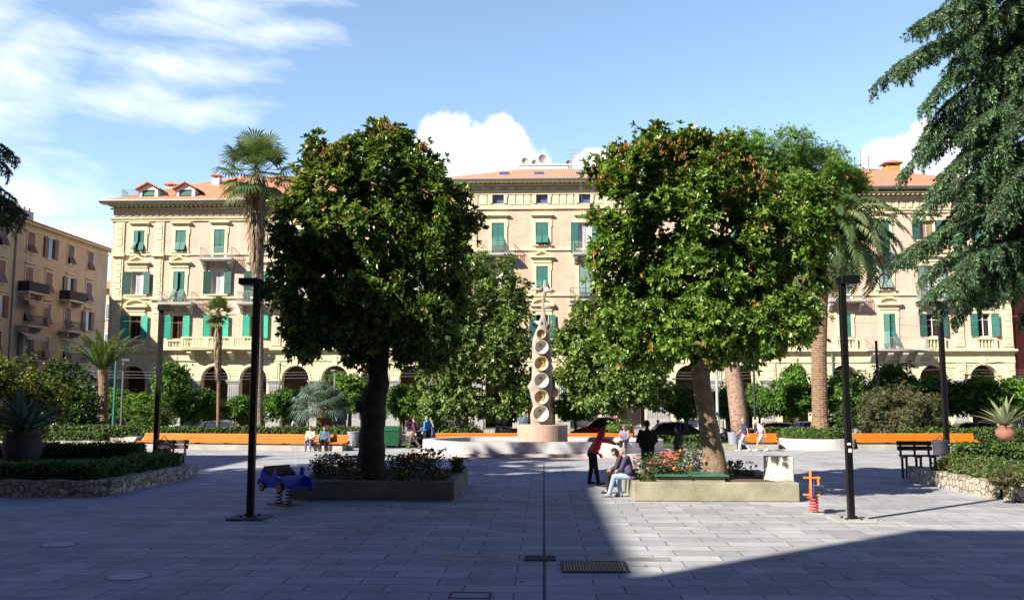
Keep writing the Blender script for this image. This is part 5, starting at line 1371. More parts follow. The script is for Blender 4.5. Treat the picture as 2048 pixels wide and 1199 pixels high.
# ---------- cedar, foreground right; trunk stands outside the frame
def cedar(label, base, H, sprays, Y, seed, trunk_r=.45, sub=1.0, curtain=.75):
    rnd.seed(seed); root = thing('cedar_tree', label, 'tree', base)
    b = MB(); top = Vector((base[0], base[1], H))
    b.tube([Vector(base) - Vector((0, 0, .05)), Vector((base[0] + .1, base[1], H * .4)), Vector((base[0], base[1] + .1, H * .75)), top], [trunk_r, trunk_r * .8, trunk_r * .45, .04], 14, jit=.05)
    C, U, G_ = [], [], []
    for (x0, y0, x1, y1, dy, wd) in sprays:
        a = PT(x0, y0, Y + dy * .4); e = PT(x1, y1, Y + dy); L = (e - a).length
        ctl = a.lerp(e, .6) + Vector((0, rnd.uniform(-.2, .2) * L, rnd.uniform(.16, .30) * L))
        n = max(4, int(L / .07)); path = []
        for i in range(n + 1):
            t = i / n; path.append(a * (1 - t) ** 2 + ctl * 2 * t * (1 - t) + e * t * t)
        b.tube(path[::4] + [path[-1]], [max(.008, .055 * L / 3 * (1 - i / (len(path[::4]) + 1))) for i in range(len(path[::4]) + 1)], 6)
        for i in range(2, n + 1):
            t = i / n; w_ = wd * (1 - .55 * t ** 3) * (.45 + .55 * min(1, t * 3))
            d = (path[i] - path[i - 1]).normalized(); s = d.cross(Vector((0, 0, 1))).normalized()
            for sg in (-1, 1):
                Lb = w_ * rnd.uniform(.35, 1.2) * (.7 + .5 * math.sin(i * .55 + sg)); v = (s * sg + d * .7).normalized(); m = max(2, int(Lb / .075))
                for j in range(m):
                    f = j / m; p = path[i] + v * Lb * f + Vector((0, 0, -.45 * Lb * f * f + rnd.uniform(-.03, .03)))
                    C.append(p); U.append(v + Vector((0, 0, .3)))
                    # hanging twig
                    if rnd.random() < .55:
                        hl = rnd.uniform(.15, .6) * curtain * (1.2 - .5 * t)
                        for q in range(int(hl / .07)): C.append(p + Vector((rnd.uniform(-.03, .03), rnd.uniform(-.03, .03), -.07 * (q + 1)))); U.append(Vector((v.x * .3, v.y * .3, -1)))
    C = np.array([tuple(c) for c in C]); U = np.array([tuple(u) for u in U])
    print('cedar tufts', len(C))
    V, F, mi = leafset(C, U, 7, .10, .024, 15, 65, .15, mats_p=(.42, .26, .32), shape=False)
    npmesh('needles', V, F, mi, CD, root)
    b.build('trunk', BARK, root, smooth=True)
    return root
SPR = []
tips = [(1745, 178, 1960, 60), (1795, 150, 1990, 40), (1848, 215, 2000, 120), (1880, 20, 2010, -60), (1905, 70, 2030, -20), (1900, 130, 2060, 30), (1822, 62, 1985, 5), (1960, -10, 2080, -90),
        (1800, 352, 1990, 230), (1832, 300, 1990, 210), (1868, 380, 2010, 300), (1905, 330, 2060, 230), (1850, 262, 2010, 160), (1930, 230, 2080, 120), (1960, 150, 2100, 60), (2000, 300, 2130, 200),
        (1828, 432, 2010, 340), (1880, 455, 2040, 370), (1918, 400, 2080, 320), (1950, 360, 2110, 270), (1870, 300, 2000, 200),
        (1812, 520, 2030, 420), (1850, 500, 2050, 400), (1900, 530, 2080, 440), (1840, 560, 2030, 480), (1960, 480, 2120, 390), (1790, 525, 1960, 455),
        (1838, 606, 2010, 520), (1870, 625, 2030, 540), (1905, 640, 2050, 560), (1940, 600, 2100, 500), (1985, 560, 2130, 460), (1890, 580, 2060, 490), (1925, 622, 2030, 560),
        (2020, 420, 2150, 330), (2030, 60, 2150, -40), (2040, 180, 2150, 90), (2045, 520, 2160, 450), (2000, 30, 2120, -60), (1975, 250, 2110, 140), (2045, 640, 2150, 560), (2050, 330, 2170, 250),
        (1920, 280, 2070, 200), (1955, 430, 2100, 330), (1910, 480, 2060, 400), (1990, 500, 2120, 430), (1995, 200, 2120, 110), (1945, 90, 2080, 0), (2015, 270, 2140, 180)]
rnd.seed(77)
for x1, y1, x0, y0 in tips: SPR.append((x0, y0, x1, y1, rnd.uniform(-2.2, 2.2), rnd.uniform(.42, .72)))
for k in range(50): 
    x = rnd.uniform(1915, 2060); y = rnd.uniform(-30, 600); SPR.append((x + 150, y - 90, x, y, rnd.uniform(-2.5, 2.5), rnd.uniform(.5, .75)))
cedar('big drooping cedar whose branches hang in from the right edge of the picture', (14.6, 23.0, .4), 15.5, SPR, 22.0, 21)
cb = MB()
SPL = [(-90, 270, 34, 318, 0, .35), (-90, 290, 20, 345, .3, .3), (-100, 370, 52, 430, 0, .4), (-100, 360, 30, 400, .5, .35), (-100, 400, 25, 455, .2, .4), (-120, 300, -10, 420, .4, .5), (-60, 390, 45, 445, -.2, .35)]
for k in range(70): SPL.append((-430 + rnd.uniform(-140, 40), rnd.uniform(-420, 380), rnd.uniform(-330, -50), rnd.uniform(-380, 460), rnd.uniform(-3.5, 3.5), .8))  # extra sprays outside the frame, added to cast shade on the left side
cedar('dark cedar at the upper left edge of the picture with only its branch tips showing', (-19.5, 24.5, .36), 18.0, SPL, 24.0, 22)
# ================================================================ SQUARE FURNITURE
CONC = mat('weathered_concrete', (.29, .275, .20), .9, var=.34, vscale=1.3, bump=.3, bscale=25, detail=7)
CONCD = mat('dark_concrete', (.17, .18, .14), .9, var=.3, vscale=1.4, bump=.3, bscale=25, detail=7)  # darker, greener concrete for the left planter
CONCG = mat('grey_concrete', (.36, .35, .32), .9, var=.2, vscale=1.2, bump=.2, bscale=25, detail=7)
MARB = mat('white_marble', (.54, .52, .53), .45, var=.10, vscale=1.0, detail=7)
PINKST = mat('pink_stone_step', (.50, .30, .25), .7, var=.2, vscale=2)
ORW = mat('orange_wood', (.56, .165, .013), .6, spec=.2, var=.16, vscale=2.2)
BROWNW = mat('brown_wood', (.10, .055, .045), .5, var=.2, vscale=3)
# ---- tree planters
def planter(label, x0, x1, y0, y1, h, m, th=.24):
    t = thing('tree_planter', label, 'planter', ((x0 + x1) / 2, (y0 + y1) / 2, 0))
    b = MB(); c = .02
    b.bbox(x0, x1, y0, y0 + th, 0, h, c); b.bbox(x0, x1, y1 - th, y1, 0, h, c); b.bbox(x0, x0 + th, y0 + th - .01, y1 - th + .01, 0, h - .003, c); b.bbox(x1 - th, x1, y0 + th - .01, y1 - th + .01, 0, h - .003, c)
    b.build('wall', m, t)
    b = MB(); n = 14; 
    for i in range(n):
        for j in range(n):
            xs = [x0 + th + (x1 - x0 - 2 * th) * (i + a) / n for a in (0, 1)]; ys = [y0 + th + (y1 - y0 - 2 * th) * (j + a) / n for a in (0, 1)]
            zz = lambda x, y: h - .10 + .05 * math.sin(x * 2.3 + y) + .03 * math.sin(y * 3.7 - x)
            b.quad((xs[0], ys[0], zz(xs[0], ys[0])), (xs[1], ys[0], zz(xs[1], ys[0])), (xs[1], ys[1], zz(xs[1], ys[1])), (xs[0], ys[1], zz(xs[0], ys[1])))
    b.build('soil', SOIL, t, smooth=True)
    return t
pr0, pr1 = G(1268, 1002), G(1597, 1002); hP = .50
planter('low concrete tree planter in sun with a green covered box, around the leaning magnolia', pr0.x, pr1.x, pr0.y, pr0.y + 4.5, hP, CONC)
pl0, pl1 = G(580, 998), G(908, 999.5)
planter('low concrete tree planter in deep shade, around the bent magnolia trunk', pl0.x, pl1.x, pl1.y, pl1.y + 4.5, hP, CONCD)
def plants(name, label, cat, pts, n, h, mats, probs, fl=None, nf=0, L=.07, W=.035, z=.42, r=.45, group=None):
    """small leafy rose bushes"""
    x, y = pts; root = thing(name, label, cat, (x, y, z), group)
    C = np.stack([x + nr.normal(size=n) * r * .5, y + nr.normal(size=n) * r * .45, z + nr.uniform(.05, 1, n) ** .8 * h], 1)
    V, F, mi = leafset(C, nr.normal(size=(n, 3)) * .6 + [0, 0, .8], 5, L, W, 25, 80, .15, mats_p=probs); npmesh('foliage', V, F, mi, mats, root)
    b = MB()
    for i in range(7):
        q = C[rnd.randrange(n)]; b.tube([(x + rnd.uniform(-.08, .08), y + rnd.uniform(-.08, .08), z - .08), (x * .5 + q[0] * .5, y * .5 + q[1] * .5, z + h * .4), tuple(q)], [.012, .01, .005], 5)
    b.build('stems_or_core', BARK, root)
    for i in range(nf):
        q = C[rnd.randrange(n)]; a = MB(); rr = rnd.uniform(.035, .06); px, py, pz = q[0] + rnd.uniform(-.05, .05), y - r * .4 + rnd.uniform(-.15, .1), z + h * rnd.uniform(.5, 1.05)
        for k in range(3): a.lathe([(.004, -rr * .3), (rr * (1 - .25 * k), 0), (rr * (1.05 - .3 * k), rr * .6), (rr * (.75 - .3 * k), rr * (.9 + .1 * k))], (px, py, pz + k * .01), 9)
        a.build('blossom', fl, root)
    return root
ROSE = mat('rose_petal', (.62, .08, .06), .6); ROSEO = mat('orange_rose_petal', (.75, .22, .08), .6); ROSEP = mat('pink_rose_petal', (.72, .12, .20), .6)
RB = [leafmat('rose_leaf', (.07, .13, .04), .45, .2), leafmat('rose_leaf_bronze', (.20, .14, .06), .5, .2), leafmat('rose_leaf_deep', (.03, .06, .02), .45, .1)]
X = lambda px, Y: PT(px, 930, Y).x
for i, (px, Y, h, nf, fm, l) in enumerate([
    (1304, 25.4, .62, 3, ROSE, 'rose bush with red blooms behind the round green cover in the sunlit planter'),
    (1318, 26.0, .75, 2, ROSE, 'rose bush with two red blooms, second from the left in the sunlit planter'),
    (1345, 25.4, .55, 3, ROSEO, 'low rose bush with orange blooms behind the green lidded box'),
    (1368, 26.4, .80, 2, ROSEO, 'taller bronze leaved rose bush right of the person in pink'),
    (1394, 26.8, 1.0, 4, ROSEP, 'tallest rose bush with pink blooms beside the pale magnolia trunk'),
    (1462, 27.6, .42, 0, ROSE, 'small flowerless bush to the right of the pale magnolia trunk')]):
    plants('rose_bush', l, 'bush', (X(px, Y), Y), 200, h, RB, (.45, .33, .22), fm, nf, r=.5, group='rose bushes in the sunlit planter')
for i, (px, Y, h, nf, l) in enumerate([
    (665, 27.4, .62, 3, 'partly lit rose bush at the left rear of the shaded planter'), (695, 27.7, .55, 2, 'rose bush just left of the bent magnolia trunk'),
    (798, 27.6, .58, 3, 'bright edged rose bush just right of the bent magnolia trunk'), (832, 27.7, .62, 2, 'rose bush between the trunk and the right rear corner of the shaded planter'),
    (862, 27.3, .78, 2, 'loose tall rose bush at the right rear of the shaded planter'), (915, 27.6, .5, 0, 'small dark clipped plant on the far right corner of the shaded planter'),
    (700, 25.2, .35, 1, 'dark low plant at the front left of the shaded planter'), (800, 25.0, .32, 1, 'dark low plant in the front middle of the shaded planter'), (870, 25.2, .34, 2, 'dark low plant at the front right of the shaded planter'), (637, 26.5, .5, 0, 'spindly dark plant on the left edge of the shaded planter')]):
    plants('rose_bush', l, 'bush', (X(px, Y), Y), 230 if i < 6 else 120, h, RB if i < 6 else [RB[2], RB[0], RB[1]], (.5, .2, .3), ROSEO if i % 2 else ROSE, nf, r=.5 if i not in (5, 9) else .22, group='rose bushes in the shaded planter')
grass_patch('grass', 'weedy grass inside the sunlit planter', pr0.x + .26, pr0.x + 2.2, pr0.y + .26, pr0.y + 4.2, .42, 1500, h=.12, mats=GR, probs=(.7, .3))
# green lidded box, round cover, white blocks
a, c = G(1313, 962, .5), G(1457, 962, .5)
t = thing('valve_box', 'low concrete box with a sloping green metal lid in the sunlit planter', 'utility box', ((a.x + c.x) / 2, pr0.y + .8, .42))
b = MB(); b.bbox(a.x + .08, c.x - .08, pr0.y + .36, pr0.y + 1.5, .38, .62, .015); b.build('concrete_base', CONC, t)
b = MB(); n0 = len(b.v); b.bbox(a.x - .02, c.x + .02, pr0.y + .27, pr0.y + 1.62, .622, .66, .012); b.build('lid', mat('green_painted_metal', (.045, .15, .105), .45, var=.25, vscale=3), t)
c0 = G(1289, 941, .5); t = thing('round_cover', 'round worn green metal cover at the left of the sunlit planter', 'cover', (c0.x, c0.y, .42))
b = MB(); b.lathe([(.34, .40), (.36, .47), (.36, .50), (.2, .53), (.02, .535)], (c0.x, c0.y, 0), 24); b.build('cover', mat('worn_green_metal', (.16, .30, .26), .5, var=.3, vscale=4), t)
for px0, px1, dy, l in ((1540, 1561, .35, 'white stone block, left of the pair in the right planter corner'), (1563, 1588, 0, 'white stone block, right of the pair in the right planter corner')):
    a, c = G(px0, 968), G(px1, 968); b = MB(); Yb = pr0.y + .9 + dy
    a, c = PT(px0, 940, Yb), PT(px1, 940, Yb); zt = PT(px0, 913, Yb).z
    b.bbox(a.x, c.x, Yb, Yb + .75, .36, zt, .02);  tag(b.build('stone_block', mat('white_block_stone', (.62, .60, .56), .8, var=.08), origin=(a.x, Yb, .36)), l, 'block', 'white stone blocks')

# ---- fountain
fy = G(1010, 914).y
FC = Vector((PT(1085, 880, fy + 3.2).x, fy + 3.2, 0))
def oct_ring(hx, hy, cut):
    cy_ = hy * .80
    return [(FC.x - hx + cut, FC.y - hy), (FC.x + hx - cut, FC.y - hy), (FC.x + hx, FC.y - hy + cy_), (FC.x + hx, FC.y + hy - cy_), (FC.x + hx - cut, FC.y + hy), (FC.x - hx + cut, FC.y + hy), (FC.x - hx, FC.y + hy - cy_), (FC.x - hx, FC.y - hy + cy_)]
def smooth_ring(P, r=.5, k=4):
    out = []
    n = len(P)
    for i in range(n):
        a, c, d = Vector(P[i - 1]), Vector(P[i]), Vector(P[(i + 1) % n]); u_ = (a - c).normalized() * r; v_ = (d - c).normalized() * r
        for j in range(k + 1):
            t = j / k; p = (c + u_) * (1 - t) ** 2 + c * 2 * t * (1 - t) + (c + v_) * t * t; out.append((p.x, p.y))
    return out
hy = 3.2; hx = 6.0; cut = 1.8
ft = thing('fountain', 'white marble fountain basin with chamfered corners around the tall sculpture', 'fountain', (FC.x, FC.y, 0))
out_ = smooth_ring(oct_ring(hx, hy, cut)); inn = smooth_ring(oct_ring(hx - .55, hy - .55, cut - .2))
b = MB(); n = len(out_)
def ringwall(b, A, B, z0, z1):
    n = len(A)
    for i in range(n):
        j = (i + 1) % n
        b.quad((*A[i], z0), (*A[j], z0), (*A[j], z1), (*A[i], z1)); b.quad((*A[i], z1), (*A[j], z1), (*B[j], z1), (*B[i], z1)); b.quad((*B[j], z0), (*B[i], z0), (*B[i], z1), (*B[j], z1))
ringwall(b, out_, inn, .18, .70); b.build('basin_wall', MARB, ft)
b = MB(); st = smooth_ring(oct_ring(hx + .28, hy + .28, cut + .1)); ringwall(b, st, out_, -.01, .178); b.build('lower_step', MARB, ft)
b = MB(); st2 = smooth_ring(oct_ring(hx + .9, hy + .9, cut + .3)); ringwall(b, st2, st, -.02, .03); b.build('pink_border', PINKST, ft)
b = MB(); b.add([(*p, .50) for p in inn], [tuple(range(len(inn)))]); b.build('water', mat('fountain_water', (.06, .12, .13), .05, spec=.8, bump=.25, bscale=5), ft)
b = MB(); b.add([(*p, .05) for p in inn], [tuple(range(len(inn)))]); b.build('basin_floor', mat('basin_floor', (.2, .3, .32), .8), ft)
zp = PT(1085, 850, FC.y - 1.25).z
b = MB(); b.lathe([(1.26, .04), (1.26, zp - .02), (1.24, zp), (.02, zp)], FC, 48)
b.build('pedestal_drum', mat('pink_granite', (.52, .34, .26), .75, var=.14, vscale=2.5, bump=.3, bscale=40), ft)
b = MB()
for k in range(5):
    q = PT(1003 + k * 12, 880, FC.y - 1.6); b.tube([(q.x, FC.y - 1.6, .35), (q.x, FC.y - 1.6, .62)], .02, 6)
b.build('nozzles', LEAD, ft)
# sculpture
SY = FC.y
SC_ = mat('sculpture_concrete', (.36, .31, .27), .85, var=.28, vscale=2.2, bump=.5, bscale=8, detail=7)
SC_W = mat('sculpture_pale_glaze', (.58, .52, .44), .6, var=.15, vscale=3)
SC_P = mat('sculpture_tan_glaze', (.56, .43, .28), .6, var=.2, vscale=3)
SC_O = mat('sculpture_ochre', (.48, .30, .12), .7, var=.3, vscale=3)
SC_B = mat('sculpture_dark_blue_grey', (.16, .17, .20), .7, var=.3, vscale=3)
sp_ = thing('abstract_sculpture', 'tall tapering ceramic and concrete sculpture with round hollows and spiky top', 'sculpture', (FC.x, SY, zp))
def sP(px, py): return PT(px, py, SY)
prof = [(852, 1062, 1104), (830, 1060, 1105), (810, 1066, 1099), (795, 1062, 1102), (778, 1058, 1104), (772, 1054, 1105), (760, 1063, 1104), (740, 1064, 1104), (715, 1064, 1103), (690, 1064, 1101), (675, 1066, 1100), (660, 1072, 1097), (648, 1078, 1093), (638, 1080, 1093), (625, 1083, 1091), (608, 1083, 1089), (595, 1084, 1091), (582, 1084, 1095), (572, 1085, 1094), (560, 1088, 1091)]
b = MB(); N = 20; rows = []
for py, xl, xr in prof:
    a, c = sP(xl, py), sP(xr, py); cx = (a.x + c.x) / 2; rx = (c.x - a.x) / 2; ry = min(.22, rx * .8)
    row = []
    for k in range(N):
        t = 2 * math.pi * k / N; e = .75
        row.append((cx + rx * math.copysign(abs(math.cos(t)) ** e, math.cos(t)), SY + ry * math.copysign(abs(math.sin(t)) ** e, math.sin(t)), a.z))
    rows.append(row)
o0 = len(b.v); b.v += [p for r_ in rows for p in r_]
for i in range(len(rows) - 1):
    for k in range(N): k2 = (k + 1) % N; b.f.append((i * N + k, i * N + k2, (i + 1) * N + k2, (i + 1) * N + k)); b.m.append(0)
b.f.append(tuple((len(rows) - 1) * N + k for k in range(N))); b.m.append(0)
b.build('shaft', SC_, sp_, smooth=True)
def spike(px0, py0, px1, py1, r, mm, dy=0.0):
    a, c = sP(px0, py0), sP(px1, py1); c.y += dy; m_ = MB(); mid = a.lerp(c, .5) + Vector((0, 0, -.06)); m_.tube([a, mid, c], [r, r * .45, .012], 10, jit=.05); m_.build('spike', mm, sp_, smooth=True)
for s_ in ((1084, 578, 1070, 574, .16, SC_), (1090, 578, 1108, 582, .18, SC_W), (1088, 614, 1108, 612, .10, SC_), (1083, 645, 1068, 641, .22, SC_W), (1092, 650, 1103, 647, .24, SC_B), (1098, 662, 1104, 640, .12, SC_O), (1064, 776, 1056, 772, .2, SC_), (1102, 690, 1106, 683, .14, SC_B)): spike(*s_)
m_ = MB(); q = sP(1109, 785); m_.lathe([(.02, -.28), (.17, -.16), (.22, .0), (.2, .16), (.05, .3)], (q.x, SY + .1, q.z), 14); m_.tube([(q.x - .25, SY + .05, q.z + .1), (q.x, SY + .1, q.z + .05)], .08, 8); m_.build('side_pod', SC_O, sp_, smooth=True)
for i, (px, py, rp, m2_) in enumerate(((1081.7, 826, 15, SC_W), (1082.7, 793.5, 13.5, SC_O), (1082.8, 760.7, 14, SC_W), (1082.7, 727, 13.5, SC_O), (1083.2, 694.5, 13, SC_B), (1082.4, 668, 9, SC_O))):
    q = sP(px, py); r = rp / FPX * SY; m_ = MB(); yy = SY - .46 if i < 5 else SY - .36
    m_.lathe([(r * 1.12, .38), (r * 1.1, .1), (r * 1.08, -.02), (r * 1.04, -.045), (r * .99, -.03), (r * .96, .05), (r * .84, .14), (r * .5, .22), (.02, .245)], (q.x, yy, q.z), 28, axis='y'); bw = m_.build('bowl', (SC_W, SC_P)[i % 2], sp_, smooth=True)
    m_ = MB(); 
    if i % 2: m_.tube([(q.x - r * .3, yy + .14, q.z + r * .3), (q.x, yy + .13, q.z + r * .45), (q.x + r * .35, yy + .14, q.z + r * .2), (q.x + r * .3, yy + .14, q.z - r * .2), (q.x, yy + .18, q.z - r * .3)], .03, 6)
    m_.lathe([(r * .16, .23), (r * .16, .17), (r * .08, .15), (.01, .15)], (q.x - r * .1, yy + .02, q.z + r * .3), 12, axis='y'); m_.build('relief', m2_ if m2_ != SC_W else SC_B, bw)

# ---- long benches on concrete bases
def long_bench(label, xa, ya, xb, yb, baselabel=None, low=False):
    a, c = Vector((xa, ya, 0)), Vector((xb, yb, 0)); L = (c - a).length; ang = math.atan2(c.y - a.y, c.x - a.x)
    t = thing('long_bench', label, 'bench', a)
    def fin(b, name, m):
        b.xf(0, Matrix.Translation(a) @ Matrix.Rotation(ang, 4, 'Z')); return b.build(name, m, t)
    b = MB(); b.xprism([(.12, 0), (.12, .28), (.75, .32), (.75, 0)], .1, L - .1); b.xprism([(.76, 0), (.76, .50), (.95, .50), (.95, 0)], -.25, L + .2); fin(b, 'concrete_base', CONCG)
    b = MB()
    for k in range(4): b.bbox(0, L, .02 + k * .145, .02 + k * .145 + .13, .37 + .008 * k, .42 + .008 * k, .01)
    fin(b, 'seat', ORW)
    b = MB()
    for k in range(3):
        n0 = len(b.v); b.bbox(.0, L, 0, .05, 0, .125, .008); b.xf(n0, Matrix.Translation((0, .64 + .04 * k, .45 + k * .133)) @ Matrix.Rotation(R(-16), 4, 'X'))
    fin(b, 'backrest', ORW)
    n = max(2, int(L / 1.6))
    for k in range(n + 1):
        b = MB(); x = .15 + (L - .3) * k / n; b.box(x - .03, x + .03, .1, .62, .325, .37); b.xprism([(.62, .38), (.68, .38), (.84, .82), (.79, .82)], x - .03, x + .03); fin(b, 'bracket', IRON)
    return t
la, lb = G(272, 897), G(686, 902)
long_bench('very long orange slatted bench on a concrete base, in front of the left trees', la.x, la.y + .0, lb.x, lb.y)
lc, ld = PT(862, 880, 48.3), PT(1255, 880, 48.3)
long_bench('long orange bench mostly hidden behind the fountain basin', lc.x, FC.y + 3.9, ld.x + .5, FC.y + 3.9)
le, lf = G(1494, 898), G(1562, 898)
long_bench('short orange bench behind the walking men, left of the round white planter', le.x, le.y, lf.x, lf.y)
lg, lh = G(1716, 898), G(1962, 898)
long_bench('orange slatted bench right of the round white planter, behind the right lamp post', lg.x, lg.y, lh.x, lh.y)
# end block of the long bench
b = MB(); q = G(262, 897); b.xprism([(0, 0), (0, .35), (.4, .62), (1.1, .62), (1.1, 0)], -.15, .55); b.xf(0, Matrix.Translation((la.x - .75, la.y + .1, 0))); tag(b.build('concrete_end_block', CONCG, origin=(la.x - .5, la.y + .3, 0)), 'slanted concrete block closing the left end of the long orange bench', 'concrete block')
# round white planter
rc = PT(1637, 890, 50.3); rr = 2.15
t = thing('round_planter', 'round white concrete planter holding the ringed canary palm', 'planter', (rc.x, 50.3 + .6, 0))
b = MB(); b.lathe([(rr, 0), (rr + .02, .56), (rr - .3, .56), (rr - .3, .3)], (rc.x, 51.2, 0), 48); b.build('wall', mat('white_concrete', (.60, .57, .54), .8, var=.1, vscale=1.5), t)
b = MB(); b.lathe([(rr - .3, .3), (rr - .3, .42), (.02, .46)], (rc.x, 51.2, 0), 32); b.build('soil', SOIL, t)
th_ = thing('planter_hedge', 'curved clipped hedge filling the round white planter', 'hedge', (rc.x, 51.2, .45))
b = MB(); b.lathe([(rr - .45, .4), (rr - .45, .93), (.8, .95)], (rc.x, 51.2, 0), 32); b.build('stems_or_core', CORE, th_)  # dark drum painted as the shade within the hedge, no real stems
n = 2600; az = nr.uniform(0, 2 * np.pi, n); top_ = nr.random(n) < .4
r_ = np.where(top_, nr.uniform(1.0, rr - .4, n), rr - .4); z_ = np.where(top_, 1.0, nr.uniform(.5, 1.0, n))
C = np.stack([rc.x + r_ * np.cos(az), 51.2 + r_ * np.sin(az), z_ + nr.normal(size=n) * .03], 1); U = np.stack([np.cos(az) * ~top_, np.sin(az) * ~top_, top_ * 1. + .3], 1)
V, F, mi = leafset(C, U + nr.normal(size=(n, 3)) * .3, 5, .11, .05, mats_p=(.5, .25, .25)); npmesh('foliage', V, F, mi, HG, th_)
# dark timber benches on the stone beds
def bed_bench(label, x0, x1, y, z):
    t = thing('timber_bench', label, 'bench', ((x0 + x1) / 2, y, 0))
    b = MB()
    for k in range(3): b.bbox(x0, x1, y + k * .16, y + k * .16 + .14, z - .05, z, .01)
    b.build('seat', BROWNW, t)
    b = MB()
    for k in range(2):
        n0 = len(b.v); b.bbox(x0, x1, 0, .04, 0, .15, .01); b.xf(n0, Matrix.Translation((0, y + .52 + .04 * k, z + .14 + k * .17)) @ Matrix.Rotation(R(-14), 4, 'X'))
    b.build('backrest', BROWNW, t)
    for x in (x0 + .12, x1 - .12, (x0 + x1) / 2):
        b = MB(); b.box(x - .03, x + .03, y + .02, y + .60, z - .1, z - .051); b.box(x - .03, x + .03, y + .54, y + .6, z - .1, z + .46); b.box(x - .03, x + .03, y + .05, y + .12, 0, z - .1); b.box(x - .03, x + .03, y + .42, y + .5, 0, z - .1); b.build('leg', IRON, t)
qa = G(1800, 958); bed_bench('dark timber bench at the end of the right stone bed, in shade', XR + .1, XR + 1.3, 31.5, .80)
bed_bench('dark timber bench at the end of the left stone bed, in shade', XL - 1.75, XL - .65, 31.95, .78)
def litter_bin(label, x, y, z, r, h, m, bag=None):
    t = thing('litter_bin', label, 'bin', (x, y, z)); b = MB(); b.lathe([(r * .82, z), (r, z + h * .8), (r * 1.05, z + h * .82), (r * 1.05, z + h * .9), (r * .9, z + h * .9), (r * .86, z + h * .3), (.02, z + h * .3)], (x, y, 0), 20); b.build('drum', m, t, smooth=False)
    b = MB(); b.tube([(x - r * .5, y, z + h * .9), (x, y, z + h * 1.05), (x + r * .5, y, z + h * .9)], .02, 6); b.build('handle', IRON, t); return t
BIN = mat('dark_bin_metal', (.045, .045, .06), .6, var=.2)
q = PT(327, 915, 36.5); litter_bin('dark litter bin beside the second lamp post from the left', q.x, 36.5, 0, .30, 1.15, BIN)
q = PT(1882, 915, 37); litter_bin('dark litter bin beside the far right lamp post', q.x, 37, 0, .30, 1.2, BIN)
q = PT(706, 885, 50.5); litter_bin('grey litter bin just right of the long orange bench', q.x, 50.5, .1, .33, .9, mat('grey_bin', (.28, .30, .36), .5))
q = PT(1467, 885, 49.5); litter_bin('grey litter bin behind the pale magnolia trunk, left of the walking men', q.x, 49.5, .25, .30, .75, MATS['grey_bin'])
b = MB(); q = PT(1463, 890, 49.0); b.bbox(q.x - .32, q.x + .32, 49.1, 49.9, 0, .30, .02); tag(b.build('concrete_step', CONC, origin=(q.x, 49.3, 0)), 'small tan concrete block under the grey bin near the walking men', 'concrete block')
def dumpster(label, px0, px1, ptop, Y, m):
    a, c = PT(px0, 880, Y), PT(px1, 880, Y); zt = PT(px0, ptop, Y).z; t = thing('waste_container', label, 'container', ((a.x + c.x) / 2, Y, 0))
    b = MB(); w = c.x - a.x; b.xprism([(Y, .15), (Y - .05, zt * .8), (Y + 1.1, zt * .8), (Y + 1.0, .15)], a.x, c.x); b.build('body', m, t)
    b = MB(); b.xprism([(Y - .08, zt * .8 + .005), (Y + .1, zt * .97), (Y + .9, zt), (Y + 1.15, zt * .8 + .005)], a.x - .03, c.x + .03); b.build('lid', m, t)
    for x in (a.x + .1, c.x - .1):
        b = MB(); b.lathe([(.1, -.03), (.1, .03)], (x, Y + .1, .1), 12, axis='x'); b.build('wheel', IRON, t)
GRN = mat('green_container_plastic', (.008, .075, .028), .45, var=.15, vscale=3)
dumpster('large green waste container between the bent magnolia trunk and the fountain', 764, 797, 852, 50.0, GRN)
dumpster('pale green waste container in front of the blue car on the left', 147, 188, 838, 58.8, mat('pale_green_container', (.12, .28, .18), .5, var=.2))
# ---- lamp posts
def lamp_post(label, x, y, h, w, side, head=(.9, .42, .16), base=True, m=BLACKM, z=0.0, group='tall black square lamp posts'):
    t = thing('lamp_post', label, 'street lamp', (x, y, z), group)
    b = MB(); b.bbox(x - w / 2, x + w / 2, y - w / 2, y + w / 2, z + .03, z + h, .012); b.build('pole', m, t)
    if base:
        b = MB(); b.bbox(x - .42, x + .42, y - .42, y + .42, z - .001, z + .045, .01)
        b.build('base_plate', mat('lamp_base_stone', (.12, .10, .10), .8) if side < 0 else CONCG, t)
        b = MB()
        for sx in (-1, 1):
            for sy in (-1, 1): b.lathe([(.03, 0), (.03, .035), (.02, .05)], (x + sx * .16, y + sy * .16, z + .045), 8)
        b.build('anchor_bolts', IRON, t)
    b = MB(); L, D, H = head; x0 = x - w / 2 if side > 0 else x + w / 2; xa, xb = (x0, x0 + L) if side > 0 else (x0 - L, x0)
    b.bbox(xa, xb, y - D / 2, y + D / 2, z + h + .001, z + h + H, .015); hd = b.build('lamp_head', m, t)
    b = MB(); off = w + .06; xa2, xb2 = (xa + off, xb - .05) if side > 0 else (xa + .05, xb - off); b.box(xa2, xb2, y - D / 2 + .05, y + D / 2 - .05, z + h - .02, z + h - .001); b.build('diffuser', mat('lamp_glass', (.45, .45, .48), .3), hd)
    return t
q = G(500, 1036); hh = PT(500, 570, q.y).z; lamp_post('near black lamp post left of the blue spring car, head pointing left', q.x, q.y, hh, .15, -1, head=(.46, .42, .15))
q = G(1703, 1041); hh = PT(1700, 568, q.y).z; rl = lamp_post('near black lamp post in the sun right of the spring rider, head pointing right', q.x, q.y, hh, .14, 1, head=(.42, .42, .18))
b = MB(); b.box(q.x - .05, q.x + .03, q.y - .0725, q.y - .0705, PT(0, 886, q.y).z, PT(0, 882, q.y).z); b.box(q.x - .03, q.x + .04, q.y - .0725, q.y - .0705, PT(0, 900, q.y).z, PT(0, 893, q.y).z)
b.build('sticker', WHITEP, rl)
Y2 = 37.5
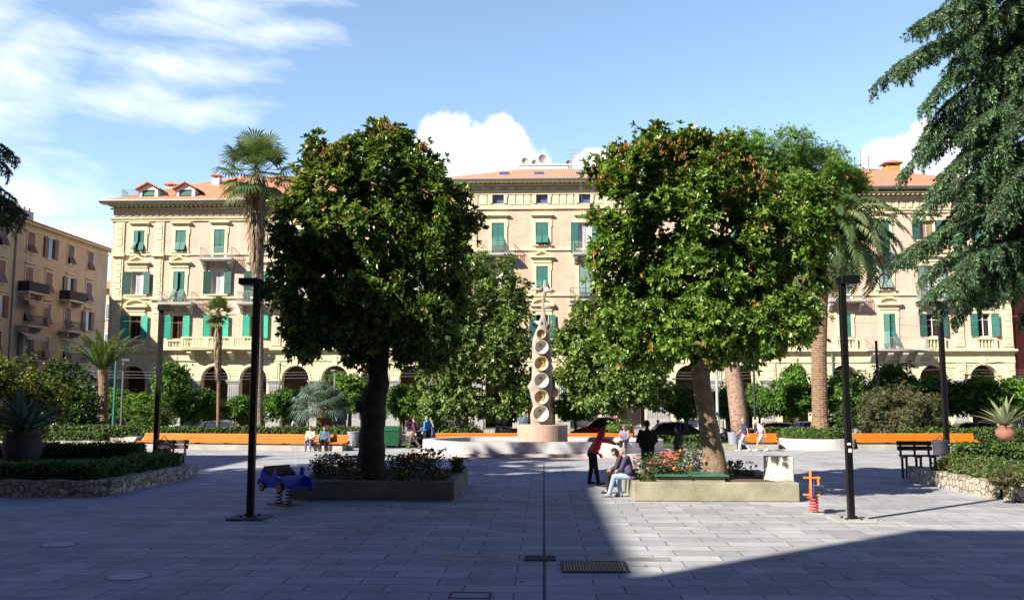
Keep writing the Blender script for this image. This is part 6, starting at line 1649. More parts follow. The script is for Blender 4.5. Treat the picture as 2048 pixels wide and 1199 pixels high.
q = PT(311, 915, Y2); hh = PT(313, 622, Y2).z; lamp_post('second lamp post from the left, rising behind the shaded bed bench', q.x, Y2, hh, .19, 1, head=(.55, .5, .24), base=False)
q = PT(1895, 915, Y2); hh = PT(1893, 612, Y2).z; lamp_post('far right lamp post rising behind the right bed bench, head pointing left', q.x, Y2, hh, .19, -1, head=(.5, .5, .2), base=False)
q = PT(297, 868, 58); lamp_post('thin grey lamp post with a flat head in front of the tall feathery shrub', q.x - .05, 54.2, PT(297, 722, 54.2).z, .11, 1, head=(.5, .4, .14), base=False, m=mat('grey_post', (.10, .11, .13), .6), group='thin street lamp posts')
q = PT(667, 870, 54.5); lamp_post('slim grey lamp post behind the seated couple', q.x, 54.5, PT(667, 742, 54.5).z, .11, -1, head=(.3, .3, .1), base=False, m=mat('pale_grey_post', (.22, .23, .25), .6), group='thin street lamp posts')
def pole(label, px, Y, ptop, r, m, name='street_pole', lamp=None):
    q = PT(px, 860, Y); z = PT(px, ptop, Y).z; t = thing(name, label, 'pole', (q.x, Y, 0), 'street poles')
    b = MB(); b.tube([(q.x, Y, -.02), (q.x, Y, z * .3), (q.x, Y, z)], [r * 1.2, r, r * .8], 10); b.build('shaft', m, t)
    b = MB(); b.lathe([(r * 1.9, 0), (r * 1.9, .12), (r * 1.4, .35)], (q.x, Y, 0), 10); b.lathe([(r, z), (r * 1.1, z + .05), (.01, z + .12)], (q.x, Y, 0), 10); b.build('collar', m, t)
GPOLE = mat('green_pole', (.05, .20, .16), .5); DPOLE = mat('dark_pole', (.03, .04, .05), .5); WPOLE = mat('pale_pole_paint', (.42, .50, .48), .5)
pole('green street pole right of the date palm trunk', 226, 60.4, 695, .09, GPOLE)
pole('dark slim pole rising over the brown oleander bush', 1760, 58, 684, .10, DPOLE)
pole('dark slim pole between the pine trunk and the walking man in pale clothes', 1511, 58, 712, .08, DPOLE)
pole('pale green pole directly behind the leaning magnolia trunk', 1436, 57, 700, .10, WPOLE)
pole('thin pale pole just right of the fountain pedestal', 1110, 60, 826, .04, WPOLE)
# trolley wires across the street
WIRE = mat('wire', (.20, .20, .21), .5)
for py, Y, l in ((752, 66, 'upper trolley wire above the far lane'), (758, 67.5, 'second trolley wire above the far lane'), (746, 70, 'trolley wire nearest the arcade'), ):
    z = PT(1024, py, Y).z; b = MB(); b.tube([(-60 + k * 6, Y, z - .0 + .25 * abs(math.sin(k * .52))) for k in range(21)], .016, 4); tag(b.build('trolley_wire', WIRE, origin=(-60, Y, z)), l, 'wire')
for p, Y, l in ((((50, 650), (235, 641), (480, 650)), 77, 'sagging wire from the brown building to the left arcade front'), (((1640, 640), (1850, 652), (2048, 630)), 77, 'sagging wire across the front of the right building'), (((1161, 362), (1166, 430), (1172, 560)), 78.6, 'loose cable hanging down the front of the middle building')):
    b = MB(); b.tube([PT(*a_, Y) for a_ in p], .02, 4); tag(b.build('cable', WIRE, origin=PT(*p[0], Y)), l, 'cable')
# ---- signs
def sign(label, px0, px1, py0, py1, Y, m, text=None, tcol=None, tsize=.3, leg=True, lines=0):
    a, c = PT(px0, py1, Y), PT(px1, py0, Y); t = thing('notice_board', label, 'sign', ((a.x + c.x) / 2, Y, 0))
    b = MB(); b.box(a.x, c.x, Y - .04, Y + .04, a.z, c.z); b.build('panel', m, t)
    b = MB(); b.box(a.x - .05, a.x, Y - .05, Y + .05, 0, c.z + .05); b.box(c.x, c.x + .05, Y - .05, Y + .05, 0, c.z + .05); b.box(a.x, c.x, Y - .05, Y + .05, c.z, c.z + .05); b.build('frame', LEAD, t)
    if text:
        cu = bpy.data.curves.new('lettering', 'FONT'); cu.body = text; cu.size = tsize; cu.align_x = 'CENTER'; cu.extrude = .003; cu.materials.append(tcol)
        o0_ = bpy.data.objects.new('lettering_curve', cu); col.objects.link(o0_); me_ = bpy.data.meshes.new_from_object(o0_.evaluated_get(bpy.context.evaluated_depsgraph_get())); bpy.data.objects.remove(o0_)
        o = bpy.data.objects.new('lettering', me_); col.objects.link(o); o.parent = t; o.location = (0, -.05, a.z + (c.z - a.z) * .18); o.rotation_euler = (R(90), 0, 0)
    if lines:
        b = MB()
        for k in range(lines): z = c.z - (c.z - a.z) * (k + .7) / (lines + .5); b.box(a.x + .08, c.x - .08 - .1 * (k % 3), Y - .045, Y - .041, z, z + .05)
        b.build('printed_lines', mat('print_grey', (.2, .22, .25), .8), t)
    return t
sign('white notice board with printed lines behind the long bench', 338, 359, 836, 872, 55.0, WHITEP, lines=7)
sign('purple sale poster with white capital letters behind the grey bin', 1456, 1478, 846, 878, 60.6, mat('purple_poster', (.20, .08, .25), .6), 'TOTA', WHITEP, .42)
sign('purple sale poster right of the green waste container', 812, 832, 838, 862, 60.6, MATS['purple_poster'], 'TOTA', WHITEP, .30)
# ================================================================ PLAY EQUIPMENT
BLUEP_ = mat('blue_play_panel', (.01, .045, .55), .35, coat=.2); YEL = mat('yellow_plastic', (.65, .38, .04), .4); ORP = mat('orange_plastic', (.72, .20, .025), .4); REDS = mat('red_spring_steel', (.62, .05, .05), .4); BLKR = mat('black_rubber', (.02, .02, .02), .7); RUSTS = mat('dark_spring_steel', (.13, .06, .06), .5); LBL = mat('light_blue_plastic', (.05, .35, .70), .4)
def spring(b, x, y, z0, z1, r, turns, rad):
    n = int(turns * 14); b.tube([(x + r * math.cos(i / 14 * 6.283), y + r * math.sin(i / 14 * 6.283), z0 + (z1 - z0) * i / n) for i in range(n + 1)], rad, 7)
def car_rider():
    c = G(570, 1008); th = R(-38); M = Matrix.Translation((c.x, c.y, 0)) @ Matrix.Rotation(th, 4, 'Z')
    t = thing('spring_car', 'blue two seat spring rider shaped like a car, beside the shaded planter', 'spring rider', (c.x, c.y, 0), )
    prof = [(-.60, .52), (-.62, .60), (-.50, .66), (-.45, .82), (-.40, .90), (-.28, .84), (-.18, .76), (.04, .74), (.08, .92), (.14, .95), (.20, .76), (.38, .72), (.52, .64), (.60, .50), (.60, .44), (.50, .42), (.30, .42), (.20, .46), (-.16, .46), (-.22, .43), (-.42, .43), (-.52, .48)]
    for s_, y in ((-1, -.42), (1, .42)):
        b = MB(); b.yprism(prof, y - .025, y + .025); b.xf(0, M); sd = b.build('side_panel', BLUEP_, t)
        b = MB(); 
        for a0 in range(9):
            pass
        b.tube([(.16, y + s_ * .03, .70), (.34, y + s_ * .03, .67), (.48, y + s_ * .03, .60), (.56, y + s_ * .03, .48)], .012, 6); b.xf(0, M); b.build('mudguard_line', DARKIN, sd)
        for x in (-.36, .40):
            b = MB(); b.lathe([(.11, -.02), (.12, 0), (.11, .02)], (x, y + s_ * .05, .47), 18, axis='y'); b.xf(0, M); w = b.build('wheel', BLKR, t)
            b = MB(); b.lathe([(.085, -.03), (.085, .03)], (x, y + s_ * .05, .47), 16, axis='y'); b.xf(0, M); b.build('hub', YEL, w)
            b = MB(); b.lathe([(.03, -.04), (.03, .04)], (x, y + s_ * .05, .47), 10, axis='y'); b.xf(0, M); b.build('hub_cap', BLKR, w)
    b = MB(); b.bbox(-.42, -.36, -.40, .40, .55, .98, .01); b.bbox(-.40, .0, -.40, .40, .56, .60, .01); b.xf(0, M); b.build('seat', mat('dark_play_seat', (.06, .03, .03), .5), t)
    b = MB(); b.bbox(.26, .30, -.40, .40, .5, .76, .01); b.bbox(-.45, .5, -.2, .2, .43, .47, .01); b.xf(0, M); b.build('floor_panel', BLUEP_, t)
    b = MB(); b.tube([(.1, -.15, .85), (.1, .15, .85)], .018, 8); b.lathe([(.10, -.012), (.10, .012)], (.12, 0, .84), 16, axis='x'); b.xf(0, M); b.build('steering_wheel', BLKR, t)
    for x, y in ((-.18, -.05), (.22, -.05)):
        b = MB(); spring(b, x, y, .05, .43, .085, 4.6, .016); b.lathe([(.11, .02), (.11, .06)], (x, y, 0), 16); b.xf(0, M); b.build('spring', RUSTS, t)
    b = MB(); b.bbox(-.40, .46, -.28, .22, 0, .022, .005); b.xf(0, M); b.build('ground_plate', mat('rusty_plate', (.16, .09, .08), .8, var=.3), t)
car_rider()
def rocker():
    c = G(1628, 1026); x, y = c.x, c.y
    t = thing('spring_rider', 'narrow orange and blue spring rider on a red coil, near the right lamp post', 'spring rider', (x, y, 0))
    b = MB(); b.bbox(x - .22, x + .22, y - .22, y + .22, 0, .02, .004); b.build('ground_plate', CONCG, t)
    b = MB(); spring(b, x + .0, y, .05, .40, .10, 5, .018); b.build('spring', REDS, t)
    b = MB(); b.bbox(x - .06, x + .06, y - .18, y + .18, .40, .43, .005); b.build('mount', BLKR, t)
    pr = [(-.42, .42), (-.46, .62), (-.40, .84), (-.30, 1.02), (-.22, .98), (-.18, .78), (.05, .66), (.28, .68), (.38, .58), (.30, .44)]
    b = MB(); n0 = 0; b.xprism([(y + p, z) for p, z in pr], x - .085, x - .035); b.build('side_panel', ORP, t)
    b = MB(); b.xprism([(y + p * .92, .44 + (z - .44) * .8) for p, z in pr], x - .032, x + .01); b.build('inner_panel', mat('blue_violet_panel', (.07, .06, .50), .4), t)
    b = MB(); b.tube([(x - .22, y - .34, .86), (x + .16, y - .34, .86)], .024, 10); b.build('handle', ORP, t)
    b = MB(); b.tube([(x - .24, y - .30, .46), (x + .14, y - .30, .46)], .026, 10); b.build('foot_rest', ORP, t)
    b = MB(); b.bbox(x + .01, x + .24, y - .12, y + .20, .62, .65, .01); b.build('seat', LBL, t)
    b = MB(); b.xprism([(y + .10, .55), (y + .16, .55), (y + .20, .84), (y + .14, .86)], x + .10, x + .15); b.build('backrest', ORP, t)
    t.rotation_euler = (0, 0, R(-15))
rocker()

# ================================================================ VEHICLES
def car_proto():
    """hatchback along +x, length 4.0"""
    t = thing('parked_car', 'x', 'car', (0, 0, 0), 'cars on the street')
    st = [(-2.0, .38, .62, .64, .72), (-1.94, .26, .80, .86, .80), (-1.80, .22, .90, 1.02, .84), (-1.45, .20, .92, 1.36, .86), (-1.1, .20, .93, 1.44, .87), (-.2, .20, .93, 1.48, .87), (.35, .20, .93, 1.42, .87), (.95, .20, .93, .98, .86), (1.35, .20, .88, .90, .85), (1.75, .22, .76, .78, .80), (1.94, .28, .66, .67, .72), (2.0, .38, .55, .56, .60)]
    def sect(x, zb, zl, zr, w):
        tw = w - max(0, (zr - zl)) * .42
        L = [(w * .80, zb), (w * .97, zb + .12), (w, (zb + zl) / 2), (w * .97, zl), (tw, zr - .06 if zr - zl > .1 else zr - .01), (tw * .75, zr), (0, zr + .015)]
        return [(x, -a, z) for a, z in L] + [(x, a, z) for a, z in L[-2::-1]]
    rows = [sect(*s_) for s_ in st]; n = len(rows[0])
    bod, gl = MB(), MB()
    for i in range(len(rows) - 1):
        cab = st[i][3] - st[i][2] > .05 or st[i + 1][3] - st[i + 1][2] > .05
        for k in range(n - 1):
            q = (rows[i][k], rows[i + 1][k], rows[i + 1][k + 1], rows[i][k + 1])
            side = k in (3, n - 5); 
            ws = cab and k in (4, 5, 6, 7) and (i in (6, 2)) or (cab and side and 2 <= i <= 6)
            (gl if ws else bod).quad(*q)
        bod.quad(rows[i][0], rows[i][-1], rows[i + 1][-1], rows[i + 1][0])
    bod.add(rows[0], [tuple(range(n))]); bod.add(rows[-1], [tuple(range(n - 1, -1, -1))])
    for sy in (-1, 1):
        for x in (-.3, .55, -1.25): bod.xprism([(sy * .935, .94), (sy * .90, .94), (sy * .70, 1.40), (sy * .74, 1.42)], x - .03, x + .03)
        bod.box(-.95, .9, sy * .945 - .008, sy * .945 + .008, .28, .34)
    bod.build('body', mat('car_paint', (.3, .3, .3), .25, coat=.8), t, smooth=False); gl.build('windows', GLASS, t)
    for x in (-1.28, 1.28):
        for sy in (-1, 1):
            b = MB(); b.lathe([(.2, -.1), (.31, -.1), (.32, 0), (.31, .1), (.2, .1)], (x, sy * .82, .31), 20, axis='y'); w = b.build('wheel', BLKR, t)
            b = MB(); b.lathe([(.19, -.115), (.20, 0), (.19, .115), (.05, .10)], (x, sy * .82, .31), 12, axis='y'); b.build('rim', mat('alloy', (.4, .4, .42), .35, metal=.8), w)
    for sy in (-1, 1):
        b = MB(); b.bbox(1.80, 1.97, sy * .58 - .13, sy * .58 + .13, .55, .68, .02); b.build('headlight', mat('headlight', (.7, .7, .7), .15), t)
        b = MB(); b.bbox(-1.98, -1.86, sy * .66 - .08, sy * .66 + .08, .62, .88, .02); b.build('tail_light', mat('tail_light', (.4, .02, .02), .25), t)
        b = MB(); b.bbox(.72, .86, sy * 1.0 - .09, sy * 1.0 + .09, .93, 1.05, .02); b.build('mirror', BLKR, t)
    return t
cp = car_proto()
def paint(o, c, name):
    m = mat(name, c, .25, coat=.8)
    for k in bpy.data.objects:
        if k.parent == o and k.name.startswith('body'):
            k.material_slots[0].link = 'OBJECT'; k.material_slots[0].material = m
cars = [(155, 856, 66, 1, (.02, .16, .55), 'blue_paint', 'bright blue hatchback parked behind the left waste container', 1.0),
        (452, 866, 64, 1, (.03, .03, .035), 'black_paint', 'dark car behind the slim windmill palm trunk', 1.05),
        (905, 866, 62.6, 1, (.02, .022, .022), 'black_paint_b', 'black car just left of the fountain behind the hidden bench', 1.1),
        (1203, 866, 61.9 + .6, -1, (.80, .02, .05), 'red_paint', 'red car right of the fountain pedestal', 1.25),
        (1362, 868, 62.5, 1, (.015, .02, .035), 'navy_paint', 'dark navy car between the fountain and the pale magnolia trunk', 1.05),
        (1402, 862, 65.5, 1, (.62, .62, .64), 'white_paint', 'white car behind the dark navy car', 1.15),
        (1540, 866, 64, -1, (.02, .02, .05), 'deep_blue_paint', 'deep blue car behind the two walking men', 1.0),
        (1625, 864, 66, 1, (.10, .13, .32), 'mid_blue_paint', 'mid blue car mostly hidden behind the ringed palm trunk', 1.0),
        (1873, 862, 62.5, 1, (.28, .32, .48), 'lilac_paint', 'pale lilac blue car behind the right orange bench', 1.12),
        (1962, 866, 62.5, 1, (.03, .035, .03), 'olive_black_paint', 'dark olive car left of the terracotta urn', 1.05),
        (2050, 862, 66, -1, (.45, .60, .58), 'mint_paint', 'pale mint coloured van like car at the right edge', 1.3)]
for i, (px, py, Y, dr, c, nm, l, sz) in enumerate(cars):
    q = PT(px, 860, Y); o = cp if i == 0 else copy_tree(cp)
    o.location = (q.x, Y, -.35); o.rotation_euler = (0, 0, 0 if dr > 0 else math.pi); o.scale = (sz if sz < 1.12 else 1.08, 1, sz); o['label'] = l; paint(o, c, nm)
def scooter_proto():
    t = thing('scooter', 'x', 'scooter', (0, 0, 0), 'scooters parked along the street')
    b = MB(); b.xprism([(-.14, .28), (-.17, .45), (-.13, .72), (.13, .72), (.17, .45), (.14, .28)], -.75, -.15); b.bbox(-.16, .35, -.13, .13, .24, .31, .02); b.xprism([(-.18, .3), (-.2, .6), (-.12, .92), (.12, .92), (.2, .6), (.18, .3)], .38, .50); b.bbox(.42, .78, -.09, .09, .42, .50, .03); b.build('body', mat('scooter_white', (.55, .55, .56), .3, coat=.5), t)
    b = MB(); b.bbox(-.78, -.10, -.13, .13, .721, .80, .03); b.build('seat', BLKR, t)
    for x in (-.55, .66):
        b = MB(); b.lathe([(.13, -.05), (.22, -.05), (.23, 0), (.22, .05), (.13, .05)], (x, 0, .23), 16, axis='y'); b.build('wheel', BLKR, t)
    b = MB(); b.tube([(.44, 0, .9), (.40, 0, 1.04)], .03, 6); b.tube([(.34, -.32, 1.06), (.42, 0, 1.03), (.34, .32, 1.06)], .016, 6); b.build('handlebar', IRON, t)
    b = MB(); b.add([(.46, -.22, 1.0), (.46, .22, 1.0), (.33, .2, 1.42), (.33, -.2, 1.42), (.47, -.22, 1.0), (.47, .22, 1.0), (.34, .2, 1.42), (.34, -.2, 1.42)], [(0, 1, 2, 3), (4, 5, 6, 7), (0, 1, 5, 4), (2, 3, 7, 6)]); b.build('windshield', mat('clear_screen', (.5, .55, .6), .1), t)
    return t
scp = scooter_proto()
for i, (px, Y, rz, sc_, l) in enumerate([(1004, 59.2, 2.2, 1.05, 'white scooter with a tall windshield left of the fountain sculpture'), (1018, 60.0, 2.5, .95, 'second smaller scooter just left of the fountain pedestal'), (815, 51.6, .4, 1.0, 'white scooter behind the walker with the backpack'), (850, 52.2, .3, 1.05, 'dark seated scooter next to the person in blue'), (236, 60.2, .5, 1.05, 'dark blue motorbike right of the date palm trunk'), (250, 60.6, .2, 1.05, 'scooter partly hidden by the left tall shrub')]):
    q = PT(px, 860, Y); o = scp if i == 0 else copy_tree(scp); o.location = (q.x, Y, -.35 if Y > 61.3 else (.03 if Y > 50 else 0)); o.rotation_euler = (0, 0, rz); o.scale = (sc_,) * 3; o['label'] = l
    if i in (3, 4):
        for k in bpy.data.objects:
            if k.parent == o and k.name.startswith('body'): k.material_slots[0].link = 'OBJECT'; k.material_slots[0].material = mat('scooter_dark', (.03, .04, .12), .3, coat=.5)

# ================================================================ PEOPLE
SKIN = mat('skin', (.52, .30, .21), .6); SKINT = mat('tanned_skin', (.42, .22, .14), .6)
def caps(b, p0, r0, p1=None, r1=None, n=10):
    """rounded, tapering limb segment"""
    p0 = Vector(p0); p1 = p0 + Vector((0, 0, 1e-3)) if p1 is None else Vector(p1); r1 = r0 if r1 is None else r1
    d = (p1 - p0).normalized() if (p1 - p0).length > 1e-6 else Vector((0, 0, 1)); P, Q = [], []
    for a in (0, 18, 40, 65, 90): P.append(p0 - d * r0 * math.cos(R(a))); Q.append(max(.0004, r0 * math.sin(R(a))))
    for a in (90, 65, 40, 18, 0): P.append(p1 + d * r1 * math.cos(R(a))); Q.append(max(.0004, r1 * math.sin(R(a))))
    b.tube(P, Q, n)
def loft(b, secs, lat, n=16):
    """closed loft of ellipses (centre, half width along lat, half depth)"""
    lat = Vector(lat).normalized(); o = len(b.v); m = len(secs)
    for i, (c, a, dpt) in enumerate(secs):
        ax = (Vector(secs[min(i + 1, m - 1)][0]) - Vector(secs[max(i - 1, 0)][0])).normalized(); la = (lat - ax * lat.dot(ax)).normalized(); fr = ax.cross(la)
        for k in range(n):
            t = 2 * math.pi * k / n; b.v.append(tuple(Vector(c) + la * a * math.cos(t) + fr * dpt * math.sin(t)))
    for i in range(m - 1):
        for k in range(n): k2 = (k + 1) % n; b.f.append((o + i * n + k, o + i * n + k2, o + (i + 1) * n + k2, o + (i + 1) * n + k)); b.m.append(0)
    b.f.append(tuple(o + k for k in range(n - 1, -1, -1))); b.f.append(tuple(o + (m - 1) * n + k for k in range(n))); b.m += [0, 0]
def fuse(b, name, m, parent, vox=.012, it=3):
    me = bpy.data.meshes.new(name); me.from_pydata(b.v, [], b.f); me.update()
    o = bpy.data.objects.new(name, me); col.objects.link(o)
    r = o.modifiers.new('r', 'REMESH'); r.mode = 'VOXEL'; r.voxel_size = vox; r.use_smooth_shade = True
    if it: q = o.modifiers.new('s', 'SMOOTH'); q.factor = .5; q.iterations = it
    dg = bpy.context.evaluated_depsgraph_get(); me2 = bpy.data.meshes.new_from_object(o.evaluated_get(dg)); o.modifiers.clear(); o.data = me2; bpy.data.meshes.remove(me)
    me2.materials.clear(); me2.materials.append(m); me2.name = name; o.name = name; o.parent = parent
    return o
def person(label, loc, heading, J, top, trousers, shoes, hair, sc_=1.0, skin=SKIN, hood=False, longhair=False, shorts=False, sleeves=True, bag=None, cap=None, coat=0.0, group=None, bald=False):
    t = thing('person', label, 'person', (0, 0, 0), group)
    P = {k: Vector(v) for k, v in J.items()}
    vx = .010 if loc[1] < 35 else .014
    hd = (P['head'] - P['neck']).normalized(); f = Vector(J.get('face', (0, 1, 0))).normalized(); f = (f - hd * f.dot(hd)).normalized(); lat = f.cross(hd).normalized()
    slat = P['shR'] - P['shL']; pel, ch, nk = P['pel'], P['chest'], P['neck']; shm = (P['shL'] + P['shR']) / 2; sp_dn = (pel - ch).normalized()
    def torso(b, g, low=0.0):
        loft(b, [(pel + sp_dn * (.06 + low), .10 + g, .07 + g), (pel + sp_dn * low, .155 + g, .105 + g), (pel.lerp(ch, .45), .135 + g, .09 + g), (ch, .165 + g, .105 + g), (ch.lerp(shm, .75), .165 + g, .09 + g), (shm.lerp(nk, .35), .10 + g, .065 + g), (shm.lerp(nk, .8), .055 + g, .055 + g * .6)], slat)
    b = MB(); torso(b, 0)
    caps(b, nk - hd * .06, .055, nk + hd * .08, .052)
    caps(b, nk + hd * .085 + f * .03, .048, P['head'] + f * .025, .066); caps(b, P['head'] + f * .012, .078, P['head'] + hd * .05 - f * .012, .080); caps(b, P['head'] - f * .03, .075)
    caps(b, P['head'] + f * .085, .013, P['head'] - hd * .025 + f * .105, .016); caps(b, P['head'] - hd * .055 + f * .082 - lat * .012, .010, P['head'] - hd * .055 + f * .082 + lat * .012, .010)
    for s_ in (-1, 1): caps(b, P['head'] + lat * s_ * .078 - hd * .02 - f * .01, .014, P['head'] + lat * s_ * .082 + hd * .015 - f * .015, .018); caps(b, P['head'] + lat * s_ * .03 + f * .075 + hd * .02, .014)
    for s_ in ('L', 'R'):
        caps(b, P['sh' + s_], .055, P['el' + s_], .040); caps(b, P['el' + s_], .040, P['wr' + s_], .026)
        d = (P['wr' + s_] - P['el' + s_]).normalized(); h = Vector(J.get('hand' + s_, d)).normalized(); c_ = h.cross(Vector((1, 0, .2))).normalized(); sd = h.cross(c_).normalized(); w = P['wr' + s_]
        for k in range(4):
            o_ = (k - 1.5) * .022; Lf = (.072, .085, .080, .060)[k]
            caps(b, w, .018, w + h * .095 + c_ * o_, .0125, 6); caps(b, w + h * .095 + c_ * o_, .0115, w + h * (.10 + Lf * .55) + c_ * o_ * 1.2 + sd * .014, .0105, 6); caps(b, w + h * (.10 + Lf * .55) + c_ * o_ * 1.2 + sd * .014, .0105, w + h * (.10 + Lf * .85) + c_ * o_ * 1.25 + sd * .038, .0095, 6)
        caps(b, w + h * .03, .016, w + h * .065 - c_ * .050, .0125, 6); caps(b, w + h * .065 - c_ * .050, .012, w + h * .105 - c_ * .060 + sd * .014, .0105, 6)
        caps(b, P['hi' + s_], .088, P['kn' + s_], .056); caps(b, P['kn' + s_], .055, P['kn' + s_].lerp(P['an' + s_], .35), .056); caps(b, P['kn' + s_].lerp(P['an' + s_], .35), .056, P['an' + s_], .036); caps(b, P['an' + s_], .036, P['to' + s_], .030)
    fuse(b, 'body', skin, t, vx, 2)
    b = MB(); torso(b, .022, coat)
    if hood: caps(b, nk + hd * .03 - f * .03, .095, P['head'] - f * .03, .112); caps(b, P['head'] - f * .03, .112, P['head'] + hd * .06 - f * .02, .098)
    else: caps(b, nk - hd * .02 - f * .02, .068)
    for s_ in ('L', 'R'):
        caps(b, P['sh' + s_], .074, P['el' + s_] if sleeves else P['sh' + s_].lerp(P['el' + s_], .6), .058)
        if sleeves: caps(b, P['el' + s_], .058, P['el' + s_].lerp(P['wr' + s_], .95), .042); caps(b, P['el' + s_].lerp(P['wr' + s_], .85), .045, P['el' + s_].lerp(P['wr' + s_], .93), .047)
    for k in range(7): a_ = pel.lerp(ch, .1 + .13 * k) + slat.normalized() * rnd.uniform(-.1, .1); caps(b, a_ - slat.normalized() * .07 - f * .0, .118, a_ + slat.normalized() * .05 + Vector((0, 0, rnd.uniform(-.04, .04))), .112)
    fuse(b, 'jacket' if sleeves else 'shirt', top, t, vx, 2)
    b = MB(); loft(b, [(pel - sp_dn * .06, .150, .105), (pel, .168, .120), (pel + sp_dn * .07, .155, .115), ((P['hiL'] + P['hiR']) / 2 + sp_dn * .05, .12, .09)], slat)
    for s_ in ('L', 'R'):
        hi, kn, an = P['hi' + s_], P['kn' + s_], P['an' + s_]
        if shorts: caps(b, hi, .100, hi.lerp(kn, .82), .088)
        else: caps(b, hi, .100, kn, .072); caps(b, kn, .074, kn.lerp(an, .6), .062); caps(b, kn.lerp(an, .6), .062, kn.lerp(an, .97), .060)
    fuse(b, 'shorts' if shorts else 'trousers', trousers, t, vx, 2)
    for s_ in ('L', 'R'):
        a, c_ = P['an' + s_], P['to' + s_]; d = (c_ - a); d.z = 0; d.normalize(); up = .04
        b = MB(); heel = Vector((a.x, a.y, a.z - .045)) - d * .03; caps(b, heel, .045, c_ - d * .03, .045); caps(b, c_ - d * .03, .044, c_ + d * .05, .030); caps(b, a, .046, heel, .045)
        fuse(b, 'shoe', shoes, t, .012, 2)
    if hair is not None and not hood:
        b = MB(); H = P['head']
        caps(b, H + hd * .045 - f * .022, .090, H + hd * .02 - f * .05, .084); caps(b, H + hd * .02 - f * .045, .082, H - hd * .035 - f * .05, .066)
        if longhair: caps(b, H - f * .05, .088, nk - f * .05 - hd * .06, .085)
        if cap: caps(b, H + hd * .055 + f * .05 - lat * .03, .018, H + hd * .045 + f * .12, .016); caps(b, H + hd * .055 + f * .05 + lat * .03, .018, H + hd * .045 + f * .12, .016)
        fuse(b, 'cap' if cap else 'hair', hair, t, .012, 2)
    if bag:
        b = MB(); caps(b, ch - f * .20 + Vector((0, 0, .06)), .13, ch - f * .22 - Vector((0, 0, .20)), .14); fuse(b, 'backpack', bag, t, .02, 3)
    t.location = loc; t.rotation_euler = (0, 0, heading); t.scale = (sc_,) * 3
    return t
STAND = dict(pel=(0, 0, .95), chest=(0, .02, 1.27), neck=(0, .02, 1.46), head=(0, .05, 1.60), shL=(-.18, .01, 1.40), shR=(.18, .01, 1.40), elL=(-.25, -.03, 1.13), elR=(.25, -.03, 1.13), wrL=(-.24, .08, .90), wrR=(.24, .08, .90),
             hiL=(-.09, 0, .88), hiR=(.09, 0, .88), knL=(-.10, .03, .49), knR=(.10, .03, .49), anL=(-.11, -.02, .09), anR=(.11, -.02, .09), toL=(-.13, .12, .035), toR=(.13, .12, .035))
def pose(base, **k): d = dict(base); d.update(k); return d
WALK = pose(STAND, knL=(-.09, .20, .52), anL=(-.09, .28, .10), toL=(-.10, .43, .06), knR=(.09, .02, .50), anR=(.09, -.28, .14), toR=(.10, -.17, .04), elL=(-.24, -.12, 1.14), wrL=(-.22, -.16, .90), elR=(.24, .04, 1.14), wrR=(.22, .22, .96))
def sit(h=.45, lean=.05): return dict(pel=(0, 0, h + .11), chest=(0, lean, h + .43), neck=(0, lean + .03, h + .61), head=(0, lean + .08, h + .75), shL=(-.18, lean, h + .55), shR=(.18, lean, h + .55), elL=(-.23, lean + .1, h + .29), elR=(.23, lean + .1, h + .29), wrL=(-.12, .34, h + .20), wrR=(.12, .34, h + .20),
             hiL=(-.09, .06, h + .09), hiR=(.09, .06, h + .09), knL=(-.13, .45, h + .07), knR=(.13, .45, h + .07), anL=(-.12, .44, .09), anR=(.12, .44, .09), toL=(-.14, .58, .035), toR=(.14, .58, .035))
RED = mat('red_jacket', (.62, .014, .018), .6, var=.15, vscale=5); BLK = mat('black_cloth', (.012, .012, .015), .85); NAVY = mat('navy_cloth', (.02, .02, .045), .85); PURP = mat('purple_grey_jacket', (.075, .06, .13), .8, var=.15, vscale=5); JEANS = mat('washed_jeans', (.28, .38, .55), .85, var=.15, vscale=6); PINK = mat('coral_jacket', (.72, .12, .13), .75, var=.12, vscale=5)
WHT = mat('white_cloth', (.72, .68, .70), .85); LILAC = mat('pale_lilac_cloth', (.50, .48, .62), .85); CRM = mat('cream_jacket', (.68, .60, .42), .85, var=.1); GRYH = mat('grey_hair', (.30, .26, .23), .9); BLKH = mat('black_hair', (.012, .01, .01), .6); BRNH = mat('brown_hair', (.06, .03, .02), .7); SHOE = mat('dark_shoe', (.03, .03, .035), .6); SHOEW = mat('white_shoe', (.7, .68, .62), .6); OLV = mat('dark_olive_jacket', (.03, .032, .02), .8); DKRED = mat('dark_red_cap', (.22, .02, .03), .7); BLU = mat('bright_blue_jacket', (.04, .25, .75), .7); PURC = mat('purple_cap', (.22, .08, .25), .6); TEAL = mat('blue_grey_jacket', (.10, .16, .24), .8)
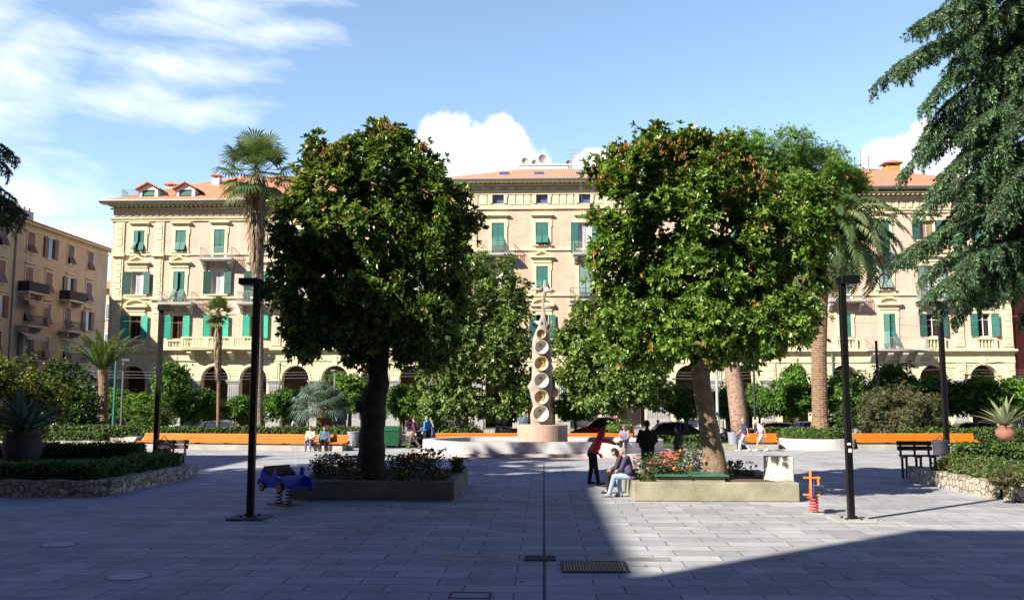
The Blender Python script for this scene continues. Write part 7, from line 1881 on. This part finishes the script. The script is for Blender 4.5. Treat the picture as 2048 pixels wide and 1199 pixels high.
# woman in red jacket leaning over, arm held out to the seated person
LEAN = pose(STAND, pel=(0, -.03, .93), chest=(0, .14, 1.22), neck=(0, .24, 1.38), head=(0, .31, 1.49), face=(0, .8, -.6), shL=(-.17, .17, 1.32), shR=(.17, .17, 1.32), elR=(.16, .44, 1.28), wrR=(.10, .70, 1.20), handR=(0, 1, -.15), elL=(-.26, .10, 1.06), wrL=(-.20, .26, .90), knL=(-.12, .0, .49), anL=(-.18, -.05, .09), toL=(-.20, .10, .035), knR=(.10, .06, .49), anR=(.13, .12, .09), toR=(.15, .27, .035))
q = G(1186, 968); person('person in a red hooded jacket and black trousers leaning and reaching to the seated pair', (q.x, q.y, 0), R(-72), LEAN, RED, BLK, SHOE, None, 1.06, hood=True, group='people around the right planter')
q = G(1222, 966); person('person with long black hair in black clothes sitting on the planter edge', (pr0.x - .10, pr0.y + 2.0, 0), R(84), pose(sit(.49, .10), head=(0, .26, 1.19), neck=(0, .17, 1.07), face=(0, .9, -.45)), mat('grey_black_knit', (.05, .05, .055), .9), BLK, SHOE, BLKH, .98, longhair=True, group='people around the right planter')
person('grey haired man in a purple jacket and pale jeans sitting on the planter edge', (pr0.x + .04, pr0.y + .92, 0), R(74), pose(sit(.49, .14), wrL=(-.10, .34, .72), wrR=(.02, .33, .70), elR=(.25, .14, .80), head=(0, .25, 1.21), neck=(0, .17, 1.08), knL=(-.12, .46, .56), knR=(.14, .42, .56), anL=(-.12, .60, .10), anR=(.12, .34, .10), toL=(-.14, .75, .04), toR=(.14, .49, .04)), PURP, JEANS, mat('grey_trainer', (.20, .21, .24), .7), GRYH, 1.02, coat=.1, group='people around the right planter')
q = PT(1295, 900, 30.2); person('broad man in black seen from behind, standing past the red roses', (q.x, 30.2, 0), R(5), pose(STAND, elL=(-.27, .05, 1.14), elR=(.27, .05, 1.14), wrL=(-.12, .24, 1.08), wrR=(.12, .24, 1.08)), BLK, BLK, SHOE, BLKH, 1.16, coat=.12, group='people around the right planter')
q = PT(1358, 900, 30.8); person('dark haired man in an olive black jacket standing left of the pale trunk', (q.x, 30.8, 0), R(60), STAND, OLV, BLK, SHOE, BLKH, 1.05, skin=SKINT, group='people around the right planter')
q = PT(1341, 910, 29.3); person('person bent forward in a coral pink jacket behind the rose bushes', (q.x, 29.3, 0), R(-14), pose(sit(.42, .30), head=(0, .56, .96), neck=(0, .44, .92), face=(0, .6, -.8), chest=(0, .28, .80), shL=(-.18, .36, .88), shR=(.18, .36, .88), elL=(-.22, .42, .62), elR=(.22, .42, .62), wrL=(-.10, .52, .45), wrR=(.10, .52, .45)), PINK, NAVY, SHOE, BRNH, 1.05, hood=False, group='people around the right planter')
b = MB(); b.bbox(q.x - .5, q.x + .5, 29.1, 29.5, 0, .42, .02); tag(b.build('stone_stool', CONCG, origin=(q.x, 29.3, 0)), 'low stone seat under the person in coral pink', 'seat')
q = PT(1250, 880, FC.y - hy + .5); person('person in a purple cap sitting on the fountain rim', (q.x, fy + .35, .0), R(160), pose(sit(.70, .08), anL=(-.12, .44, .32), anR=(.12, .44, .30), toL=(-.14, .58, .28), toR=(.14, .58, .26)), mat('lilac_grey_top', (.25, .2, .28), .8), NAVY, SHOE, PURC, .95, cap=True, group='people around the fountain')
q = PT(1048, 850, 48.8); person('grey haired person standing behind the fountain pedestal', (PT(1048, 850, 54.9).x, 54.9, 0), R(190), STAND, TEAL, NAVY, SHOE, GRYH, 1.12, group='people around the fountain')
q = G(1489, 902); person('bald man in a navy polo shirt and pale trousers walking left', (q.x, q.y, 0), R(92), WALK, mat('navy_polo', (.04, .05, .10), .8), LILAC, SHOEW, None, 1.0, sleeves=False, skin=mat('ruddy_skin', (.60, .30, .23), .6), group='people walking across the square')
q = G(1524, 902); person('stooped man in a white cap, pink shirt and white shorts walking left', (q.x, q.y, 0), R(86), pose(WALK, chest=(0, .10, 1.24), neck=(0, .20, 1.40), head=(0, .29, 1.50), shL=(-.17, .12, 1.35), shR=(.17, .12, 1.35)), mat('pale_pink_shirt', (.70, .52, .54), .85), WHT, SHOEW, WHT, 1.0, shorts=True, sleeves=False, cap=True, skin=MATS['ruddy_skin'], group='people walking across the square')
q = G(622, 901); person('woman in a cream jacket and dark red hat sitting on the long bench', (q.x - .05, q.y + .05, 0), R(178), sit(.45, -.02), CRM, mat('dusty_purple_skirt', (.16, .13, .28), .85), SHOEW, DKRED, .98, group='people on the long bench')
q = G(648, 901); person('woman in an open blue jacket sitting at the right end of the long bench', (q.x, q.y + .05, 0), R(184), pose(sit(.45, -.04), wrL=(-.30, .12, .50), wrR=(.30, .12, .50), elL=(-.27, 0, .74), elR=(.27, 0, .74)), TEAL, BLK, SHOE, BRNH, .98, group='people on the long bench')
q = G(829, 897); person('walker with a dark backpack near the green waste container', (q.x, q.y, 0), R(70), WALK, mat('dark_maroon_jacket', (.10, .03, .05), .85), mat('brown_trousers', (.13, .09, .07), .85), SHOE, BRNH, 1.0, bag=BLK, group='people walking across the square')
q = PT(857, 880, 52.2); person('person in a bright blue jacket by the dark scooter', (q.x, 51.4, 0), R(60), STAND, BLU, NAVY, SHOE, GRYH, 1.0, group='people walking across the square')
q = PT(592, 870, 77.5); person('person in white and orange outside the left arcade shops', (q.x, 77.2, .12), R(100), WALK, mat('white_orange_top', (.75, .45, .3), .8), WHT, SHOEW, BRNH, 1.05, group='people under the arcade')
for px, Y, l, m1_, m2_ in ((612, 77.6, 'person in dark clothes beside the person in white and orange', BLK, NAVY), (672, 78.0, 'person in a blue top near the shops behind the blue grey palm', BLU, BLK), (1532 + 62, 77.4, 'person in grey outside the shops left of the ringed palm', GRYH, NAVY)):
    q = PT(px, 870, Y); person(l, (q.x, Y, .12), R(rnd.uniform(0, 360)), WALK, m1_, m2_, SHOE, BRNH, 1.0, group='people under the arcade')
# a few fallen leaves on the paving
P = []
for px, py in ((1208, 995), (1300, 1006), (1262, 990), (822, 997), (1385, 1012), (700, 1060), (1520, 1030), (980, 1150), (1050, 1165), (1190, 1060), (1660, 1090), (540, 1120), (1290, 1130), (1440, 1050), (880, 1080), (1560, 1120), (400, 1060), (300, 1100), (1760, 1040), (1115, 1000), (1140, 1040), (760, 1010), (1330, 1012), (620, 1003)):
    g_ = G(px, py); P.append((g_.x, g_.y, .012))
V, F, mi = leafset(np.array(P), np.tile([0, 0, 1.], (len(P), 1)), 1, .11, .06, 80, 88, .05)
o = npmesh('fallen_leaves', V, F, mi, [mat('dry_leaf', (.35, .18, .07), .8)]); o['kind'] = 'stuff'; o['label'] = 'dry brown magnolia leaves scattered on the paving'; o['category'] = 'leaves'
